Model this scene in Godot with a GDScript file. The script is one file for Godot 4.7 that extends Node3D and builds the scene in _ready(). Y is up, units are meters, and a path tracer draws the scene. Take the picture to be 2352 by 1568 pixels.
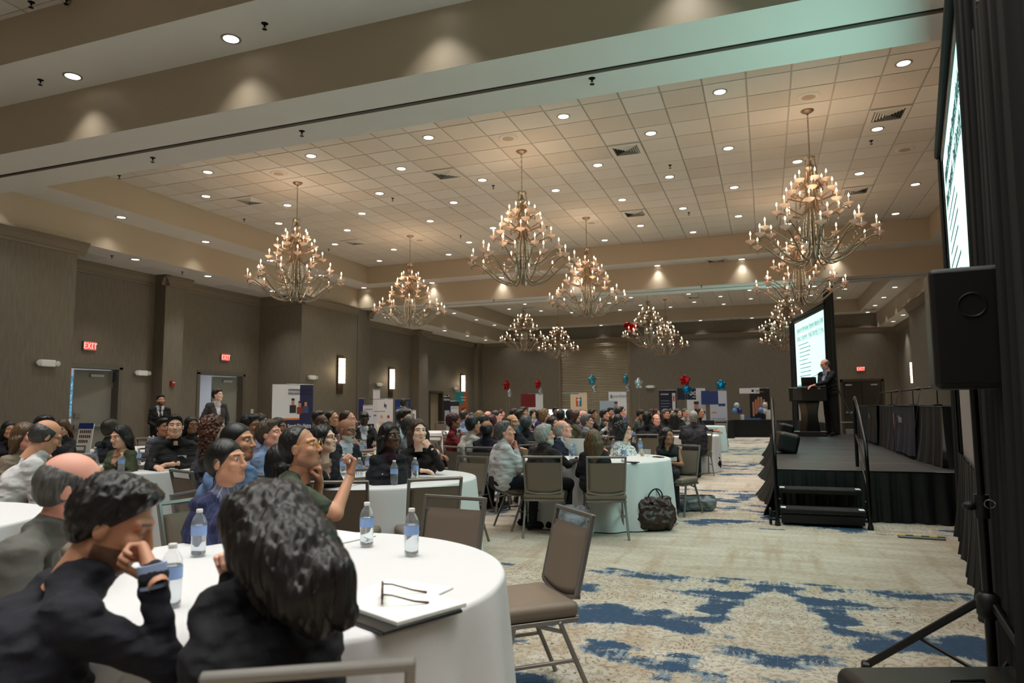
extends Node3D
# A hotel ballroom during a conference: seated audience at round tables, stage, chandeliers.
# Metres, y up. The room's long axis runs along -z; the camera stands at x = 0, z = 0.

const EYE := 1.40
const KS := 0.96875                 # scale that makes the ceiling grid two feet
const Y_CEIL := 6.05                # tiled ceiling
const Y_LEDGE := 5.471              # ledge of the coffers
const Y_SOFF := 4.807               # lowest soffits and beams
const X_L1 := -12.193               # coffer edge, left
const X_L2 := -13.05                # lower face / block face, left
const X_L3 := -14.613               # recessed wall, left
const X_R1 := 4.0
const X_R2 := 4.78
const X_R3 := 5.55
const Z_BACK := -34.633
const Z_FRONT := 7.6
const TILE := 0.6096

var cam_basis := Basis()
var names_used := {}
var mats := {}
var rng := RandomNumberGenerator.new()

# ---------------------------------------------------------------- pixels to places
func ray(u: float, v: float) -> Vector3:
	return cam_basis * Vector3((u - 1176.0) / 1591.0, -(v - 784.0) / 1591.0, -1.0)

func at(u: float, v: float, depth: float) -> Vector3:      # point at a depth along the view axis
	return Vector3(0, EYE, 0) + ray(u, v) * depth

func on_y(u: float, v: float, y: float) -> Vector3:        # point on a level plane
	var d := ray(u, v)
	return Vector3(0, EYE, 0) + d * ((y - EYE) / d.y)

func on_z(u: float, v: float, z: float) -> Vector3:
	var d := ray(u, v)
	return Vector3(0, EYE, 0) + d * (z / d.z)

func on_x(u: float, v: float, x: float) -> Vector3:
	var d := ray(u, v)
	return Vector3(0, EYE, 0) + d * (x / d.x)

func depth_of(p: Vector3) -> float:
	return -(cam_basis.inverse() * (p - Vector3(0, EYE, 0))).z

# ---------------------------------------------------------------- nodes
func numbered(called: String) -> String:
	var k: int = names_used.get(called, 0)
	names_used[called] = k + 1
	return called if k == 0 else "%s_%03d" % [called, k]

func tag(o: Node, label: String, category: String, group := "", kind := "") -> Node:
	if label: o.set_meta("label", label)
	if category: o.set_meta("category", category)
	if group: o.set_meta("group", group)
	if kind: o.set_meta("kind", kind)
	return o

func thing(called: String, label: String, category: String, pos := Vector3.ZERO, turn := 0.0, group := "") -> Node3D:
	var o := Node3D.new()
	o.name = numbered(called)
	add_child(o)
	o.position = pos
	o.rotation.y = turn
	tag(o, label, category, group)
	return o

func part(called: String, mesh: Mesh, m: Material, parent: Node, xf := Transform3D()) -> MeshInstance3D:
	var o := MeshInstance3D.new()
	o.name = called
	o.mesh = mesh
	o.material_override = m
	o.transform = xf
	parent.add_child(o, true)
	return o

func solid(called: String, mesh: Mesh, m: Material, label: String, category: String, xf := Transform3D(), group := "") -> MeshInstance3D:
	var o := part(numbered(called), mesh, m, self, xf)
	tag(o, label, category, group)
	return o

func struct_node(called: String, mesh: Mesh, m: Material, label: String, category := "") -> MeshInstance3D:
	var o := part(numbered(called), mesh, m, self)
	tag(o, label, category, "", "structure")
	return o

func copy(src: Node3D, base: String, pos: Vector3, turn: float, label := "", group := "") -> Node3D:
	var o: Node3D = src.duplicate()
	o.name = numbered(base)
	add_child(o)
	o.position = pos
	o.rotation = Vector3(0, turn, 0)
	if label: o.set_meta("label", label)
	if group: o.set_meta("group", group)
	return o

# ---------------------------------------------------------------- materials
func mat(key: String, c: Color, rough := 0.7, metal := 0.0) -> StandardMaterial3D:
	if mats.has(key): return mats[key]
	var m := StandardMaterial3D.new()
	m.resource_name = key
	m.albedo_color = c
	m.roughness = rough
	m.metallic = metal
	mats[key] = m
	return m

func glow(key: String, c: Color, e: float) -> StandardMaterial3D:
	if mats.has(key): return mats[key]
	var m := mat(key, c, 0.5)
	m.emission_enabled = true
	m.emission = c
	m.emission_energy_multiplier = e
	return m

func noise_tex(size: int, freq: float, lo: Color, hi: Color, sx := 1.0, sy := 1.0, seed_ := 1, octaves := 4) -> ImageTexture:
	var n := FastNoiseLite.new()
	n.seed = seed_
	n.frequency = freq
	n.fractal_octaves = octaves
	var im := Image.create(size, size, false, Image.FORMAT_RGB8)
	for y in size:
		for x in size:
			# tiles by blending four shifted samples
			var fx := float(x) / size
			var fy := float(y) / size
			var a := n.get_noise_2d(x * sx, y * sy)
			var b := n.get_noise_2d((x - size) * sx, y * sy)
			var c := n.get_noise_2d(x * sx, (y - size) * sy)
			var d := n.get_noise_2d((x - size) * sx, (y - size) * sy)
			var k := lerpf(lerpf(a, b, fx), lerpf(c, d, fx), fy)
			im.set_pixel(x, y, lo.lerp(hi, clampf(k * 1.1 + 0.5, 0, 1)))
	return ImageTexture.create_from_image(im)

func tri(m: StandardMaterial3D, tex: Texture2D, scale: Vector3, world := false, bump := 0.0) -> StandardMaterial3D:
	m.albedo_texture = tex
	m.uv1_triplanar = true
	m.uv1_world_triplanar = world
	m.uv1_scale = scale
	if bump > 0.0:
		m.heightmap_enabled = true
		m.heightmap_texture = tex
		m.heightmap_scale = bump
	return m

# ---------------------------------------------------------------- mesh building
class MB:
	var v := PackedVector3Array()
	var n := PackedVector3Array()
	var t := PackedVector2Array()
	var c := PackedColorArray()
	var ix := PackedInt32Array()
	var xf := Transform3D()
	var col := Color.WHITE
	var colored := false
	var mapped := false

	func p(pos: Vector3, nor: Vector3, uv := Vector2.ZERO) -> int:
		v.append(xf * pos)
		n.append((xf.basis * nor).normalized())
		t.append(uv)
		if colored: c.append(col)
		return v.size() - 1

	func tri_(a: int, b: int, d: int) -> void:             # corners counter-clockwise from outside
		ix.append(a); ix.append(d); ix.append(b)

	func quad(a: Vector3, b: Vector3, d: Vector3, e: Vector3, u0 := Vector2(0, 1), u1 := Vector2(1, 1), u2 := Vector2(1, 0), u3 := Vector2(0, 0)) -> void:
		var nn := (b - a).cross(d - a).normalized()
		var i := p(a, nn, u0)
		p(b, nn, u1); p(d, nn, u2); p(e, nn, u3)
		tri_(i, i + 1, i + 2); tri_(i, i + 2, i + 3)

	func tri3(a: Vector3, b: Vector3, d: Vector3) -> void:
		var nn := (b - a).cross(d - a).normalized()
		var i := p(a, nn)
		p(b, nn); p(d, nn)
		tri_(i, i + 1, i + 2)

	func box(ctr: Vector3, size: Vector3, bev := 0.0, bas := Basis()) -> void:
		var h := size * 0.5
		var b := minf(bev, minf(h.x, minf(h.y, h.z)) * 0.95)
		var keep := xf
		xf = xf * Transform3D(bas, ctr)
		for ax in 3:
			var a1 := (ax + 1) % 3
			var a2 := (ax + 2) % 3
			for s in [-1.0, 1.0]:
				var o := Vector3(); o[ax] = h[ax] * s
				var e1 := Vector3(); e1[a1] = (h[a1] - b)
				var e2 := Vector3(); e2[a2] = (h[a2] - b)
				if s > 0: quad(o - e1 - e2, o + e1 - e2, o + e1 + e2, o - e1 + e2)
				else: quad(o - e1 - e2, o - e1 + e2, o + e1 + e2, o + e1 - e2)
		if b > 0.0:
			for ax in 3:
				var a1 := (ax + 1) % 3
				var a2 := (ax + 2) % 3
				for s1 in [-1.0, 1.0]:
					for s2 in [-1.0, 1.0]:
						var l := Vector3(); l[ax] = h[ax] - b
						var q1 := Vector3(); q1[a1] = h[a1] * s1; q1[a2] = (h[a2] - b) * s2
						var q2 := Vector3(); q2[a1] = (h[a1] - b) * s1; q2[a2] = h[a2] * s2
						_edge(q1, q2, l)
			for sx in [-1.0, 1.0]:
				for sy in [-1.0, 1.0]:
					for sz in [-1.0, 1.0]:
						var s := Vector3(sx, sy, sz)
						var k := Vector3(b, b, b)
						var i := h - k
						var pa := Vector3(h.x, i.y, i.z) * s
						var pb := Vector3(i.x, h.y, i.z) * s
						var pc := Vector3(i.x, i.y, h.z) * s
						if sx * sy * sz > 0: tri3(pa, pb, pc)
						else: tri3(pa, pc, pb)
		xf = keep

	func _edge(q1: Vector3, q2: Vector3, l: Vector3) -> void:
		var nn := (q2 - l - (q1 - l)).cross(q1 + l - (q1 - l))
		if nn.dot(q1 + q2) > 0: quad(q1 - l, q2 - l, q2 + l, q1 + l)
		else: quad(q1 - l, q1 + l, q2 + l, q2 - l)

	func rbox(ctr: Vector3, size: Vector3, r: float, seg := 3, bas := Basis()) -> void:
		var h := size * 0.5
		r = minf(r, minf(h.x, minf(h.y, h.z)) * 0.999)
		var keep := xf
		xf = xf * Transform3D(bas, ctr)
		for ax in 3:
			var a1 := (ax + 1) % 3
			var a2 := (ax + 2) % 3
			var c1 := PackedFloat32Array()
			var c2 := PackedFloat32Array()
			for s in seg + 1:
				var g := r * tan(PI / 4 * (1.0 - float(s) / seg))
				c1.append(-(h[a1] - r + g)); c2.append(-(h[a2] - r + g))
			for s in seg + 1:
				c1.append(-c1[seg - s]); c2.append(-c2[seg - s])
			var m := c1.size()
			for sg in [-1.0, 1.0]:
				var base := v.size()
				for i in m:
					for j in m:
						var q := Vector3(); q[ax] = h[ax] * sg; q[a1] = c1[i]; q[a2] = c2[j]
						var k := h - Vector3(r, r, r)
						var inn := q.clamp(-k, k)
						var d := (q - inn).normalized()
						p(inn + d * r, d)
				for i in m - 1:
					for j in m - 1:
						var a := base + i * m + j
						if sg > 0: tri_(a, a + m, a + m + 1); tri_(a, a + m + 1, a + 1)
						else: tri_(a, a + m + 1, a + m); tri_(a, a + 1, a + m + 1)
		xf = keep

	func sweep(pts: PackedVector3Array, rad: PackedFloat32Array, seg := 8, caps := true, flat_ := 1.0) -> void:
		var m := pts.size()
		var base := v.size()
		var tan0 := (pts[1] - pts[0]).normalized()
		var up := Vector3.UP if absf(tan0.y) < 0.9 else Vector3.RIGHT
		var side := tan0.cross(up).normalized()
		for i in m:
			var tn := (pts[mini(i + 1, m - 1)] - pts[maxi(i - 1, 0)]).normalized()
			side = (side - tn * side.dot(tn)).normalized()
			var o := tn.cross(side)
			var r := rad[mini(i, rad.size() - 1)]
			for k in seg:
				var a := TAU * k / seg
				var d := side * cos(a) + o * sin(a) * flat_
				p(pts[i] + d * r, d, Vector2(float(k) / seg, float(i) / m))
		for i in m - 1:
			for k in seg:
				var a := base + i * seg + k
				var b := base + i * seg + (k + 1) % seg
				tri_(a, b, b + seg); tri_(a, b + seg, a + seg)
		if caps:
			for e in 2:
				var i := 0 if e == 0 else m - 1
				var tn := (pts[0] - pts[1]).normalized() if e == 0 else (pts[m - 1] - pts[m - 2]).normalized()
				var b0 := v.size()
				for k in seg:
					var q := v[base + i * seg + k]
					v.append(q); n.append((xf.basis * tn).normalized()); t.append(Vector2.ZERO)
					if colored: c.append(col)
				for k in range(1, seg - 1):
					if e == 0: tri_(b0, b0 + k + 1, b0 + k)
					else: tri_(b0, b0 + k, b0 + k + 1)

	func tube(a: Vector3, b: Vector3, r0: float, r1: float, seg := 8) -> void:
		sweep(PackedVector3Array([a, b]), PackedFloat32Array([r0, r1]), seg)

	func bar(a: Vector3, b: Vector3, w: float, d: float, side := Vector3.RIGHT, bev := 0.002) -> void:
		var z := (b - a).normalized()
		var x := (side - z * side.dot(z)).normalized()
		var y := z.cross(x)
		box((a + b) * 0.5, Vector3(w, d, (b - a).length()), bev, Basis(x, y, z))

	func lathe(prof: PackedVector2Array, seg := 16) -> void:    # (radius, height) from bottom to top, outside
		var m := prof.size()
		for i in m - 1:
			var d := prof[i + 1] - prof[i]
			if d.length() < 1e-6: continue
			var nn := Vector2(d.y, -d.x).normalized()
			var na := nn
			var nb := nn
			if i > 0:
				var e := prof[i] - prof[i - 1]
				var ne := Vector2(e.y, -e.x).normalized()
				if ne.dot(nn) > 0.6: na = (nn + ne).normalized()
			if i < m - 2:
				var e := prof[i + 2] - prof[i + 1]
				var ne := Vector2(e.y, -e.x).normalized()
				if ne.dot(nn) > 0.6: nb = (nn + ne).normalized()
			var base := v.size()
			for k in seg + 1:
				var a := TAU * k / seg
				var ca := cos(a)
				var sa := sin(a)
				p(Vector3(prof[i].x * ca, prof[i].y, prof[i].x * sa), Vector3(na.x * ca, na.y, na.x * sa), Vector2(float(k) / seg, float(i) / (m - 1)))
				p(Vector3(prof[i + 1].x * ca, prof[i + 1].y, prof[i + 1].x * sa), Vector3(nb.x * ca, nb.y, nb.x * sa), Vector2(float(k) / seg, float(i + 1) / (m - 1)))
			for k in seg:
				var a := base + k * 2
				tri_(a, a + 1, a + 3); tri_(a, a + 3, a + 2)

	func ball(ctr: Vector3, r: Vector3, seg := 12, rings := 8) -> void:
		var base := v.size()
		for i in rings + 1:
			var b := PI * i / rings
			for k in seg + 1:
				var a := TAU * k / seg
				var d := Vector3(sin(b) * cos(a), cos(b), sin(b) * sin(a))
				p(ctr + d * r, (d / r).normalized(), Vector2(float(k) / seg, float(i) / rings))
		for i in rings:
			for k in seg:
				var a := base + i * (seg + 1) + k
				tri_(a, a + 1, a + seg + 2); tri_(a, a + seg + 2, a + seg + 1)

	func sheet(nu: int, nv: int, f: Callable, both := false) -> void:     # a grid of points f(u, v)
		var base := v.size()
		var e := 0.002
		for j in nv + 1:
			for i in nu + 1:
				var u := float(i) / nu
				var w := float(j) / nv
				var q: Vector3 = f.call(u, w)
				var qu: Vector3 = f.call(u + e, w)
				var qv: Vector3 = f.call(u, w + e)
				var nn := (qu - q).cross(qv - q)
				p(q, nn.normalized() if nn.length() > 1e-12 else Vector3.UP, Vector2(u, 1.0 - w))
		for j in nv:
			for i in nu:
				var a := base + j * (nu + 1) + i
				tri_(a, a + 1, a + nu + 2); tri_(a, a + nu + 2, a + nu + 1)

	func mesh(m: Material = null) -> ArrayMesh:
		var am := ArrayMesh.new()
		var ar := []
		ar.resize(Mesh.ARRAY_MAX)
		ar[Mesh.ARRAY_VERTEX] = v
		ar[Mesh.ARRAY_NORMAL] = n
		if mapped: ar[Mesh.ARRAY_TEX_UV] = t
		if colored: ar[Mesh.ARRAY_COLOR] = c
		ar[Mesh.ARRAY_INDEX] = ix
		am.add_surface_from_arrays(Mesh.PRIMITIVE_TRIANGLES, ar)
		if m: am.surface_set_material(0, m)
		return am

func box_mesh(ctr: Vector3, size: Vector3, bev := 0.0) -> ArrayMesh:
	var b := MB.new()
	b.box(ctr, size, bev)
	return b.mesh()

func lathe_mesh(prof: Array, seg := 16) -> ArrayMesh:
	var b := MB.new()
	var q := PackedVector2Array()
	for a in prof: q.append(Vector2(a[0], a[1]))
	b.lathe(q, seg)
	return b.mesh()

func text_mesh(s: String, height: float, depth := 0.004, bold := true, serif := false) -> TextMesh:
	var f := SystemFont.new()
	f.font_names = PackedStringArray(["Droid Serif" if serif else "Droid Sans"])
	f.font_weight = 700 if bold else 400
	var t := TextMesh.new()
	t.font = f
	t.text = s
	t.font_size = 64
	t.pixel_size = height / 46.0
	t.depth = depth
	t.curve_step = 2.0
	return t

# ---------------------------------------------------------------- start
func _ready() -> void:
	rng.seed = 7
	set_view()
	make_materials()
	build_shell()
	build_ceilings()
	build_left_wall()
	build_back_and_right_walls()
	build_ceiling_fixtures()
	build_chandeliers()
	build_wall_fixtures()
	build_tables()
	build_chairs()
	build_stage()
	build_screens()
	build_sound()
	build_booths()
	build_people()
	build_table_things()
	build_floor_things()

func set_view() -> void:
	var pitch := deg_to_rad(5.385)
	var yaw := deg_to_rad(20.07)
	var roll := deg_to_rad(-0.465)
	var fw := Vector3(-sin(yaw) * cos(pitch), sin(pitch), -cos(yaw) * cos(pitch))
	var rt := Vector3(cos(yaw), 0, -sin(yaw))
	var up := rt.cross(fw)
	var r2 := rt * cos(roll) + up * sin(roll)
	var u2 := up * cos(roll) - rt * sin(roll)
	cam_basis = Basis(r2, u2, -fw)
	var c := Camera3D.new()
	c.name = "camera"
	c.transform = Transform3D(cam_basis, Vector3(0, EYE, 0))
	c.near = 0.05
	c.far = 120.0
	var at_ := CameraAttributesPhysical.new()
	at_.frustum_focal_length = 24.35
	at_.frustum_focus_distance = 6.2
	at_.frustum_near = 0.05
	at_.frustum_far = 120.0
	at_.exposure_aperture = 2.8
	c.attributes = at_
	c.fov = rad_to_deg(2.0 * atan(784.0 / 1591.0))
	c.current = true
	add_child(c)
	var e := Environment.new()
	e.background_mode = Environment.BG_COLOR
	e.background_color = Color.BLACK
	e.tonemap_mode = Environment.TONE_MAPPER_LINEAR
	e.tonemap_exposure = 1.0
	e.sdfgi_enabled = true
	e.ssao_enabled = true
	e.ssil_enabled = true
	var w := WorldEnvironment.new()
	w.name = "surroundings"
	w.environment = e
	add_child(w)

func make_materials() -> void:
	var wall_tex := noise_tex(256, 0.035, Color(0.89, 0.89, 0.89), Color(1, 1, 1), 2.2, 0.5, 3)
	tri(mat("wall_fabric", Color(0.43, 0.40, 0.35), 0.62), wall_tex, Vector3(0.9, 0.45, 0.9), true, 0.05)
	mat("crown_paint", Color(0.43, 0.385, 0.32), 0.55)
	mat("soffit_white", Color(0.80, 0.785, 0.755), 0.75)
	mat("soffit_tan", Color(0.655, 0.60, 0.52), 0.45)
	var speck := noise_tex(256, 0.25, Color(0.90, 0.90, 0.90), Color(1, 1, 1), 1, 1, 5, 3)
	tri(mat("tile_a", Color(0.80, 0.785, 0.75), 0.9), speck, Vector3(1.6, 1.6, 1.6), false, 0.03)
	tri(mat("tile_b", Color(0.785, 0.76, 0.715), 0.9), speck, Vector3(1.7, 1.7, 1.7), false, 0.03)
	tri(mat("tile_c", Color(0.765, 0.74, 0.695), 0.9), speck, Vector3(1.5, 1.5, 1.5), false, 0.03)
	mat("grid_paint", Color(0.62, 0.59, 0.55), 0.6)
	mat("white_paint", Color(0.86, 0.85, 0.83), 0.5)
	mat("dark_metal", Color(0.045, 0.042, 0.04), 0.4, 0.7)
	mat("black_metal", Color(0.02, 0.02, 0.022), 0.38, 0.2)
	mat("chrome", Color(0.75, 0.75, 0.76), 0.18, 1.0)
	mat("steel", Color(0.55, 0.55, 0.55), 0.35, 0.9)
	mat("black_plastic", Color(0.02, 0.02, 0.022), 0.5)
	mat("white_plastic", Color(0.85, 0.85, 0.83), 0.35)
	mat("paper", Color(0.9, 0.9, 0.88), 0.7)
	var weave := noise_tex(128, 0.5, Color(0.82, 0.82, 0.82), Color(1, 1, 1), 1, 1, 9, 2)
	tri(mat("cloth_white", Color(0.90, 0.895, 0.90), 0.85), weave, Vector3(9, 9, 9), false, 0.02)
	tri(mat("chair_vinyl", Color(0.50, 0.445, 0.385), 0.55), weave, Vector3(11, 11, 11), false, 0.02)
	mat("chair_frame", Color(0.50, 0.485, 0.465), 0.34, 0.55)
	var drape := tri(mat("drape_black", Color(0.007, 0.007, 0.009), 0.95), weave, Vector3(7, 7, 7), false, 0.02)
	drape.rim_enabled = true
	drape.rim = 0.02
	tri(mat("skirt_black", Color(0.02, 0.016, 0.015), 0.6), weave, Vector3(7, 7, 7), false, 0.02)
	mats["floor_carpet"] = carpet_material()

func carpet_material() -> StandardMaterial3D:
	# woven print: sandy ground, fine contour lines like wood rings, brushed blue patches, in bands across the room
	var S := 1024
	var im := Image.create(S, S, false, Image.FORMAT_RGB8)
	var a := FastNoiseLite.new(); a.seed = 11; a.frequency = 0.0052; a.fractal_octaves = 2
	var b := FastNoiseLite.new(); b.seed = 23; b.frequency = 0.0085; b.fractal_octaves = 5
	var g := FastNoiseLite.new(); g.seed = 31; g.frequency = 0.012; g.fractal_octaves = 4
	var fine := FastNoiseLite.new(); fine.seed = 41; fine.frequency = 0.11; fine.fractal_octaves = 2
	var sand := Color(0.645, 0.595, 0.525)
	var pale := Color(0.73, 0.70, 0.645)
	var tan_ := Color(0.60, 0.51, 0.41)
	var line := Color(0.31, 0.23, 0.19)
	var blue := Color(0.095, 0.205, 0.32)
	var blue2 := Color(0.36, 0.45, 0.52)
	for y in S:
		# bands: plain for about a third of the repeat
		var band := 1.0
		var fy := float(y) / S
		var edge := 0.035
		for x in S:
			var wob := b.get_noise_2d(x, 0.0) * 0.02
			var k := smoothstep(0.36 + wob, 0.37 + wob, fy) * (1.0 - smoothstep(0.96 + wob, 0.97 + wob, fy))
			band = k
			var gx := g.get_noise_2d(x * 0.35, y * 1.6)
			var gy := g.get_noise_2d(x * 1.8 + 900.0, y * 0.25)
			var f := fine.get_noise_2d(x, y)
			var base := sand.lerp(pale, clampf(0.5 + gx * 0.9, 0, 1)).lerp(tan_, clampf(gy * 0.9 - 0.05, 0, 0.5))
			base = base.lerp(base.darkened(0.12), clampf(f * 0.8 + 0.2, 0, 1))
			if band > 0.01:
				var n0 := a.get_noise_2d(x, y * 1.5) + 0.06 * b.get_noise_2d(x, y)
				var ring := absf(fposmod(n0 * 24.0, 1.0) - 0.5)
				if ring < 0.075 and f > -0.12:
					base = base.lerp(line, 0.8 * band)
				var m := b.get_noise_2d(x * 0.9 + 300.0, y * 1.25) + 0.30 * a.get_noise_2d(x * 0.8 - 500.0, y * 0.8)
				var streak := 0.10 * fine.get_noise_2d(x * 1.4, y * 0.12)
				var cut := m + streak
				if cut > 0.17 and (ring > 0.11 or cut > 0.34):
					base = base.lerp(blue if cut > 0.26 else blue2, (0.92 if cut > 0.22 else 0.7) * band)
					base = base.lightened(clampf(f * 0.10, 0, 0.1))
			im.set_pixel(x, y, base)
	var m := mat("carpet", Color.WHITE, 0.97)
	var tx := ImageTexture.create_from_image(im)
	m.albedo_texture = tx
	return m

func build_shell() -> void:
	# floor slab; uv repeats every 6.1 m so that the woven bands fall as they lie in the hall
	var fb := MB.new()
	fb.mapped = true
	var x0 := -19.5
	var x1 := 6.2
	var z0 := Z_FRONT + 0.4
	var z1 := Z_BACK - 0.5
	var R := 6.1
	var off := 0.975
	for i in range(-4, 2):                                   # every second width is woven mirrored
		var xa := maxf(x0, R * i)
		var xb := minf(x1, R * (i + 1))
		if xb <= xa: continue
		var ua := xa / R - i if i % 2 == 0 else i + 1 - xa / R
		var ub := xb / R - i if i % 2 == 0 else i + 1 - xb / R
		fb.quad(Vector3(xa, 0, z0), Vector3(xb, 0, z0), Vector3(xb, 0, z1), Vector3(xa, 0, z1), Vector2(ua, -z0 / R + off), Vector2(ub, -z0 / R + off), Vector2(ub, -z1 / R + off), Vector2(ua, -z1 / R + off))
	fb.quad(Vector3(x0, -0.2, z1), Vector3(x1, -0.2, z1), Vector3(x1, -0.2, z0), Vector3(x0, -0.2, z0))
	fb.quad(Vector3(x0, -0.2, z0), Vector3(x1, -0.2, z0), Vector3(x1, 0, z0), Vector3(x0, 0, z0))
	fb.quad(Vector3(x1, -0.2, z1), Vector3(x0, -0.2, z1), Vector3(x0, 0, z1), Vector3(x1, 0, z1))
	struct_node("floor", fb.mesh(), mats["floor_carpet"], "cream carpet with brushed blue patches and fine ring lines")

func slab(b: MB, x0: float, x1: float, y0: float, y1: float, z0: float, z1: float, bev := 0.0) -> void:
	b.box(Vector3((x0 + x1) * 0.5, (y0 + y1) * 0.5, (z0 + z1) * 0.5), Vector3(absf(x1 - x0), absf(y1 - y0), absf(z1 - z0)), bev)

var trims := 0
func soffit(x0: float, x1: float, y0: float, y1: float, z0: float, z1: float, label: String) -> Node:
	# a dropped box: tan plaster sides, white underside
	var xa := minf(x0, x1)
	var xb := maxf(x0, x1)
	var za := maxf(z0, z1)
	var zb := minf(z0, z1)
	var s := MB.new()
	s.quad(Vector3(xa, y0, za), Vector3(xb, y0, za), Vector3(xb, y1, za), Vector3(xa, y1, za))
	s.quad(Vector3(xb, y0, zb), Vector3(xa, y0, zb), Vector3(xa, y1, zb), Vector3(xb, y1, zb))
	s.quad(Vector3(xb, y0, za), Vector3(xb, y0, zb), Vector3(xb, y1, zb), Vector3(xb, y1, za))
	s.quad(Vector3(xa, y0, zb), Vector3(xa, y0, za), Vector3(xa, y1, za), Vector3(xa, y1, zb))
	s.quad(Vector3(xa, y1, za), Vector3(xb, y1, za), Vector3(xb, y1, zb), Vector3(xa, y1, zb))
	var u := MB.new()
	u.quad(Vector3(xa, y0, zb), Vector3(xb, y0, zb), Vector3(xb, y0, za), Vector3(xa, y0, za))
	trims += 1
	var o := Node3D.new()
	o.name = "trim_%d" % trims
	add_child(o)
	tag(o, label, "", "", "structure")
	part("plaster_face", s.mesh(), mats["soffit_tan"], o)
	part("underside", u.mesh(), mats["soffit_white"], o)
	return o

const CF := [[-5.309, 5.9, -6.084, 6.75], [-19.559, -8.012, -20.295, -7.237], [-33.76, -22.194, -34.75, -21.41]]   # upper far, upper near, lower far, lower near

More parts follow.
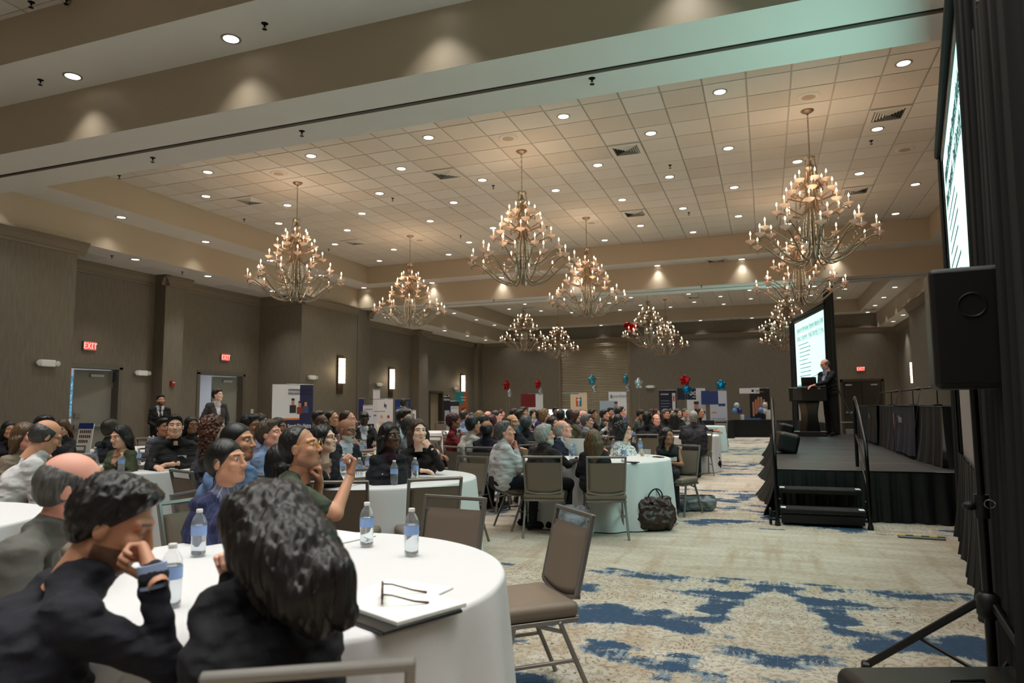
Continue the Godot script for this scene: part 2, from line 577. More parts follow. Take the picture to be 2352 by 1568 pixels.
func build_ceilings() -> void:
	# slab over everything
	var top := MB.new()
	slab(top, -19.5, 6.2, Y_CEIL, Y_CEIL + 0.3, Z_FRONT + 0.4, Z_BACK - 0.5)
	var ceiling := struct_node("ceiling", top.mesh(), mats["grid_paint"], "white lay-in tile ceiling with painted grid")
	# beams between the coffers, with the slot of the folding wall
	var xs0 := X_L3 - 0.3
	var xs1 := X_R3 + 0.3
	var places := [[-5.309, -8.012, -6.084, -7.237, -6.684], [-19.559, -22.194, -20.295, -21.41, -20.867]]
	var nm := ["over the near tables", "beyond the chandeliers"]
	for i in 2:
		var q: Array = places[i]
		soffit(xs0, xs1, Y_LEDGE, Y_CEIL + 0.05, q[0], q[1], "stepped plaster ledge of the ceiling beam " + nm[i])
		var o := soffit(xs0, xs1, Y_SOFF, Y_LEDGE, q[2], q[4] + 0.045, "white underside of the ceiling beam " + nm[i])
		soffit(xs0, xs1, Y_SOFF, Y_LEDGE, q[4] - 0.045, q[3], "white strip of the ceiling beam past its track " + nm[i])
		var tr := MB.new()
		slab(tr, xs0, xs1, Y_SOFF + 0.012, Y_SOFF + 0.05, q[4] + 0.045, q[4] + 0.012)
		slab(tr, xs0, xs1, Y_SOFF + 0.012, Y_SOFF + 0.05, q[4] - 0.012, q[4] - 0.045)
		part("track_lip", tr.mesh(), mat("track_metal", Color(0.42, 0.40, 0.38), 0.4, 0.6), o)
		var tk := MB.new()
		slab(tk, xs0, xs1, Y_SOFF + 0.05, Y_SOFF + 0.12, q[4] + 0.045, q[4] - 0.045)
		part("track", tk.mesh(), mats["dark_metal"], o)
	# left and right steps along each coffer
	for i in 3:
		var f: Array = CF[i]
		var w: String = ["the near bay", "the middle bay", "the far bay"][i]
		soffit(X_L3 - 0.3, X_L1, Y_LEDGE, Y_CEIL + 0.05, f[1] + 0.001, f[0] - 0.001, "stepped ceiling ledge along the door wall of " + w)
		soffit(X_L3 - 0.3, X_L2, Y_SOFF, Y_LEDGE, f[3] + 0.0005, f[2] - 0.0005, "low white soffit along the door wall of " + w)
		soffit(X_R1, X_R3 + 0.3, Y_LEDGE, Y_CEIL + 0.05, f[1] + 0.001, f[0] - 0.001, "stepped ceiling ledge above the stage side of " + w)
		soffit(X_R2, X_R3 + 0.3, Y_SOFF, Y_LEDGE, f[3] + 0.0005, f[2] - 0.0005, "low white soffit above the stage side of " + w)
	soffit(xs0, xs1, Y_LEDGE, Y_CEIL + 0.05, -33.76, Z_BACK - 0.3, "stepped ceiling ledge along the shutter wall")
	soffit(xs0, xs1, Y_LEDGE, Y_CEIL + 0.05, 5.9, Z_FRONT + 0.3, "stepped ceiling ledge behind the photographer")
	soffit(xs0, xs1, Y_SOFF, Y_LEDGE, 6.75, Z_FRONT + 0.3, "low soffit behind the photographer")
	# tiles
	var pitch := 0.6045
	var tm := box_mesh(Vector3(0, -0.006, 0), Vector3(pitch - 0.020, 0.012, pitch - 0.020), 0.004)
	var kinds := [mats["tile_a"], mats["tile_b"], mats["tile_a"], mats["tile_c"]]
	var cand := []
	for ci in 3:
		var f: Array = CF[ci]
		for i in range(-40, 12):
			for j in range(-40, 60):
				var x := -0.397 + pitch * i
				var z := -10.385 - 0.6048 * j
				if ci == 2: z += 0.33
				var hx := minf(x + pitch / 2, X_R1) - maxf(x - pitch / 2, X_L1)
				var hz := minf(z + pitch / 2, f[1]) - maxf(z - pitch / 2, f[0])
				if hx < 0.06 or hz < 0.06: continue
				var cx := (minf(x + pitch / 2, X_R1) + maxf(x - pitch / 2, X_L1)) * 0.5
				var cz := (minf(z + pitch / 2, f[1]) + maxf(z - pitch / 2, f[0])) * 0.5
				var q := cam_basis.inverse() * (Vector3(cx, Y_CEIL, cz) - Vector3(0, EYE, 0))
				var seen_ := q.z < -1.0 and absf(q.x / q.z) < 0.78 and absf(q.y / q.z) < 0.54
				if seen_ and cz > -8.012 and cz < -5.3: seen_ = false
				if ci == 1 and cz > -9.6: seen_ = false
				cand.append([q.length() + (0.0 if seen_ else 1000.0), cx, cz, hx, hz])
	cand.sort_custom(func(p, r): return p[0] < r[0])
	var rest := MB.new()
	for i in cand.size():
		var q: Array = cand[i]
		if i < 300:
			var xf := Transform3D(Basis.from_scale(Vector3(q[3] / pitch, 1, q[4] / pitch)), Vector3(q[1], Y_CEIL, q[2]))
			part("ceiling_tile", tm, kinds[rng.randi() % 4], ceiling, xf)
		else:
			rest.box(Vector3(q[1], Y_CEIL - 0.006, q[2]), Vector3(q[3] - 0.02, 0.012, q[4] - 0.02), 0.004)
	var ro := part("ceiling_tiles_beyond", rest.mesh(), mats["tile_b"], ceiling)
	ro.set_meta("kind", "stuff")

func crown(b: MB, a: Vector3, e: Vector3, out: Vector3, h := 0.26, d := 0.16) -> void:
	# stepped moulding under a soffit: a..e is the line on the wall at the soffit, out points into the room
	var prof := [Vector2(0, -h), Vector2(0.03, -h), Vector2(0.035, -h * 0.82), Vector2(0.06, -h * 0.74), Vector2(d * 0.62, -h * 0.36), Vector2(d * 0.85, -h * 0.24), Vector2(d * 0.86, -h * 0.14), Vector2(d, -h * 0.12), Vector2(d, 0)]
	for i in prof.size() - 1:
		var p0: Vector2 = prof[i]
		var p1: Vector2 = prof[i + 1]
		var q0 := out * p0.x + Vector3.UP * p0.y
		var q1 := out * p1.x + Vector3.UP * p1.y
		var nn := (e - a).cross(q1 - q0)
		if nn.dot(out - Vector3.UP * 0.5) > 0: b.quad(a + q0, e + q0, e + q1, a + q1)
		else: b.quad(e + q0, a + q0, a + q1, e + q1)
	for s in 2:
		var o := a if s == 0 else e
		for i in range(1, prof.size() - 1):
			b.tri3(o, o + out * prof[i].x + Vector3.UP * prof[i].y, o + out * prof[i + 1].x + Vector3.UP * prof[i + 1].y)

const D1 := [-10.62, -12.44]
const D2 := [-14.90, -16.66]
const DOOR_H := 2.42

func build_left_wall() -> void:
	var wm: Material = mats["wall_fabric"]
	var w := MB.new()
	# projecting block along the near bay
	slab(w, X_L3 - 0.3, X_L2, 0, Y_SOFF, Z_FRONT + 0.3, -9.99)
	# recess with two doorways
	var spans := [[-9.99, D1[0]], [D1[1], D2[0]], [D2[1], -17.28]]
	for s in spans: slab(w, X_L3 - 0.25, X_L3, 0, Y_SOFF, s[0], s[1])
	slab(w, X_L3 - 0.25, X_L3, DOOR_H, Y_SOFF, D1[0], D1[1])
	slab(w, X_L3 - 0.25, X_L3, DOOR_H, Y_SOFF, D2[0], D2[1])
	# pilaster, block with the sconce, column under the second beam
	slab(w, X_L3, X_L3 + 0.35, 0, Y_SOFF, -13.36, -13.97)
	slab(w, X_L3 - 0.25, X_L2, 0, Y_SOFF, -17.28, -20.28)
	slab(w, X_L3 - 0.25, X_L2 - 0.03, 0, Y_SOFF, -20.28, -20.34)
	slab(w, X_L3 - 0.25, X_L2, 0, Y_SOFF, -20.34, -21.1)
	# far bay
	slab(w, X_L3 - 0.25, X_L3, 0, Y_SOFF, -21.1, -28.83)
	slab(w, X_L3 - 0.25, X_L3, 2.12, Y_SOFF, -28.83, -30.2)
	slab(w, X_L3 - 0.25, X_L3, 0, Y_SOFF, -30.2, Z_BACK - 0.3)
	slab(w, X_L3 - 0.60, X_L3 - 0.25, 0, 2.4, -28.6, -30.4)
	slab(w, X_L3, X_L3 + 0.36, 0, Y_SOFF, -27.1, -27.95)
	slab(w, X_L3, X_L3 + 0.22, 0, Y_SOFF, -34.05, Z_BACK)
	var wl := struct_node("wall_left", w.mesh(), wm, "taupe fabric wall with recessed doorways and pilasters")
	var c := MB.new()
	var X := Vector3.RIGHT
	var F := Vector3(0, 0, 1)
	crown(c, Vector3(X_L2, Y_SOFF, Z_FRONT), Vector3(X_L2, Y_SOFF, -9.99 - 0.16), X)
	crown(c, Vector3(X_L3, Y_SOFF, -9.99), Vector3(X_L3, Y_SOFF, -13.36), X)
	crown(c, Vector3(X_L3, Y_SOFF, -13.36), Vector3(X_L3 + 0.51, Y_SOFF, -13.36), F)
	crown(c, Vector3(X_L3 + 0.35, Y_SOFF, -13.20), Vector3(X_L3 + 0.35, Y_SOFF, -14.13), X)
	crown(c, Vector3(X_L3, Y_SOFF, -13.97), Vector3(X_L3, Y_SOFF, -17.28), X)
	crown(c, Vector3(X_L3, Y_SOFF, -17.28), Vector3(X_L2 + 0.16, Y_SOFF, -17.28), F)
	crown(c, Vector3(X_L2, Y_SOFF, -17.12), Vector3(X_L2, Y_SOFF, -20.28), X)
	crown(c, Vector3(X_L2, Y_SOFF, -20.95), Vector3(X_L2, Y_SOFF, -21.26), X)
	crown(c, Vector3(X_L3, Y_SOFF, -21.1), Vector3(X_L3, Y_SOFF, -27.1), X)
	crown(c, Vector3(X_L3, Y_SOFF, -27.1), Vector3(X_L3 + 0.52, Y_SOFF, -27.1), F)
	crown(c, Vector3(X_L3 + 0.36, Y_SOFF, -26.94), Vector3(X_L3 + 0.36, Y_SOFF, -28.11), X)
	crown(c, Vector3(X_L3, Y_SOFF, -27.95), Vector3(X_L3, Y_SOFF, -34.05), X)
	crown(c, Vector3(X_L3 + 0.22, Y_SOFF, -33.9), Vector3(X_L3 + 0.22, Y_SOFF, Z_BACK), X)
	part("crown_moulding", c.mesh(), mats["crown_paint"], wl)
	var bs := MB.new()
	for s in [[X_L2, Z_FRONT, -9.99], [X_L3, -9.99, D1[0] + 0.07], [X_L3, D1[1] - 0.07, -13.36], [X_L3, -13.97, D2[0] + 0.07], [X_L3, D2[1] - 0.07, -17.28], [X_L2, -17.28, -21.1], [X_L3, -21.1, -27.1], [X_L3, -30.3, -34.05]]:
		slab(bs, s[0], s[0] + 0.015, 0, 0.12, s[1], s[2], 0.003)
	struct_node("baseboard_left", bs.mesh(), mat("baseboard_paint", Color(0.30, 0.27, 0.235), 0.5), "low painted baseboard along the door wall")
	doorway(D1, 1)
	doorway(D2, 2)
	# service door of the far bay
	var d3 := Node3D.new()
	d3.name = "door_3"
	add_child(d3)
	tag(d3, "open service doorway in the far bay with a tan inner door", "", "", "structure")
	var fr := MB.new()
	for z in [-28.83, -30.2]: slab(fr, X_L3 - 0.2, X_L3 + 0.03, 0, 2.12, z - 0.05, z + 0.05, 0.004)
	slab(fr, X_L3 - 0.2, X_L3 + 0.03, 2.07, 2.17, -28.78, -30.25, 0.004)
	part("door_frame", fr.mesh(), mat("frame_brown", Color(0.24, 0.205, 0.165), 0.5), d3)
	part("door_leaf", box_mesh(Vector3(X_L3 - 0.22, 1.03, -29.75), Vector3(0.045, 2.06, 0.8), 0.003), mat("leaf_tan", Color(0.52, 0.47, 0.39), 0.5), d3)
	# corridor beyond the two doorways
	var k := MB.new()
	var xo := -18.6
	slab(k, xo - 0.2, xo, 0, 3.0, -8.5, -18.6)
	slab(k, xo, X_L3 - 0.25, 0, 3.0, -8.3, -8.5)
	slab(k, xo, X_L3 - 0.25, 0, 3.0, -18.4, -18.6)
	slab(k, xo - 0.2, X_L3 - 0.2, 3.0, 3.1, -8.3, -18.6)
	struct_node("wall_corridor", k.mesh(), mat("corridor_paint", Color(0.80, 0.79, 0.80), 0.6), "pale wall of the corridor beyond the open doorways")
	for z in [-11.0, -13.6, -16.2]:
		var o := thing("corridor_ceiling_panel", "flat white ceiling light panel in the corridor", "light panel", Vector3(-16.7, 3.0, z), 0.0, "corridor light panels")
		part("frame", box_mesh(Vector3(0, -0.012, 0), Vector3(1.24, 0.024, 0.64), 0.004), mats["white_paint"], o)
		part("diffuser", box_mesh(Vector3(0, -0.026, 0), Vector3(1.16, 0.01, 0.56)), glow("corridor_lamp", Color(0.92, 0.96, 1.0), 2.0), o)
		var l := AreaLight3D.new()
		l.name = "panel_light"
		l.area_size = Vector2(1.1, 0.5)
		l.light_color = Color(0.92, 0.96, 1.0)
		l.light_energy = 5.0
		l.set("area_range", 30.0)
		l.shadow_enabled = true
		l.position = Vector3(0, -0.04, 0)
		l.rotation.x = -PI / 2
		o.add_child(l)

func doorway(d: Array, num: int) -> void:
	var z0: float = d[0]
	var z1: float = d[1]
	var o := Node3D.new()
	o.name = "door_%d" % num
	add_child(o)
	tag(o, ["", "doorway with one grey leaf closed beside the projecting wall block", "doorway with one grey leaf closed beyond the fire alarm pilaster"][num], "", "", "structure")
	var gm := mat("door_frame_grey", Color(0.36, 0.335, 0.295), 0.45)
	var fr := MB.new()
	slab(fr, X_L3 - 0.24, X_L3 + 0.025, 0, DOOR_H, z0 + 0.06, z0 - 0.05, 0.004)
	slab(fr, X_L3 - 0.24, X_L3 + 0.025, 0, DOOR_H, z1 - 0.06, z1 + 0.05, 0.004)
	slab(fr, X_L3 - 0.24, X_L3 + 0.025, DOOR_H - 0.06, DOOR_H + 0.06, z0 + 0.06, z1 - 0.06, 0.004)
	part("door_frame", fr.mesh(), gm, o)
	var leaf := mat("door_leaf_grey", Color(0.50, 0.485, 0.455), 0.42)
	var wl := (z0 - z1 - 0.12) * 0.5
	var h := DOOR_H - 0.08
	for s in 2:
		# the far leaf stands a little ajar, the near one is folded back into the corridor
		var piv := Node3D.new()
		piv.name = "door_leaf"
		o.add_child(piv, true)
		var g := MB.new()
		if s == 0:
			piv.position = Vector3(X_L3 - 0.20, 0, z1 + 0.07)
			piv.rotation.y = deg_to_rad(-12)
			slab(g, -0.022, 0.022, 0.01, h, 0, wl, 0.003)
		else:
			piv.position = Vector3(X_L3 - 0.20, 0, z0 - 0.07)
			piv.rotation.y = deg_to_rad(84)
			slab(g, -0.022, 0.022, 0.01, h, 0, -wl, 0.003)
		part("panel", g.mesh(), leaf, piv)
		if s == 0:
			var bar := MB.new()
			slab(bar, 0.03, 0.075, 0.98, 1.05, 0.08, wl - 0.06, 0.008)
			slab(bar, 0.02, 0.09, 0.96, 1.07, wl - 0.11, wl - 0.03, 0.006)
			part("panic_bar", bar.mesh(), mats["steel"], piv)
			var lk := MB.new()
			slab(lk, 0.02, 0.045, 1.22, 1.34, wl - 0.16, wl - 0.03, 0.005)
			part("lock_plate", lk.mesh(), mats["steel"], piv)
			part("door_closer", box_mesh(Vector3(0.05, h - 0.13, wl * 0.42), Vector3(0.06, 0.07, 0.30), 0.008), mat("closer_grey", Color(0.68, 0.68, 0.68), 0.4), piv)
			for y in [0.3, 1.15, 2.0]:
				part("hinge", box_mesh(Vector3(0.02, y, -0.01), Vector3(0.03, 0.13, 0.05), 0.004), mats["steel"], piv)
	# blue picture on the corridor wall beyond
	var px := -18.58
	var p0 := on_x(176 if num == 1 else 474, 910 if num == 1 else 932, px)
	var t := thing("wall_picture", ["", "pale blue abstract canvas on the corridor wall", "deep blue canvas of a curved tail shape in the corridor"][num], "picture", Vector3(px, p0.y, p0.z), 0.0)
	var W := 1.3 if num == 1 else 1.5
	var H := 1.15 if num == 1 else 1.0
	part("canvas", box_mesh(Vector3(0.02, 0, 0), Vector3(0.04, H, W), 0.004), mat("canvas%d" % num, Color.WHITE, 0.6), t)
	var cm: StandardMaterial3D = mats["canvas%d" % num]
	if num == 1: tri(cm, noise_tex(128, 0.06, Color(0.05, 0.42, 0.62), Color(0.72, 0.90, 0.95), 1.0, 1.4, 77), Vector3(0.8, 0.8, 0.8))
	else:
		cm.albedo_color = Color(0.70, 0.80, 0.88)
		var sw := MB.new()
		var pts := PackedVector3Array()
		var rd := PackedFloat32Array()
		for i in 15:
			var a := float(i) / 14
			pts.append(Vector3(0.045, -0.48 + a * 0.9, 0.55 - 0.75 * a + 0.30 * sin(a * 5.0)))
			rd.append(0.26 - 0.16 * a)
		sw.sweep(pts, rd, 10, true, 0.05)
		part("tail_shape", sw.mesh(), mat("tail_blue", Color(0.03, 0.25, 0.45), 0.5), t)

func build_back_and_right_walls() -> void:
	var wm: Material = mats["wall_fabric"]
	var w := MB.new()
	var sl := -10.08
	var sr := -6.36
	slab(w, X_L3 - 0.3, sl, 0, Y_LEDGE, Z_BACK, Z_BACK - 0.3)
	slab(w, sr, 3.16, 0, Y_LEDGE, Z_BACK, Z_BACK - 0.3)
	slab(w, 4.92, X_R3 + 0.3, 0, Y_LEDGE, Z_BACK, Z_BACK - 0.3)
	slab(w, 3.16, 4.92, 2.50, Y_LEDGE, Z_BACK, Z_BACK - 0.3)
	slab(w, sl, sr, 4.83, Y_LEDGE, Z_BACK, Z_BACK - 0.3)
	slab(w, sl, sr, 0, Y_LEDGE, Z_BACK - 0.22, Z_BACK - 0.3)
	slab(w, 5.15, X_R3, 0, Y_SOFF, Z_BACK, Z_BACK + 0.06)
	var wb := struct_node("wall_back", w.mesh(), wm, "taupe fabric wall at the far end with a roll-down shutter")
	var c := MB.new()
	crown(c, Vector3(X_L3, Y_SOFF + 0.05, Z_BACK), Vector3(X_R3, Y_SOFF + 0.05, Z_BACK), Vector3(0, 0, 1), 0.24, 0.14)
	part("crown_moulding", c.mesh(), mats["crown_paint"], wb)
	# roll-down shutter, slat by slat
	var sh := thing("roller_shutter", "wide tan roll-down shutter of horizontal slats in the end wall", "shutter", Vector3((sl + sr) * 0.5, 0, Z_BACK - 0.10))
	var wd := sr - sl - 0.16
	var pr := PackedVector2Array([Vector2(0.0, -0.041), Vector2(0.010, -0.036), Vector2(0.022, -0.012), Vector2(0.022, 0.014), Vector2(0.008, 0.038), Vector2(0.0, 0.040)])
	var sm := MB.new()
	for i in pr.size() - 1:
		sm.quad(Vector3(-wd / 2, pr[i].y, pr[i].x), Vector3(wd / 2, pr[i].y, pr[i].x), Vector3(wd / 2, pr[i + 1].y, pr[i + 1].x), Vector3(-wd / 2, pr[i + 1].y, pr[i + 1].x))
	sm.quad(Vector3(wd / 2, -0.041, 0), Vector3(-wd / 2, -0.041, 0), Vector3(-wd / 2, 0.04, 0), Vector3(wd / 2, 0.04, 0))
	var slat := sm.mesh()
	var tan_ := mat("shutter_tan", Color(0.50, 0.455, 0.365), 0.42, 0.25)
	var y := 0.05
	while y < 4.80:
		part("slat", slat, tan_, sh, Transform3D(Basis(), Vector3(0, y, 0)))
		y += 0.082
	for sx in [-1.0, 1.0]:
		part("guide_rail", box_mesh(Vector3(sx * (wd / 2 + 0.03), 2.415, 0.045), Vector3(0.10, 4.83, 0.15), 0.005), mat("rail_tan", Color(0.46, 0.41, 0.34), 0.45), sh)
	# dark double door at the stage end
	var d := Node3D.new()
	d.name = "door_4"
	add_child(d)
	tag(d, "dark brown double door below an exit sign in the end wall", "", "", "structure")
	var fr := MB.new()
	slab(fr, 3.16, 3.26, 0, 2.5, Z_BACK + 0.03, Z_BACK - 0.2, 0.004)
	slab(fr, 4.82, 4.92, 0, 2.5, Z_BACK + 0.03, Z_BACK - 0.2, 0.004)
	slab(fr, 3.16, 4.92, 2.40, 2.52, Z_BACK + 0.03, Z_BACK - 0.2, 0.004)
	part("door_frame", fr.mesh(), mat("door_frame_dark", Color(0.20, 0.165, 0.125), 0.5), d)
	for s in 2:
		var x := 3.26 + 0.78 * s
		var lf := part("door_leaf", box_mesh(Vector3(x + 0.39, 1.2, Z_BACK - 0.09), Vector3(0.77, 2.39, 0.05), 0.004), mat("door_leaf_dark", Color(0.115, 0.09, 0.075), 0.4), d)
		part("kick_plate", box_mesh(Vector3(x + 0.39, 0.16, Z_BACK - 0.06), Vector3(0.7, 0.25, 0.01), 0.002), mats["steel"], lf)
		part("door_closer", box_mesh(Vector3(x + (0.5 if s else 0.25), 2.26, Z_BACK - 0.04), Vector3(0.26, 0.06, 0.05), 0.006), mats["closer_grey"], lf)
		part("panic_bar", box_mesh(Vector3(x + 0.39, 1.02, Z_BACK - 0.03), Vector3(0.62, 0.06, 0.04), 0.006), mats["steel"], lf)
	# stage-side wall and the wall behind the photographer
	var r := MB.new()
	slab(r, X_R3, X_R3 + 0.3, 0, Y_SOFF, Z_FRONT + 0.3, Z_BACK - 0.3)
	slab(r, X_R2, X_R3, 0, Y_SOFF, -19.9, -27.3)
	slab(r, X_R2, X_R3, 0, Y_SOFF, -5.2, -8.2)
	var rw := struct_node("wall_right", r.mesh(), wm, "taupe fabric wall on the stage side with projecting blocks")
	var rc := MB.new()
	var L := Vector3.LEFT
	crown(rc, Vector3(X_R3, Y_SOFF, -27.3), Vector3(X_R3, Y_SOFF, Z_BACK), L)
	crown(rc, Vector3(X_R2, Y_SOFF, -19.8), Vector3(X_R2, Y_SOFF, -27.4), L)
	crown(rc, Vector3(X_R3, Y_SOFF, -8.2), Vector3(X_R3, Y_SOFF, -19.9), L)
	part("crown_moulding", rc.mesh(), mats["crown_paint"], rw)
	var f := MB.new()
	slab(f, X_L3 - 0.3, X_R3 + 0.3, 0, Y_LEDGE, Z_FRONT, Z_FRONT + 0.3)
	struct_node("wall_front", f.mesh(), wm, "taupe fabric wall behind the photographer")

# ---------------------------------------------------------------- ceiling fixtures
const SPOT_E := 5.8
const SPOT_C := Color(1.0, 0.995, 0.975)

func make_downlight() -> Node3D:
	var o := Node3D.new()
	part("trim_ring", lathe_mesh([[0.082, 0.0], [0.082, -0.004], [0.094, -0.010], [0.108, -0.006], [0.110, 0.0]], 24), mat("ring_grey", Color(0.55, 0.54, 0.52), 0.35, 0.3), o)
	part("lens", lathe_mesh([[0.083, -0.006], [0.0, -0.003]], 24), glow("lens_glow", Color(1.0, 0.975, 0.93), 3.2), o)
	var l := SpotLight3D.new()
	l.name = "lamp"
	l.position = Vector3(0, -0.015, 0)
	l.rotation.x = -PI / 2
	l.spot_angle = 47.0
	l.spot_angle_attenuation = 1.0
	l.spot_range = 40.0
	l.spot_attenuation = 2.0
	l.light_energy = SPOT_E
	l.light_color = SPOT_C
	l.light_size = 0.08
	l.shadow_enabled = true
	o.add_child(l)
	return o

func make_sprinkler() -> Node3D:
	var o := Node3D.new()
	part("escutcheon", lathe_mesh([[0.0, -0.012], [0.026, -0.010], [0.038, 0.0]], 14), mats["dark_metal"], o)
	var b := MB.new()
	b.tube(Vector3(0, -0.01, 0), Vector3(0, -0.035, 0), 0.010, 0.010, 8)
	b.tube(Vector3(0.010, -0.03, 0), Vector3(0.010, -0.062, 0), 0.003, 0.003, 6)
	b.tube(Vector3(-0.010, -0.03, 0), Vector3(-0.010, -0.062, 0), 0.003, 0.003, 6)
	part("sprinkler_frame", b.mesh(), mats["dark_metal"], o)
	part("deflector", lathe_mesh([[0.0, -0.068], [0.026, -0.066], [0.026, -0.063], [0.0, -0.060]], 12), mats["dark_metal"], o)
	return o

func make_vent() -> Node3D:
	var o := Node3D.new()
	part("back_box", box_mesh(Vector3(0, 0.0, 0), Vector3(0.44, 0.004, 0.44)), mat("vent_dark", Color(0.03, 0.028, 0.026), 0.9), o)
	var fr := MB.new()
	for s in [-1.0, 1.0]:
		fr.box(Vector3(0, -0.010, s * 0.256), Vector3(0.585, 0.02, 0.072), 0.004)
		fr.box(Vector3(s * 0.256, -0.010, 0), Vector3(0.072, 0.02, 0.44), 0.004)
	part("frame", fr.mesh(), mats["tile_a"], o)
	# four-way louvres: nested square cones
	for i in 5:
		var r := 0.205 - i * 0.040
		var b := MB.new()
		for k in 4:
			var bs := Basis(Vector3.UP, k * PI / 2)
			b.quad(bs * Vector3(-r, -0.006, r), bs * Vector3(r, -0.006, r), bs * Vector3(r - 0.016, -0.030, r - 0.016), bs * Vector3(-r + 0.016, -0.030, r - 0.016))
			b.quad(bs * Vector3(r, -0.004, r - 0.002), bs * Vector3(-r, -0.004, r - 0.002), bs * Vector3(-r + 0.018, -0.030, r - 0.018), bs * Vector3(r - 0.018, -0.030, r - 0.018))
		part("louvre", b.mesh(), mats["tile_a"], o)
	return o

func make_ceiling_speaker() -> Node3D:
	var o := Node3D.new()
	part("ring", lathe_mesh([[0.10, -0.014], [0.135, -0.014], [0.165, -0.004], [0.168, 0.0]], 28), mats["tile_a"], o)
	part("grille", lathe_mesh([[0.0, -0.020], [0.07, -0.018], [0.102, -0.012]], 24), mat("grille_tan", Color(0.60, 0.54, 0.45), 0.7), o)
	return o

func put(src: Node3D, called: String, label: String, category: String, p: Vector3, group: String, first: Array) -> Node3D:
	var o: Node3D = src if first[0] else src.duplicate()
	first[0] = false
	o.name = numbered(called)
	add_child(o)
	o.position = p
	tag(o, label, category, group)
	return o

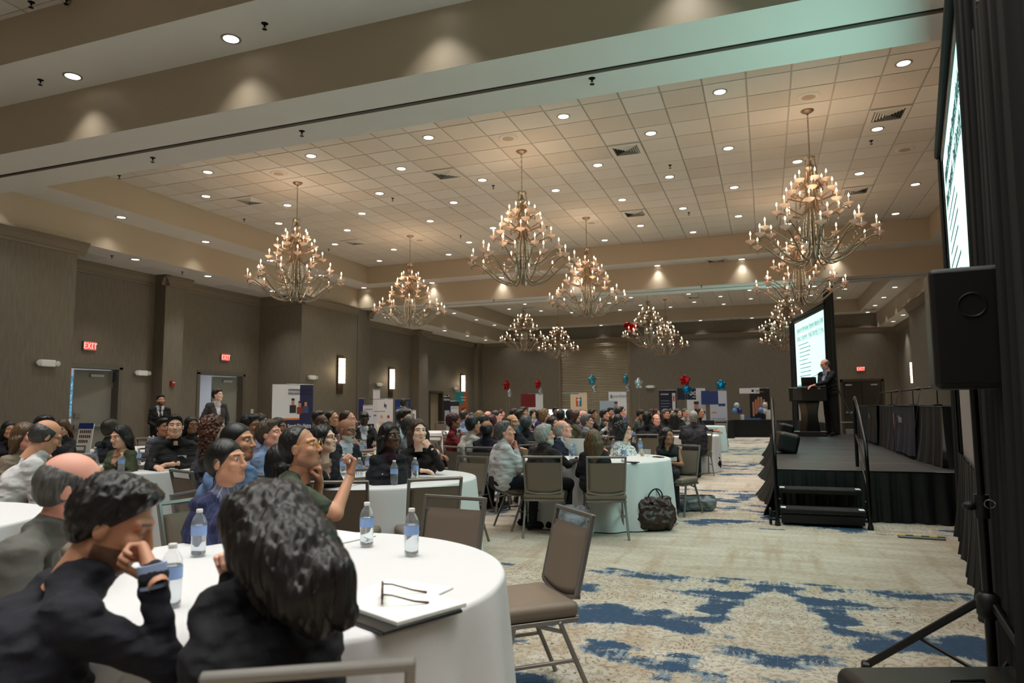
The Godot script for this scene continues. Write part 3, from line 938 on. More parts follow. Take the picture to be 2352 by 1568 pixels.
func build_ceiling_fixtures() -> void:
	var dl := make_downlight()
	var fst := [true]
	var spots := []
	for ci in 3:
		for i in 13:
			for j in range(-1, 9):
				var x := KS * (-11.70 + 1.2462 * i)
				var z := 0.0
				var odd := posmod(i + j, 2)
				if ci == 1:
					if j > 7 or odd == 0: continue
					if i in [2, 6, 10] and j in [1, 5]: continue
					z = KS * (-10.72 - 1.2486 * j)
				elif ci == 2:
					if j < 0 or odd == 1: continue
					if i in [2, 6, 10] and j in [2, 6]: continue
					z = KS * (-34.15 + 1.2486 * j)
				else:
					if j < 0 or odd == 1: continue
					z = KS * (-4.75 + 1.2486 * j)
				spots.append([Vector3(x, Y_CEIL - 0.012, z), ["near", "middle", "far"][ci]])
	for s in spots:
		put(dl, "downlight", "round recessed downlight in the tiled ceiling of the %s bay" % s[1], "downlight", s[0], "tile ceiling downlights, %s bay" % s[1], fst)
	var led := []
	for z in [-8.55, -11.01, -13.45, -15.88, -18.3, -20.78]: led.append(Vector3(-12.70, Y_LEDGE, z * KS))
	for z in [-23.2, -25.6, -28.07, -30.62, -32.99, -35.3]:
		led.append(Vector3(-12.60, Y_LEDGE, z * KS))
		led.append(Vector3(4.39, Y_LEDGE, z * KS))
	for z in [-8.55, -11.01, -13.45, -15.88, -18.3]: led.append(Vector3(4.39, Y_LEDGE, z * KS))
	for x in [-10.48, -7.96, -5.45, -2.93, -0.51, 1.93]:
		led.append(Vector3(x * KS, Y_LEDGE, -20.84 * KS))
		led.append(Vector3(x * KS, Y_LEDGE, -22.40 * KS))
		led.append(Vector3(x * KS, Y_LEDGE, -35.36 * KS))
	for x in [-10.6, -8.07, -5.57, -3.05, -0.55, 1.95]:
		led.append(Vector3(x * KS, Y_LEDGE, -5.99 * KS))
		led.append(Vector3(x * KS, Y_LEDGE, -7.80 * KS))
	for z in [-3.2, -0.8, 1.6, 4.0]:
		led.append(Vector3(-12.65, Y_LEDGE, z))
		led.append(Vector3(4.4, Y_LEDGE, z))
	for p in led:
		var lo := put(dl, "downlight", "round downlight in the stepped plaster ledge of the ceiling", "downlight", p, "ledge downlights", fst)
		(lo.get_node("lamp") as SpotLight3D).light_energy = SPOT_E * 0.3
	for z in [-12.0, -14.26, -16.84, -23.5, -26.1, -28.7, -31.29, -33.67]:
		put(dl, "downlight", "round downlight in the low soffit along the door wall", "downlight", Vector3(-13.35, Y_SOFF, z * KS), "door wall soffit downlights", fst)
	for z in [-28.53, -31.07, -33.37, -11.0, -13.6, -16.2]:
		put(dl, "downlight", "round downlight in the low soffit above the stage side wall", "downlight", Vector3(5.08, Y_SOFF, z * KS), "stage side soffit downlights", fst)
	# sprinklers
	var sp := make_sprinkler()
	fst = [true]
	for q in [[93, 186.6], [608, 57]]:
		put(sp, "sprinkler", "dark sprinkler head in the white ledge by the near beam", "sprinkler", on_y(q[0], q[1] - 3, Y_LEDGE), "ledge sprinklers", fst)
	for q in [[351, 362], [693.5, 301], [1359.6, 180]]:
		put(sp, "sprinkler", "dark sprinkler head under the near ceiling beam", "sprinkler", on_y(q[0], q[1], Y_SOFF), "beam sprinklers", fst)
	for q in [[561, 503], [1133, 426], [902, 455], [1539, 379], [1582, 488], [1256, 520], [2001, 323], [1950, 453], [755, 572], [1058, 541], [274, 403]]:
		put(sp, "sprinkler", "dark sprinkler head in the tiled ceiling of the middle bay", "sprinkler", on_y(q[0], q[1], Y_CEIL - 0.012), "tile sprinklers", fst)
	for q in [[257, 587], [419, 624]]:
		put(sp, "sprinkler", "dark sprinkler head in the low soffit by the doors", "sprinkler", on_y(q[0], q[1], Y_SOFF), "soffit sprinklers", fst)
	for q in [[1611, 656], [1134, 688]]:
		put(sp, "sprinkler", "dark sprinkler head under the far ceiling beam", "sprinkler", on_y(q[0], q[1], Y_SOFF), "far beam sprinklers", fst)
	for q in [[72, 5], [153, -3]]:
		put(sp, "sprinkler", "sprinkler head in the tiled ceiling of the near bay", "sprinkler", on_y(q[0], q[1], Y_CEIL - 0.012), "near bay sprinklers", fst)
	# supply vents
	var vt := make_vent()
	fst = [true]
	for q in [[575, 459], [1020, 394], [1440, 339], [1459.5, 484], [2030.6, 265], [1960, 435.6], [812.8, 551]]:
		var p := on_y(q[0], q[1], Y_CEIL)
		var i := roundf((p.x + 0.397) / 0.6045)
		var j := roundf((p.z + 10.385) / -0.6048)
		put(vt, "ceiling_vent", "square four-way air vent with dark louvres in the tiled ceiling", "vent", Vector3(-0.397 + 0.6045 * i, Y_CEIL - 0.013, -10.385 - 0.6048 * j), "ceiling vents", fst)
	put(vt, "ceiling_vent", "air vent in the white ledge of the far beam", "vent", on_y(1645, 598, Y_LEDGE), "", fst)
	for q in [[1213, 705], [1443, 690], [1594, 682]]:
		put(vt, "ceiling_vent", "air vent in the tiled ceiling of the far bay", "vent", on_y(q[0], q[1], Y_CEIL - 0.013), "far bay vents", fst)
	for q in [[1690, 731], [1412, 745], [2000, 709]]:
		put(vt, "ceiling_vent", "air vent in the white ledge of the far bay", "vent", on_y(q[0], q[1], Y_LEDGE), "far ledge vents", fst)
	var cs := make_ceiling_speaker()
	fst = [true]
	for q in [[640, 398], [1167, 317], [1857, 222], [2078, 343], [964, 551], [1358, 511]]:
		put(cs, "ceiling_speaker", "round flush loudspeaker in a ceiling tile near a chandelier", "ceiling speaker", on_y(q[0], q[1], Y_CEIL - 0.012), "ceiling speakers", fst)
	# access panels of the low soffit
	var pm := box_mesh(Vector3(0, -0.004, 0), Vector3(0.62, 0.008, 1.1), 0.003)
	for z in [-10.75, -12.95, -15.6]:
		solid("access_panel", pm, mat("panel_white", Color(0.76, 0.745, 0.715), 0.7), "flush white access panel in the low soffit by the doors", "panel", Transform3D(Basis(), Vector3(-14.0, Y_SOFF, z)), "soffit access panels")

# ---------------------------------------------------------------- chandeliers
const TIERS := [[6, 0.23, -1.16, -1.02, 0.05], [7, 0.37, -1.35, -1.25, 0.06], [8, 0.52, -1.58, -1.45, 0.08], [8, 0.72, -1.86, -1.62, 0.22], [12, 0.93, -2.04, -1.80, 0.34]]   # count, radius, cup height, root height, dip

func arm_curve(t: Array) -> PackedVector3Array:
	var pts := PackedVector3Array()
	var R: float = t[1]
	var yc: float = t[2] - 0.045
	var yr: float = t[3]
	var dip: float = t[4]
	# from the stem down, out and up again to just under the cup
	var ctl := [Vector2(0.07, yr), Vector2(0.085, lerpf(yr, yc - dip, 0.55)), Vector2(0.17, yc - dip), Vector2(R * 0.45, yc - dip * 0.95), Vector2(R * 0.72, yc - dip * 0.30), Vector2(R * 0.90, yc - 0.015 + 0.03), Vector2(R * 0.985, yc + 0.004), Vector2(R, yc - 0.02)]
	var cv := Curve3D.new()
	for q in ctl: cv.add_point(Vector3(q.x, q.y, 0))
	for i in ctl.size():
		var a: Vector2 = ctl[maxi(i - 1, 0)]
		var b: Vector2 = ctl[mini(i + 1, ctl.size() - 1)]
		var d := (b - a) * 0.17
		cv.set_point_in(i, Vector3(-d.x, -d.y, 0))
		cv.set_point_out(i, Vector3(d.x, d.y, 0))
	var L := cv.get_baked_length()
	for i in 19: pts.append(cv.sample_baked(L * i / 18.0))
	return pts

func cup_prof() -> Array:
	return [[0.006, -0.055], [0.014, -0.050], [0.010, -0.036], [0.020, -0.030], [0.045, -0.022], [0.070, -0.002], [0.079, 0.016], [0.076, 0.016], [0.062, 0.002], [0.02, -0.012], [0.0, -0.012]]

func flame_prof() -> Array:
	return [[0.0, 0.105], [0.009, 0.108], [0.0135, 0.124], [0.010, 0.142], [0.004, 0.158], [0.0, 0.168]]

func build_chandeliers() -> void:
	var brass := mat("antique_brass", Color(0.55, 0.47, 0.39), 0.32, 0.75)
	var silver := mat("antique_silver", Color(0.52, 0.49, 0.43), 0.32, 0.7)
	var cupm := mat("bobeche_glass", Color(0.90, 0.81, 0.74), 0.28)
	cupm.backlight_enabled = true
	cupm.backlight = Color(0.6, 0.46, 0.38)
	var candle := mat("candle_sleeve", Color(0.93, 0.90, 0.84), 0.5)
	var bulb := glow("candle_bulb", Color(1.0, 0.88, 0.72), 12.0)
	var crystal := mat("cut_glass", Color(0.86, 0.88, 0.86, 0.35), 0.08)
	crystal.transparency = BaseMaterial3D.TRANSPARENCY_ALPHA
	var cm := lathe_mesh(cup_prof(), 16)
	var km := lathe_mesh([[0.0, -0.012], [0.011, -0.012], [0.011, 0.104], [0.0, 0.106]], 8)
	var fm := lathe_mesh(flame_prof(), 8)
	var canopy := lathe_mesh([[0.0, -0.075], [0.012, -0.075], [0.016, -0.055], [0.05, -0.045], [0.085, -0.022], [0.10, -0.008], [0.10, 0.0]], 20)
	var chain := MB.new()
	for i in 14:
		var y := -0.075 - i * 0.048
		var pts := PackedVector3Array()
		for k in 9:
			var a := TAU * k / 8
			var q := Vector3(cos(a) * 0.011, sin(a) * 0.030, 0)
			if i % 2: q = Vector3(0, q.y, q.x)
			pts.append(q + Vector3(0, y - 0.024, 0))
		chain.sweep(pts, PackedFloat32Array([0.0035]), 5, false)
	var stem := lathe_mesh([[0.0, -2.47], [0.02, -2.46], [0.035, -2.42], [0.02, -2.39], [0.05, -2.36], [0.095, -2.30], [0.10, -2.22], [0.06, -2.16], [0.045, -2.05], [0.055, -1.9], [0.07, -1.78], [0.075, -1.66], [0.05, -1.60], [0.04, -1.52], [0.065, -1.44], [0.07, -1.38], [0.04, -1.32], [0.032, -1.24], [0.055, -1.18], [0.06, -1.13], [0.03, -1.08], [0.028, -1.00], [0.05, -0.985], [0.075, -0.95], [0.078, -0.925], [0.045, -0.895], [0.022, -0.875], [0.02, -0.82], [0.06, -0.80], [0.082, -0.775], [0.08, -0.765], [0.02, -0.755], [0.0, -0.75]], 16)
	var rods := MB.new()
	for k in 3:
		var a := TAU * k / 3 + 0.4
		var d := Vector3(cos(a), 0, sin(a))
		rods.tube(d * 0.075 + Vector3(0, -0.79, 0), d * 0.13 + Vector3(0, -1.22, 0), 0.006, 0.006, 6)
		rods.ball(d * 0.076 + Vector3(0, -0.80, 0), Vector3(0.014, 0.014, 0.014), 8, 6)
	var drops := MB.new()
	for k in 12:
		var a := TAU * k / 12
		for i in 10:
			var y := -1.70 - i * 0.065
			var r := 0.115 + 0.035 * sin((i / 9.0) * PI)
			drops.ball(Vector3(cos(a) * r, y, sin(a) * r), Vector3(0.012, 0.028, 0.012), 5, 4)
	var scroll := MB.new()
	for k in 6:
		var a := TAU * k / 6 + 0.26
		var d := Vector3(cos(a), 0, sin(a))
		for lv in [-1.28, -1.55]:
			var pts := PackedVector3Array()
			for i in 14:
				var s := i / 13.0
				var w := s * 5.2
				var rr := 0.075 * (1.0 - s * 0.75)
				pts.append(d * (0.13 + cos(w) * rr) + Vector3(0, lv + sin(w) * rr, 0))
			scroll.sweep(pts, PackedFloat32Array([0.009, 0.006]), 6)
	var beads := MB.new()
	for k in 8:
		var a := TAU * k / 8 + 0.3
		for i in 16:
			var s := i / 15.0
			var r := 0.10 + 0.60 * s
			beads.ball(Vector3(cos(a) * r, -1.95 - 0.42 * sin(s * 2.4) + 0.3 * s * s, sin(a) * r), Vector3(0.009, 0.013, 0.009), 5, 4)
	var arms := []
	for t in TIERS:
		var b := MB.new()
		var pts := arm_curve(t)
		var rd := PackedFloat32Array()
		for i in pts.size(): rd.append(lerpf(0.017, 0.010, float(i) / pts.size()))
		b.sweep(pts, rd, 7)
		b.ball(pts[pts.size() - 1] + Vector3(0, -0.035, 0), Vector3(0.013, 0.022, 0.013), 7, 5)
		b.ball(pts[pts.size() - 1] + Vector3(0, -0.005, 0), Vector3(0.018, 0.012, 0.018), 7, 5)
		arms.append(b.mesh())
	var xs := [-9.2 * KS, -4.145 * KS, 0.815 * KS]
	var who := ["nearest the door wall", "in the middle row", "on the stage side"]
	for row in 4:
		var z: float = [-11.95, -16.93, -26.6, -31.57][row] * KS
		for ci in 3:
			var lbl := "tiered brass candle chandelier %s, %s" % [who[ci], ["close to the near beam", "close to the far beam", "just past the far beam", "close to the shutter wall"][row]]
			var o := thing("chandelier", lbl, "chandelier", Vector3(xs[ci], Y_CEIL - 0.012, z), 0.37 * ci + 0.21 * row, "ballroom chandeliers")
			part("canopy", canopy, brass, o)
			part("chain", chain.mesh() if row + ci == 0 else o.get_node("../chandelier/chain").mesh, brass, o)
			part("stem", stem, brass if row > 0 else silver, o)
			part("suspension_rods", rods.mesh(), brass, o)
			part("scrollwork", scroll.mesh(), brass, o)
			part("crystal_drops", drops.mesh(), crystal, o).set_meta("kind", "stuff")
			part("bead_swags", beads.mesh(), crystal, o).set_meta("kind", "stuff")
			var near := row < 2
			var fc := MB.new(); var fk := MB.new(); var ff := MB.new(); var fa := MB.new()
			for ti in TIERS.size():
				var t: Array = TIERS[ti]
				for k in t[0]:
					var a: float = TAU * k / t[0] + ti * 0.35
					var bs := Basis(Vector3.UP, a)
					var top := bs * Vector3(t[1], t[2], 0)
					if near:
						var am := part("arm", arms[ti], silver if ti > 2 else brass, o, Transform3D(bs, Vector3.ZERO))
						var loc := Vector3(t[1], t[2], 0)
						part("bobeche", cm, cupm, am, Transform3D(Basis(), loc))
						part("candle", km, candle, am, Transform3D(Basis(), loc))
						part("bulb", fm, bulb, am, Transform3D(Basis(), loc))
					else:
						for g in [[fc, cup_prof(), 10], [fk, [[0.0, -0.012], [0.011, -0.012], [0.011, 0.104], [0.0, 0.106]], 6], [ff, flame_prof(), 6]]:
							var mb: MB = g[0]
							mb.xf = Transform3D(Basis(), top)
							var pv := PackedVector2Array()
							for w in g[1]: pv.append(Vector2(w[0], w[1]))
							mb.lathe(pv, g[2])
						fa.xf = Transform3D(bs, Vector3.ZERO)
						fa.sweep(arm_curve(t), PackedFloat32Array([0.014]), 5)
					var every: int = [3, 4, 4, 4, 3][ti]
					if k % every == 0:
						var l := OmniLight3D.new()
						l.name = "flame_light"
						l.position = top + Vector3(0, 0.135, 0)
						l.light_color = Color(1.0, 0.85, 0.70)
						l.light_energy = 0.14
						l.light_size = 0.012
						l.omni_range = 30.0
						l.omni_attenuation = 2.0
						l.shadow_enabled = true
						o.add_child(l, true)
			if not near:
				part("arms", fa.mesh(), brass, o)
				part("bobeches", fc.mesh(), cupm, o)
				part("candles", fk.mesh(), candle, o)
				part("bulbs", ff.mesh(), bulb, o)

# ---------------------------------------------------------------- wall fixtures
func sconce(p: Vector3, out: Vector3, label: String) -> void:
	var turn := atan2(out.x, out.z)
	var o := thing("wall_sconce", label, "sconce", p, turn)
	part("back_plate", box_mesh(Vector3(0, -0.06, 0.025), Vector3(0.30, 1.24, 0.05), 0.006), tri(mat("sconce_wood", Color(0.32, 0.20, 0.12), 0.45), noise_tex(64, 0.12, Color(0.5, 0.5, 0.5), Color(1, 1, 1), 0.5, 2.0, 51), Vector3(3, 0.6, 3)), o)
	var sh := MB.new()
	var prof := PackedVector2Array([Vector2(0.0, -0.40), Vector2(0.10, -0.40)])
	for i in 17: prof.append(Vector2(0.118 + 0.006 * sin(i * 2.1), -0.40 + i * 0.05))
	prof.append(Vector2(0.10, 0.40)); prof.append(Vector2(0.0, 0.40))
	sh.xf = Transform3D(Basis().scaled(Vector3(1.15, 1, 0.75)), Vector3(0, 0.06, 0.10))
	sh.lathe(prof, 24)
	part("glass_shade", sh.mesh(), glow("sconce_glow", Color(1.0, 0.93, 0.80), 3.0), o)
	var br := MB.new()
	for y in [-0.20, 0.06, 0.32]: br.box(Vector3(0, y, 0.055), Vector3(0.31, 0.022, 0.03), 0.004)
	part("brackets", br.mesh(), mats["chrome"], o)
	var l := OmniLight3D.new()
	l.name = "sconce_light"
	l.position = Vector3(0, 0.06, 0.24)
	l.light_color = Color(1.0, 0.86, 0.66)
	l.light_energy = 0.28
	l.light_size = 0.10
	l.omni_range = 20.0
	l.omni_attenuation = 2.0
	l.shadow_enabled = true
	o.add_child(l)

func exit_sign(p: Vector3, out: Vector3, label: String) -> void:
	var o := thing("exit_sign", label, "exit sign", p, atan2(out.x, out.z))
	part("housing", box_mesh(Vector3(0, 0, 0.03), Vector3(0.33, 0.21, 0.06), 0.008), mat("sign_housing", Color(0.55, 0.54, 0.52), 0.4), o)
	part("lit_panel", box_mesh(Vector3(0, 0, 0.061), Vector3(0.285, 0.165, 0.004), 0.001), glow("exit_panel", Color(1.0, 0.22, 0.22), 0.85), o)
	part("lettering", text_mesh("EXIT", 0.135, 0.003), glow("exit_letters", Color(1.0, 0.62, 0.58), 1.3), o, Transform3D(Basis().scaled(Vector3(0.86, 1, 1)), Vector3(0, 0, 0.064)))
	var l := OmniLight3D.new()
	l.name = "sign_light"
	l.position = Vector3(0, 0, 0.12)
	l.light_color = Color(1.0, 0.15, 0.12)
	l.light_energy = 0.01
	l.light_size = 0.05
	l.shadow_enabled = true
	o.add_child(l)

func emergency_light(p: Vector3, out: Vector3, label: String) -> void:
	var o := thing("emergency_light", label, "emergency light", p, atan2(out.x, out.z))
	part("battery_box", box_mesh(Vector3(0, 0, 0.045), Vector3(0.30, 0.13, 0.09), 0.012), mats["white_plastic"], o)
	for s in [-1.0, 1.0]:
		var hd := MB.new()
		hd.xf = Transform3D(Basis(Vector3.RIGHT, PI / 2), Vector3(s * 0.185, 0.0, 0.05))
		hd.lathe(PackedVector2Array([Vector2(0, -0.02), Vector2(0.035, -0.02), Vector2(0.052, 0.03), Vector2(0.052, 0.045), Vector2(0.0, 0.052)]), 16)
		part("lamp_head", hd.mesh(), mat("lamp_head_grey", Color(0.74, 0.74, 0.72), 0.3), o)

func build_wall_fixtures() -> void:
	var X := Vector3.RIGHT
	sconce(Vector3(X_L2, 2.55, -19.28), X, "tall lit glass sconce on the projecting block by the far beam")
	sconce(Vector3(X_L3, 2.52, -25.24), X, "tall lit glass sconce on the recessed wall behind the deer banner")
	sconce(Vector3(X_L3, 2.55, -32.42), X, "tall lit glass sconce above the teal banner in the far corner")
	sconce(Vector3(X_R3, 2.55, -31.0), Vector3.LEFT, "tall lit glass sconce on the stage side wall beside the dark double door")
	exit_sign(Vector3(X_L3, 2.87, -11.57), X, "red exit sign above the doorway beside the projecting block")
	exit_sign(Vector3(X_L3, 2.88, -15.84), X, "red exit sign above the doorway with the grey suited man")
	exit_sign(Vector3(4.03, 2.97, Z_BACK), Vector3(0, 0, 1), "red exit sign above the dark double door")
	emergency_light(Vector3(X_L2, 2.31, -9.45), X, "white twin-head emergency light on the near projecting block")
	emergency_light(Vector3(X_L3, 2.31, -13.02), X, "white twin-head emergency light between the first doorway and pilaster")
	emergency_light(Vector3(X_L2, 2.34, -17.78), X, "white emergency light on the block with the sconce")
	emergency_light(Vector3(X_L3, 2.33, -24.3), X, "white emergency light beside the sconce behind the deer banner")
	emergency_light(Vector3(X_L3, 2.33, -31.6), X, "white emergency light beside the sconce over the teal banner")
	emergency_light(Vector3(on_z(1494, 889, Z_BACK).x, 2.33, Z_BACK), Vector3(0, 0, 1), "white emergency light on the end wall between shutter and purple banner")
	for q in [[-14.26, 2.06, -13.66, "red fire alarm strobe on the door wall pilaster"], [X_L3, 1.95, -30.75, "red fire alarm strobe beside the service doorway"]]:
		var o := thing("fire_alarm", q[3], "fire alarm", Vector3(q[0], q[1], q[2]), PI / 2)
		part("housing", box_mesh(Vector3(0, 0, 0.025), Vector3(0.12, 0.14, 0.05), 0.006), mat("alarm_red", Color(0.62, 0.03, 0.03), 0.4), o)
		part("strobe_lens", box_mesh(Vector3(0.012, 0.028, 0.056), Vector3(0.075, 0.03, 0.016), 0.006), mats["white_plastic"], o)
	for q in [[-14.613, 1.33, -17.05, "pale blank switch plate at the end of the recess"], [-13.05, 1.22, -17.55, "white double switch plate on the sconce block"], [X_L3, 1.30, -26.7, "white switch plates on the far bay wall"]]:
		var o := thing("switch_plate", q[3], "switch plate", Vector3(q[0], q[1], q[2]), PI / 2)
		part("plate", box_mesh(Vector3(0, 0, 0.005), Vector3(0.115, 0.13, 0.01), 0.003), mats["white_plastic"], o)
		part("toggle", box_mesh(Vector3(0, 0, 0.014), Vector3(0.03, 0.05, 0.01), 0.003), mat("toggle_grey", Color(0.7, 0.7, 0.68), 0.4), o)
	var ph := thing("wall_phone", "white wall telephone at the end of the recess by the second doorway", "telephone", Vector3(-14.613, 1.05, -17.0), PI / 2)
	part("cradle", box_mesh(Vector3(0, 0, 0.02), Vector3(0.08, 0.20, 0.04), 0.01), mats["white_plastic"], ph)
	var hs := MB.new()
	hs.sweep(PackedVector3Array([Vector3(0, 0.10, 0.05), Vector3(0, 0.09, 0.075), Vector3(0, 0, 0.08), Vector3(0, -0.09, 0.075), Vector3(0, -0.10, 0.05)]), PackedFloat32Array([0.022, 0.022, 0.016, 0.022, 0.022]), 8)
	part("handset", hs.mesh(), mats["white_plastic"], ph)

# ---------------------------------------------------------------- tables
const TOP_Y := 0.755
const TABLES := [[-1.85, -2.28, "with the open folder and tortoiseshell glasses"], [-3.42, -5.68, "between the green shirted man and the dark haired woman"], [-2.04, -8.60, "beside the brown checked tote bag"], [-6.75, -5.90, "of the man in the black shirt"], [-4.98, -2.55, "beside the man in the grey jacket"],
	[-5.45, -8.45, "of the bearded man in the navy suit"], [-9.75, -8.9, "near the information table with the lettered cloth"], [-8.2, -12.2, "of the man with the laptop"], [-1.9, -15.6, "of the man in the striped jacket"], [-2.15, -22.4, "with an empty chair at the aisle"],
	[-4.6, -12.3, "of the red dressed woman"], [-5.6, -16.3, "behind the maroon head scarf"], [-8.6, -16.6, "by the far bay wall"], [-4.6, -19.9, "in the row before the far bay"], [-7.8, -20.6, "below the heart balloon row"], [-11.3, -12.9, "close to the door wall"]]

func cloth_mesh(sd: int) -> ArrayMesh:
	var b := MB.new()
	var R := 0.915
	var nA := 144
	var prof := []                              # (radius, height, fold strength)
	for i in 5: prof.append([R * (0.001 + 0.2495 * i), TOP_Y + 0.004, 0.0])
	prof[4][0] = R - 0.012
	prof.append([R + 0.001, TOP_Y + 0.0005, 0.0])
	prof.append([R + 0.007, TOP_Y - 0.014, 0.05])
	for i in 11:
		var t := (i + 1) / 11.0
		prof.append([R + 0.008 + 0.035 * t, TOP_Y - 0.014 - (TOP_Y - 0.025) * t, pow(t, 0.75)])
	var rows := []
	var rg := RandomNumberGenerator.new()
	rg.seed = sd
	var ph := [rg.randf() * TAU, rg.randf() * TAU, rg.randf() * TAU, rg.randf() * TAU]
	for p in prof:
		var row := []
		for k in nA + 1:
			var a := TAU * k / nA
			var w: float = 0.55 * sin(13.0 * a + ph[0] + 0.9 * sin(3 * a)) + 0.35 * sin(21.0 * a + ph[1]) + 0.2 * sin(7.0 * a + ph[2])
			var r: float = p[0] + p[2] * (0.040 * w + 0.012)
			row.append(Vector3(cos(a) * r, p[1], sin(a) * r))
		rows.append(row)
	for i in rows.size():
		for k in nA + 1:
			var a: Vector3 = rows[maxi(i - 1, 0)][k]
			var c: Vector3 = rows[mini(i + 1, rows.size() - 1)][k]
			var d: Vector3 = rows[i][(k + 1) % nA]
			var e: Vector3 = rows[i][(k - 1 + nA) % nA]
			var nn := (c - a).cross(d - e)
			b.p(rows[i][k], Vector3.UP if i < 4 else nn.normalized())
	for i in rows.size() - 1:
		for k in nA:
			var a := i * (nA + 1) + k
			b.tri_(a, a + nA + 2, a + nA + 1)
			b.tri_(a, a + 1, a + nA + 2)
	# fix the direction of the skirt's normals
	for i in b.v.size():
		var o := Vector3(b.v[i].x, 0, b.v[i].z)
		if b.n[i].dot(o) < -0.05 or b.n[i].y < -0.9: b.n[i] = -b.n[i]
	return b.mesh()

func build_tables() -> void:
	var cloths := [cloth_mesh(1), cloth_mesh(2), cloth_mesh(3)]
	var topm := lathe_mesh([[0.0, TOP_Y - 0.026], [0.905, TOP_Y - 0.026], [0.908, TOP_Y - 0.02], [0.908, TOP_Y - 0.004], [0.902, TOP_Y], [0.0, TOP_Y]], 48)
	var lg := MB.new()
	lg.bar(Vector3(-0.3, 0.02, 0), Vector3(0.3, 0.02, 0), 0.04, 0.04)
	lg.tube(Vector3(-0.22, 0.03, 0), Vector3(-0.22, TOP_Y - 0.026, 0), 0.016, 0.016, 8)
	lg.tube(Vector3(0.22, 0.03, 0), Vector3(0.22, TOP_Y - 0.026, 0), 0.016, 0.016, 8)
	var lm := lg.mesh()
	for i in TABLES.size():
		var t: Array = TABLES[i]
		var o := thing("round_table", "round banquet table under white cloth, " + t[2], "table", Vector3(t[0], 0, t[1]), 0.5 * i, "round banquet tables")
		part("tabletop", topm, mat("ply", Color(0.55, 0.42, 0.28), 0.5), o)
		part("leg", lm, mats["steel"], o, Transform3D(Basis(), Vector3(0, 0, 0.42)))
		part("leg", lm, mats["steel"], o, Transform3D(Basis(), Vector3(0, 0, -0.42)))
		solid("tablecloth", cloths[i % 3], mats["cloth_white"], "white cloth on the round table " + t[2], "tablecloth", Transform3D(Basis(Vector3.UP, 1.3 * i), Vector3(t[0], 0, t[1])), "white round tablecloths")

# ---------------------------------------------------------------- chairs
const CHAIR_TOP := 0.875
var chair0: Node3D
var chair_used := false

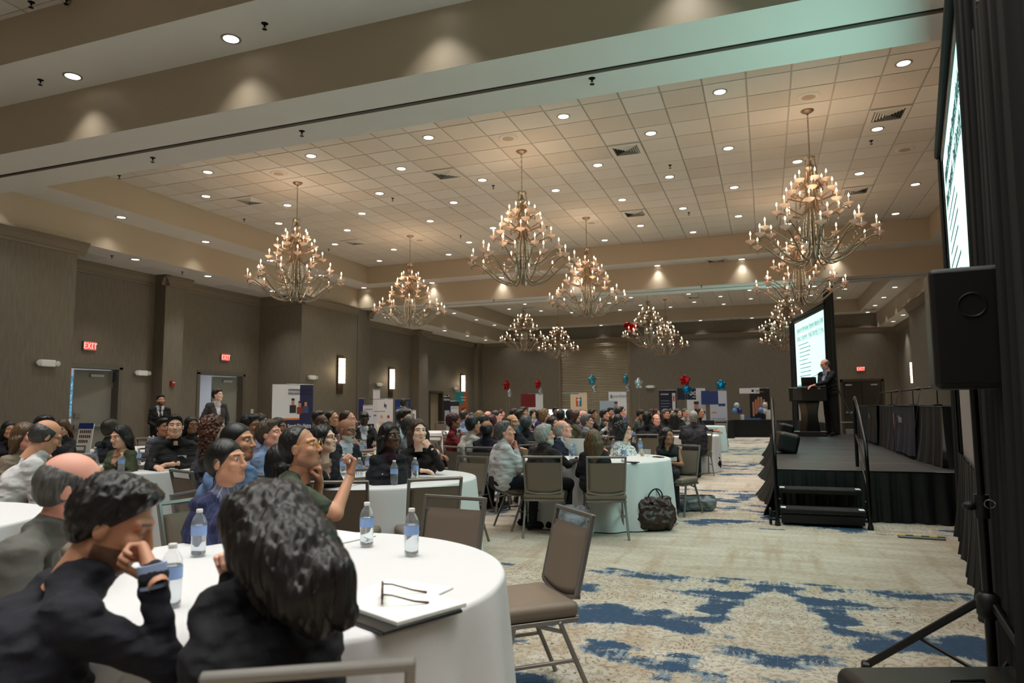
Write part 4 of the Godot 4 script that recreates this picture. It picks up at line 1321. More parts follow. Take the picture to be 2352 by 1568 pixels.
func make_chair() -> Node3D:
	# faces +z; origin on the floor under the seat
	var o := Node3D.new()
	var fm: Material = mats["chair_frame"]
	var seat := MB.new()
	seat.rbox(Vector3(0, 0.438, 0.012), Vector3(0.440, 0.075, 0.435), 0.032, 4)
	part("seat", seat.mesh(), mats["chair_vinyl"], o)
	var sf := MB.new()
	for s in [-1.0, 1.0]: sf.bar(Vector3(s * 0.205, 0.392, -0.20), Vector3(s * 0.205, 0.392, 0.215), 0.022, 0.022)
	sf.bar(Vector3(-0.205, 0.392, 0.205), Vector3(0.205, 0.392, 0.205), 0.022, 0.022, Vector3.UP)
	sf.bar(Vector3(-0.205, 0.392, -0.19), Vector3(0.205, 0.392, -0.19), 0.022, 0.022, Vector3.UP)
	part("seat_frame", sf.mesh(), fm, o)
	for s in [-1.0, 1.0]:
		var a := MB.new()
		a.bar(Vector3(s * 0.207, 0.392, 0.13), Vector3(s * 0.222, 0.0, 0.225), 0.024, 0.020, Vector3.RIGHT, 0.004)
		part("leg", a.mesh(), fm, o)
		var b := MB.new()
		b.bar(Vector3(s * 0.207, 0.392, -0.10), Vector3(s * 0.222, 0.0, -0.27), 0.024, 0.020, Vector3.RIGHT, 0.004)
		part("leg", b.mesh(), fm, o)
		var c := MB.new()
		c.bar(Vector3(s * 0.214, 0.21, 0.175), Vector3(s * 0.214, 0.21, -0.18), 0.016, 0.016)
		part("stretcher", c.mesh(), fm, o)
		var e := MB.new()
		e.bar(Vector3(s * 0.207, 0.34, -0.125), Vector3(s * 0.207, 0.385, 0.02), 0.012, 0.018)
		part("brace", e.mesh(), fm, o)
	# back: leans 13 degrees, frame with a hand gap over the pad
	var tilt := deg_to_rad(13.0)
	var bz := Vector3(0, sin(tilt), cos(tilt))            # pad's front normal, roughly
	var by := Vector3(0, cos(tilt), -sin(tilt))
	var b0 := Vector3(0, 0.472, -0.198)
	var H := 0.412
	var bf := MB.new()
	for s in [-1.0, 1.0]: bf.bar(b0 + Vector3(s * 0.196, 0.02, 0), b0 + by * H + Vector3(s * 0.203, 0, 0), 0.022, 0.026, Vector3.RIGHT, 0.004)
	bf.bar(b0 + by * (H - 0.011) + Vector3(-0.214, 0, 0), b0 + by * (H - 0.011) + Vector3(0.214, 0, 0), 0.026, 0.022, bz, 0.004)
	var low := PackedVector3Array()
	for i in 11:
		var x: float = -0.2 + 0.04 * i
		low.append(b0 + Vector3(x, 0, 0) + by * (0.020 - 0.030 * (1.0 - pow(x / 0.2, 2))))
	for i in 10: bf.bar(low[i], low[i + 1] + (low[i + 1] - low[i]) * 0.1, 0.026, 0.020, bz, 0.002)
	part("back_frame", bf.mesh(), fm, o)
	var br := MB.new()
	br.box(b0 + by * -0.05 + bz * -0.004, Vector3(0.115, 0.115, 0.008), 0.002, Basis(Vector3.RIGHT, by, bz))
	br.bar(b0 - by * 0.10, Vector3(0, 0.385, -0.185), 0.115, 0.008, Vector3.RIGHT)
	part("back_bracket", br.mesh(), fm, o)
	# pad with a bowed lower edge and full faces
	var pad := MB.new()
	var pb := Basis(Vector3.RIGHT, by, bz)
	for face in [1.0, -1.0]:
		pad.sheet(10, 10, func(u: float, w: float) -> Vector3:
			var x: float = (u - 0.5) * 0.376 * (1.0 + 0.02 * w) * face
			var yb := 0.020 - 0.030 * (1.0 - pow((u - 0.5) * 2.0, 2)) + 0.010
			var y := lerpf(yb, H - 0.075, w)
			var ed := minf(minf(u, 1.0 - u) * 9.0, minf(w, 1.0 - w) * 9.0)
			var th := 0.006 + 0.024 * sqrt(clampf(1.0 - pow(1.0 - clampf(ed, 0, 1), 2), 0, 1)) * (1.0 if face > 0 else 0.55)
			return b0 + pb * Vector3(x, y, th * face))
	part("back_pad", pad.mesh(), mats["chair_vinyl"], o)
	return o

func put_chair(pos: Vector3, f: Vector3, label: String, group := "grey banquet chairs") -> Node3D:
	if chair0 == null: chair0 = make_chair()
	var o: Node3D = chair0 if not chair_used else chair0.duplicate()
	chair_used = true
	o.name = numbered("banquet_chair")
	add_child(o)
	o.position = pos
	o.rotation.y = atan2(f.x, f.z)
	tag(o, label, "chair", group)
	return o

func chair_at(u: float, v: float, tx: float, tz: float, label: String, twist := 0.0) -> void:
	var p := on_y(u, v, CHAIR_TOP)
	var f := (Vector3(tx, 0, tz) - Vector3(p.x, 0, p.z)).normalized().rotated(Vector3.UP, deg_to_rad(twist))
	put_chair(Vector3(p.x, 0, p.z) + f * 0.285, f, label)

func build_chairs() -> void:
	chair_at(780, 1103, -3.42, -5.68, "empty grey chair whose dark back hides the backpack")
	chair_at(1000, 1096, -3.42, -5.68, "empty grey chair pushed in beside the tan lit chair", -8)
	chair_at(1045, 1138, -1.95, -2.28, "empty tan lit chair across the table with the folder")
	chair_at(1318, 1168, -1.95, -2.45, "empty chair standing out on the blue patch of carpet", -6)
	chair_at(1086, 1047, -3.42, -5.68, "empty pale grey chair between two round tables", 4)
	chair_at(1495, 993, -1.9, -15.6, "empty grey chair behind the girl with long black hair")
	chair_at(1656, 966, -2.15, -22.4, "empty grey chair at the far aisle table", 10)
	chair_at(1215, 1019, -2.04, -8.60, "empty grey chair behind the man with the white beard", 10)
	chair_at(1335, 1012, -2.04, -8.60, "empty grey chair behind the white laptop", 0)
	chair_at(1090, 1012, -4.6, -12.3, "empty grey chair behind the man in the white shirt", 6)
	chair_at(1045, 1003, -4.6, -12.3, "empty grey chair with a slim upright back by the red dress", 60)
	chair_at(1020, 990, -4.6, -12.3, "empty grey chair in the row by the maroon bag", 75)
	chair_at(992, 1001, -5.45, -8.45, "empty grey chair beside the woman in the black blouse", -10)
	chair_at(857, 1033, -5.45, -8.45, "empty grey chair seen over the white table runner", 0)
	chair_at(815, 1009, -5.45, -8.45, "empty dark grey chair in front of the laptop table", 150)
	chair_at(338, 1004, -9.75, -8.9, "empty grey chair behind the man in the black shirt", 20)
	chair_at(462, 1037, -9.75, -8.9, "empty grey chair beside the buzz cut man", 40)
	chair_at(1012, 968, -8.6, -16.6, "empty grey chair in the back rows by the dark banner", 0)
	chair_at(1343, 975, -5.6, -16.3, "empty brown chair behind the grey suited man", 0)
	chair_at(1318, 990, -4.6, -12.3, "empty brown chair next to the blonde woman's table", -100)
	chair_at(612, 1090, -3.42, -5.68, "empty grey chair behind the woman in the pinstripe blazer", 0)
	chair_at(332, 1104, -4.98, -2.55, "empty grey chair against the long white tablecloth", 0)

# ---------------------------------------------------------------- distance fields meshed as surface nets
class Field:
	var cell: float
	var org: Vector3
	var nx: int
	var ny: int
	var nz: int
	var d := PackedFloat32Array()

	func _init(lo: Vector3, hi: Vector3, c: float) -> void:
		cell = c
		org = lo
		nx = int(ceil((hi.x - lo.x) / c)) + 1
		ny = int(ceil((hi.y - lo.y) / c)) + 1
		nz = int(ceil((hi.z - lo.z) / c)) + 1
		d.resize(nx * ny * nz)
		d.fill(9.0)

	func capsule(a: Vector3, b: Vector3, ra: float, rb: float, k: float) -> void:
		var rm := maxf(ra, rb) + k + cell * 2.0
		var lo := (a.min(b) - Vector3(rm, rm, rm) - org) / cell
		var hi := (a.max(b) + Vector3(rm, rm, rm) - org) / cell
		var x0 := maxi(0, int(lo.x)); var x1 := mini(nx - 1, int(hi.x) + 1)
		var y0 := maxi(0, int(lo.y)); var y1 := mini(ny - 1, int(hi.y) + 1)
		var z0 := maxi(0, int(lo.z)); var z1 := mini(nz - 1, int(hi.z) + 1)
		var ab := b - a
		var inv := 1.0 / maxf(ab.length_squared(), 1e-9)
		var dr := rb - ra
		var ik := 1.0 / maxf(k, 1e-6)
		for z in range(z0, z1 + 1):
			for y in range(y0, y1 + 1):
				var i := (z * ny + y) * nx + x0
				var p := Vector3(x0 * cell, y * cell, z * cell) + org - a
				for x in range(x0, x1 + 1):
					var t := clampf(p.dot(ab) * inv, 0.0, 1.0)
					var e := (p - ab * t).length() - ra - dr * t
					var o := d[i]
					var h := maxf(k - absf(o - e), 0.0) * ik
					d[i] = minf(o, e) - h * h * k * 0.25
					i += 1
					p.x += cell

	func ellipsoid(c: Vector3, r: Vector3, k: float, sub := false) -> void:
		var m := maxf(r.x, maxf(r.y, r.z))
		var rm := m + k + cell * 2.0
		var lo := (c - r - Vector3(1, 1, 1) * (k + cell * 2.0) - org) / cell
		var hi := (c + r + Vector3(1, 1, 1) * (k + cell * 2.0) - org) / cell
		var x0 := maxi(0, int(lo.x)); var x1 := mini(nx - 1, int(hi.x) + 1)
		var y0 := maxi(0, int(lo.y)); var y1 := mini(ny - 1, int(hi.y) + 1)
		var z0 := maxi(0, int(lo.z)); var z1 := mini(nz - 1, int(hi.z) + 1)
		var ir := Vector3(1.0 / r.x, 1.0 / r.y, 1.0 / r.z)
		var ir2 := ir * ir
		var ik := 1.0 / maxf(k, 1e-6)
		for z in range(z0, z1 + 1):
			for y in range(y0, y1 + 1):
				var i := (z * ny + y) * nx + x0
				var p := Vector3(x0 * cell, y * cell, z * cell) + org - c
				for x in range(x0, x1 + 1):
					var k0 := (p * ir).length()
					var k1 := (p * ir2).length()
					var e := k0 * (k0 - 1.0) / k1 if k1 > 1e-6 else -m
					var o := d[i]
					if sub:
						e = -e
						var h := maxf(k - absf(o - e), 0.0) * ik
						d[i] = maxf(o, e) + h * h * k * 0.25
					else:
						var h := maxf(k - absf(o - e), 0.0) * ik
						d[i] = minf(o, e) - h * h * k * 0.25
					i += 1
					p.x += cell

	func cut(pt: Vector3, nrm: Vector3, k := 0.0) -> void:      # keeps what lies behind the plane
		var ik := 1.0 / maxf(k, 1e-6)
		var i := 0
		for z in nz:
			for y in ny:
				for x in nx:
					if d[i] < 1.0:
						var e := (Vector3(x * cell, y * cell, z * cell) + org - pt).dot(nrm)
						var o := d[i]
						var h := maxf(k - absf(o - e), 0.0) * ik
						d[i] = maxf(o, e) + h * h * k * 0.25
					i += 1

	func ruffle(amp: float, freq: Vector3, seed_: int) -> void:
		var n := FastNoiseLite.new()
		n.seed = seed_
		n.frequency = 1.0
		n.fractal_octaves = 2
		var i := 0
		for z in nz:
			for y in ny:
				for x in nx:
					if absf(d[i]) < 0.06:
						d[i] += amp * n.get_noise_3d((x * cell + org.x) * freq.x, (y * cell + org.y) * freq.y, (z * cell + org.z) * freq.z)
					i += 1

	func net() -> Array:                                         # [vertices, normals, indices]
		var vs := PackedVector3Array()
		var ns := PackedVector3Array()
		var ix := PackedInt32Array()
		var id := PackedInt32Array()
		id.resize(nx * ny * nz)
		id.fill(-1)
		var sy := nx
		var sz := nx * ny
		var lim := cell * 3.6
		for z in nz - 1:
			for y in ny - 1:
				var i := (z * ny + y) * nx
				for x in nx - 1:
					var a := d[i]
					if a < lim and a > -lim:
						var b := d[i + 1]; var c := d[i + sy]; var e := d[i + sy + 1]
						var f := d[i + sz]; var g := d[i + sz + 1]; var h := d[i + sz + sy]; var j := d[i + sz + sy + 1]
						var neg := int(a < 0) + int(b < 0) + int(c < 0) + int(e < 0) + int(f < 0) + int(g < 0) + int(h < 0) + int(j < 0)
						if neg != 0 and neg != 8:
							var s := Vector3.ZERO
							var m := 0
							if (a < 0) != (b < 0): s += Vector3(a / (a - b), 0, 0); m += 1
							if (c < 0) != (e < 0): s += Vector3(c / (c - e), 1, 0); m += 1
							if (f < 0) != (g < 0): s += Vector3(f / (f - g), 0, 1); m += 1
							if (h < 0) != (j < 0): s += Vector3(h / (h - j), 1, 1); m += 1
							if (a < 0) != (c < 0): s += Vector3(0, a / (a - c), 0); m += 1
							if (b < 0) != (e < 0): s += Vector3(1, b / (b - e), 0); m += 1
							if (f < 0) != (h < 0): s += Vector3(0, f / (f - h), 1); m += 1
							if (g < 0) != (j < 0): s += Vector3(1, g / (g - j), 1); m += 1
							if (a < 0) != (f < 0): s += Vector3(0, 0, a / (a - f)); m += 1
							if (b < 0) != (g < 0): s += Vector3(1, 0, b / (b - g)); m += 1
							if (c < 0) != (h < 0): s += Vector3(0, 1, c / (c - h)); m += 1
							if (e < 0) != (j < 0): s += Vector3(1, 1, e / (e - j)); m += 1
							s /= m
							id[i] = vs.size()
							vs.append(org + (Vector3(x, y, z) + s) * cell)
							ns.append(Vector3((b - a) + (e - c) + (g - f) + (j - h), (c - a) + (e - b) + (h - f) + (j - g), (f - a) + (g - b) + (h - c) + (j - e)).normalized())
					i += 1
		for z in range(1, nz - 1):
			for y in range(1, ny - 1):
				var i := (z * ny + y) * nx + 1
				for x in range(1, nx - 1):
					var a := d[i]
					if a < lim and a > -lim:
						var na := a < 0
						if na != (d[i + 1] < 0): _q(ix, id[i - sy - sz], id[i - sz], id[i], id[i - sy], na)
						if na != (d[i + sy] < 0): _q(ix, id[i - 1 - sz], id[i - 1], id[i], id[i - sz], na)
						if na != (d[i + sz] < 0): _q(ix, id[i - 1 - sy], id[i - sy], id[i], id[i - 1], na)
					i += 1
		return [vs, ns, ix]

	func _q(ix: PackedInt32Array, a: int, b: int, c: int, e: int, flip: bool) -> void:
		if a < 0 or b < 0 or c < 0 or e < 0: return
		if flip: ix.append_array(PackedInt32Array([a, c, b, a, e, c]))
		else: ix.append_array(PackedInt32Array([a, b, c, a, c, e]))

# ---------------------------------------------------------------- heads, hair, hands: shared shapes in their own axes (+z is forward)
var HEAD := {}
var HAIR := {}
var HAND := {}

func make_head(cell: float, female: bool) -> Array:
	var f := Field.new(Vector3(-0.105, -0.20, -0.14), Vector3(0.105, 0.145, 0.145), cell)
	var j := 0.92 if female else 1.0
	f.ellipsoid(Vector3(0, 0.035, -0.018), Vector3(0.0745, 0.088, 0.096), 0.02)
	f.ellipsoid(Vector3(0, -0.035, 0.018), Vector3(0.060 * j, 0.082 * j, 0.072), 0.03)
	f.capsule(Vector3(-0.012, -0.093 * j, 0.056), Vector3(0.012, -0.093 * j, 0.056), 0.024 * j, 0.024 * j, 0.03)
	for s in [-1.0, 1.0]:
		f.capsule(Vector3(s * 0.052 * j, -0.055, -0.004), Vector3(s * 0.022, -0.092 * j, 0.048), 0.020, 0.018, 0.025)
		f.ellipsoid(Vector3(s * 0.040, -0.022, 0.066), Vector3(0.022, 0.020, 0.018), 0.02)
		f.capsule(Vector3(s * 0.047, 0.030, 0.066), Vector3(s * 0.010, 0.030, 0.082), 0.010, 0.011, 0.015)
		f.ellipsoid(Vector3(s * 0.031, 0.009, 0.099), Vector3(0.018, 0.012, 0.016), 0.014, true)
		f.ellipsoid(Vector3(s * 0.077, -0.002, -0.008), Vector3(0.010, 0.031, 0.019), 0.006)
	f.capsule(Vector3(0, 0.018, 0.086), Vector3(0, -0.028, 0.107), 0.008, 0.012 * j, 0.012)
	for s in [-1.0, 1.0]:
		f.ellipsoid(Vector3(s * 0.012, -0.031, 0.098), Vector3(0.009, 0.008, 0.010), 0.006)
		f.capsule(Vector3(0, -0.0565, 0.090), Vector3(s * 0.021, -0.060, 0.080), 0.0065, 0.004, 0.004)
		f.capsule(Vector3(0, -0.068, 0.089), Vector3(s * 0.018, -0.064, 0.080), 0.0072, 0.004, 0.004)
		f.ellipsoid(Vector3(s * 0.031, 0.008, 0.074), Vector3(0.0135, 0.0125, 0.0125), 0.004)
	f.capsule(Vector3(0, -0.07, -0.02), Vector3(0, -0.22, -0.045), 0.050 * j, 0.054 * j, 0.03)
	var m := f.net()
	# what each vertex is: 0 skin, 1 lips, 2 eye white, 3 iris, 4 brow, 5 beard area, 6 scalp
	var vs: PackedVector3Array = m[0]
	var kind := PackedByteArray()
	kind.resize(vs.size())
	for i in vs.size():
		var p := vs[i]
		var ax := absf(p.x)
		var k := 0
		if p.z > 0.068 and ax < 0.024 and p.y < -0.0525 and p.y > -0.0745: k = 1
		elif p.z > 0.070 and Vector2(ax - 0.031, (p.y - 0.008) * 1.5).length() < 0.012:
			k = 3 if Vector2(ax - 0.031, p.y - 0.008).length() < 0.0062 else 2
		elif p.z > 0.060 and p.y > 0.0245 and p.y < 0.035 and ax > 0.013 and ax < 0.050: k = 4
		elif p.y < -0.042 and p.y > -0.125 and p.z > -0.012 and not (p.z > 0.09 and p.y > -0.05): k = 5
		elif p.y > -0.02 and p.z < 0.075 - maxf(0.0, 0.085 - p.y) * 0.95 and p.y > -0.045 - p.z * 0.2: k = 6
		kind[i] = k
	return [m[0], m[1], m[2], kind]

func make_hair(kind: String, cell: float) -> Array:
	var long_ := kind in ["long", "longcurly", "verylong", "shawl"]
	var lo := Vector3(-0.17, -0.46 if long_ else -0.22, -0.22)
	var hi := Vector3(0.17, 0.20, 0.16)
	var f := Field.new(lo, hi, cell)
	var c := Vector3(0, 0.037, -0.020)
	match kind:
		"short", "grey", "spiky":
			f.ellipsoid(c, Vector3(0.086, 0.102, 0.106), 0.02)
			f.ellipsoid(Vector3(0, 0.0, -0.045), Vector3(0.078, 0.085, 0.070), 0.03)
			f.ellipsoid(Vector3(0, 0.095, 0.040), Vector3(0.060, 0.030, 0.050), 0.03)
			f.ruffle(0.008 if kind == "spiky" else 0.005, Vector3(45, 22, 45), 3)
			f.cut(Vector3(0, 0.088, 0.086), Vector3(0, -0.66, 0.75), 0.015)
			f.cut(Vector3(0, -0.055, 0), Vector3(0, -1, 0.25).normalized(), 0.01)
		"buzz":
			f.ellipsoid(c, Vector3(0.079, 0.093, 0.101), 0.02)
			f.ellipsoid(Vector3(0, -0.005, -0.045), Vector3(0.072, 0.08, 0.062), 0.03)
			f.cut(Vector3(0, 0.082, 0.086), Vector3(0, -0.66, 0.75), 0.012)
			f.cut(Vector3(0, -0.05, 0), Vector3(0, -1, 0.25).normalized(), 0.01)
		"receding":
			f.ellipsoid(c, Vector3(0.083, 0.096, 0.104), 0.02)
			f.ellipsoid(Vector3(0, -0.01, -0.045), Vector3(0.077, 0.08, 0.068), 0.03)
			f.ruffle(0.004, Vector3(45, 22, 45), 5)
			f.cut(Vector3(0, 0.105, 0.045), Vector3(0, -0.45, 0.89), 0.015)
			f.cut(Vector3(0, -0.055, 0), Vector3(0, -1, 0.25).normalized(), 0.01)
		"horseshoe":
			f.ellipsoid(Vector3(0, 0.02, -0.024), Vector3(0.086, 0.085, 0.103), 0.02)
			f.ellipsoid(Vector3(0, -0.01, -0.045), Vector3(0.080, 0.075, 0.072), 0.03)
			f.ruffle(0.004, Vector3(45, 22, 45), 6)
			f.ellipsoid(Vector3(0, 0.115, 0.02), Vector3(0.088, 0.085, 0.125), 0.012, true)
			f.cut(Vector3(0, 0.02, 0.030), Vector3(0, -0.25, 0.97), 0.01)
			f.cut(Vector3(0, -0.055, 0), Vector3(0, -1, 0.25).normalized(), 0.01)
		"bob":
			f.ellipsoid(c, Vector3(0.092, 0.104, 0.110), 0.02)
			f.ellipsoid(Vector3(0, -0.03, -0.035), Vector3(0.098, 0.095, 0.085), 0.04)
			f.ruffle(0.007, Vector3(38, 14, 38), 8)
			f.cut(Vector3(0, 0.080, 0.088), Vector3(0, -0.55, 0.83), 0.015)
			f.ellipsoid(Vector3(0, -0.045, 0.085), Vector3(0.066, 0.115, 0.085), 0.012, true)
		"curly":
			f.ellipsoid(c + Vector3(0, 0.005, -0.01), Vector3(0.112, 0.112, 0.118), 0.02)
			f.ellipsoid(Vector3(0, -0.04, -0.035), Vector3(0.118, 0.10, 0.10), 0.04)
			f.ruffle(0.020, Vector3(40, 34, 40), 9)
			f.cut(Vector3(0, 0.082, 0.088), Vector3(0, -0.5, 0.86), 0.015)
			f.ellipsoid(Vector3(0, -0.045, 0.09), Vector3(0.066, 0.12, 0.085), 0.012, true)
		"bun":
			f.ellipsoid(c, Vector3(0.080, 0.095, 0.103), 0.02)
			f.ellipsoid(Vector3(0, -0.005, -0.05), Vector3(0.070, 0.075, 0.062), 0.03)
			f.ellipsoid(Vector3(0, 0.01, -0.135), Vector3(0.045, 0.045, 0.035), 0.02)
			f.ruffle(0.003, Vector3(50, 16, 50), 10)
			f.cut(Vector3(0, 0.080, 0.090), Vector3(0, -0.60, 0.80), 0.012)
			f.cut(Vector3(0, -0.045, 0), Vector3(0, -1, 0.35).normalized(), 0.01)
		"long", "longcurly", "verylong":
			f.ellipsoid(c, Vector3(0.090, 0.103, 0.109), 0.02)
			f.ellipsoid(Vector3(0, -0.03, -0.045), Vector3(0.094, 0.11, 0.082), 0.04)
			var drop := -0.40 if kind == "verylong" else -0.31
			for a in 9:
				var w := deg_to_rad(62.0 + 29.5 * a)
				var q := Vector3(sin(w) * 0.082, -0.03, cos(w) * 0.078 - 0.02)
				var e := Vector3(sin(w) * 0.105, drop + 0.03 * sin(a * 2.3), cos(w) * 0.075 - 0.045)
				f.capsule(q, e, 0.032, 0.022, 0.03)
			f.ruffle(0.022 if kind == "longcurly" else 0.006, Vector3(34, 30, 34) if kind == "longcurly" else Vector3(48, 7, 48), 12)
			f.cut(Vector3(0, 0.083, 0.090), Vector3(0, -0.52, 0.85), 0.015)
			f.ellipsoid(Vector3(0, -0.045, 0.090), Vector3(0.064, 0.125, 0.085), 0.012, true)
		"wrap":
			f.ellipsoid(Vector3(0, 0.055, -0.03), Vector3(0.098, 0.105, 0.120), 0.02)
			f.ellipsoid(Vector3(0, 0.0, -0.075), Vector3(0.085, 0.085, 0.075), 0.03)
			f.ruffle(0.010, Vector3(18, 40, 18), 14)
			f.cut(Vector3(0, 0.060, 0.088), Vector3(0, -0.55, 0.83), 0.015)
			f.cut(Vector3(0, -0.065, 0), Vector3(0, -1, 0.25).normalized(), 0.01)
		"shawl":
			f.ellipsoid(Vector3(0, 0.03, -0.022), Vector3(0.095, 0.108, 0.112), 0.02)
			f.ellipsoid(Vector3(0, -0.09, -0.02), Vector3(0.090, 0.09, 0.085), 0.05)
			f.capsule(Vector3(-0.06, -0.20, -0.02), Vector3(0.06, -0.20, -0.02), 0.085, 0.085, 0.05)
			f.ruffle(0.008, Vector3(20, 30, 20), 15)
			f.ellipsoid(Vector3(0, -0.015, 0.10), Vector3(0.058, 0.082, 0.075), 0.012, true)
	return f.net()

func make_hand(pose: String, cell: float) -> Array:
	# wrist at the origin, fingers towards +z, palm facing -y, thumb on +x
	var f := Field.new(Vector3(-0.07, -0.09, -0.05), Vector3(0.085, 0.05, 0.22), cell)
	f.capsule(Vector3(0, 0, -0.04), Vector3(0, 0, 0.012), 0.026, 0.025, 0.01)
	for x in [-0.026, -0.009, 0.009, 0.026]: f.capsule(Vector3(x * 0.7, 0, 0.015), Vector3(x, 0.002, 0.088), 0.016, 0.0125, 0.014)
	var curl: float = {"flat": 0.10, "relaxed": 0.42, "fist": 1.35}[pose]
	var len_ := [0.033, 0.041, 0.044, 0.039]
	for k in 4:
		var x: float = [-0.027, -0.009, 0.009, 0.026][k]
		var p := Vector3(x, 0.003, 0.088)
		var a := curl * 0.8
		var r := 0.0098 if k > 0 else 0.0085
		for s in 3:
			var L: float = len_[k] * [1.0, 0.72, 0.56][s]
			var q := p + Vector3(x * 0.06, -sin(a), cos(a)) * L
			f.capsule(p, q, r, r * 0.92, 0.003)
			p = q
			r *= 0.92
			a += curl * [1.0, 0.85, 0.7][s]
	var tb := Vector3(0.020, -0.006, 0.028)
	var t1 := Vector3(0.046, -0.018, 0.055)
	var t2 := Vector3(0.050, -0.030, 0.085) if pose != "fist" else Vector3(0.036, -0.040, 0.078)
	var t3 := Vector3(0.047, -0.036, 0.110) if pose != "fist" else Vector3(0.016, -0.046, 0.088)
	f.capsule(tb, t1, 0.016, 0.0125, 0.012)
	f.capsule(t1, t2, 0.0118, 0.0105, 0.004)
	f.capsule(t2, t3, 0.0102, 0.0085, 0.003)
	return f.net()

func make_body_stock() -> void:
	var jobs := []
	for lod in 2:
		for sex in 2: jobs.append(["head", lod, sex])
	for h in ["short", "buzz", "receding", "horseshoe", "bob", "curly", "bun", "long", "longcurly", "verylong", "wrap", "shawl", "spiky"]:
		jobs.append(["hair", h, 0])
	for p in ["flat", "relaxed", "fist"]:
		jobs.append(["hand", p, 0])
		jobs.append(["hand", p, 1])
	var out := []
	out.resize(jobs.size())
	var work := func(i: int) -> void:
		var j: Array = jobs[i]
		if j[0] == "head": out[i] = make_head(0.0046 if j[1] == 0 else 0.0082, j[2] == 1)
		elif j[0] == "hair": out[i] = make_hair(j[1], 0.0075)
		else: out[i] = make_hand(j[1], 0.0042 if j[2] == 0 else 0.008)
	var g := WorkerThreadPool.add_group_task(work, jobs.size())
	WorkerThreadPool.wait_for_group_task_completion(g)
	for i in jobs.size():
		var j: Array = jobs[i]
		if j[0] == "head": HEAD["%d%d" % [j[1], j[2]]] = out[i]
		elif j[0] == "hair": HAIR[j[1]] = arrays_mesh(out[i])
		else: HAND["%s%d" % [j[1], j[2]]] = out[i]

func arrays_mesh(m: Array, cols := PackedColorArray()) -> ArrayMesh:
	var am := ArrayMesh.new()
	var ar := []
	ar.resize(Mesh.ARRAY_MAX)
	ar[Mesh.ARRAY_VERTEX] = m[0]
	ar[Mesh.ARRAY_NORMAL] = m[1]
	ar[Mesh.ARRAY_INDEX] = m[2]
	if cols.size(): ar[Mesh.ARRAY_COLOR] = cols
	am.add_surface_from_arrays(Mesh.PRIMITIVE_TRIANGLES, ar)
	return am

# joins shape m, moved by xf, to the lists in acc: [vertices, normals, indices, colours]
func join(acc: Array, m: Array, xf: Transform3D, cols: PackedColorArray, mirror := false) -> void:
	var base: int = acc[0].size()
	var vs: PackedVector3Array = xf * (m[0] as PackedVector3Array)
	var bn := xf.basis.inverse().transposed()
	var ns: PackedVector3Array = Transform3D(bn, Vector3.ZERO) * (m[1] as PackedVector3Array)
	acc[0].append_array(vs)
	acc[1].append_array(ns)
	acc[3].append_array(cols)
	var ix: PackedInt32Array = m[2]
	var out := PackedInt32Array()
	out.resize(ix.size())
	if mirror:
		for i in range(0, ix.size(), 3):
			out[i] = ix[i] + base; out[i + 1] = ix[i + 2] + base; out[i + 2] = ix[i + 1] + base
	else:
		for i in ix.size(): out[i] = ix[i] + base
	acc[2].append_array(out)

func one_color(n: int, c: Color) -> PackedColorArray:
	var a := PackedColorArray()
	a.resize(n)
	a.fill(c)
	return a

func cam_dir(theta: float) -> Vector3:          # 0 looks at the camera, 90 to the right of the picture, 180 away
	var a := deg_to_rad(theta)
	var r := Vector3(cam_basis.x.x, 0, cam_basis.x.z).normalized()
	var b := Vector3(cam_basis.z.x, 0, cam_basis.z.z).normalized()
	return (b * cos(a) + r * sin(a)).normalized()

func bend(S: Vector3, W: Vector3, a: float, b: float, pole: Vector3) -> Array:   # [elbow, wrist within reach]
	var d := W - S
	var l := clampf(d.length(), absf(a - b) + 0.02, (a + b) * 0.995)
	var n := d.normalized()
	var x := (a * a - b * b + l * l) / (2.0 * l)
	var h := sqrt(maxf(a * a - x * x, 0.0))
	var pp := (pole - n * pole.dot(n)).normalized()
	return [S + n * x + pp * h, S + n * l]

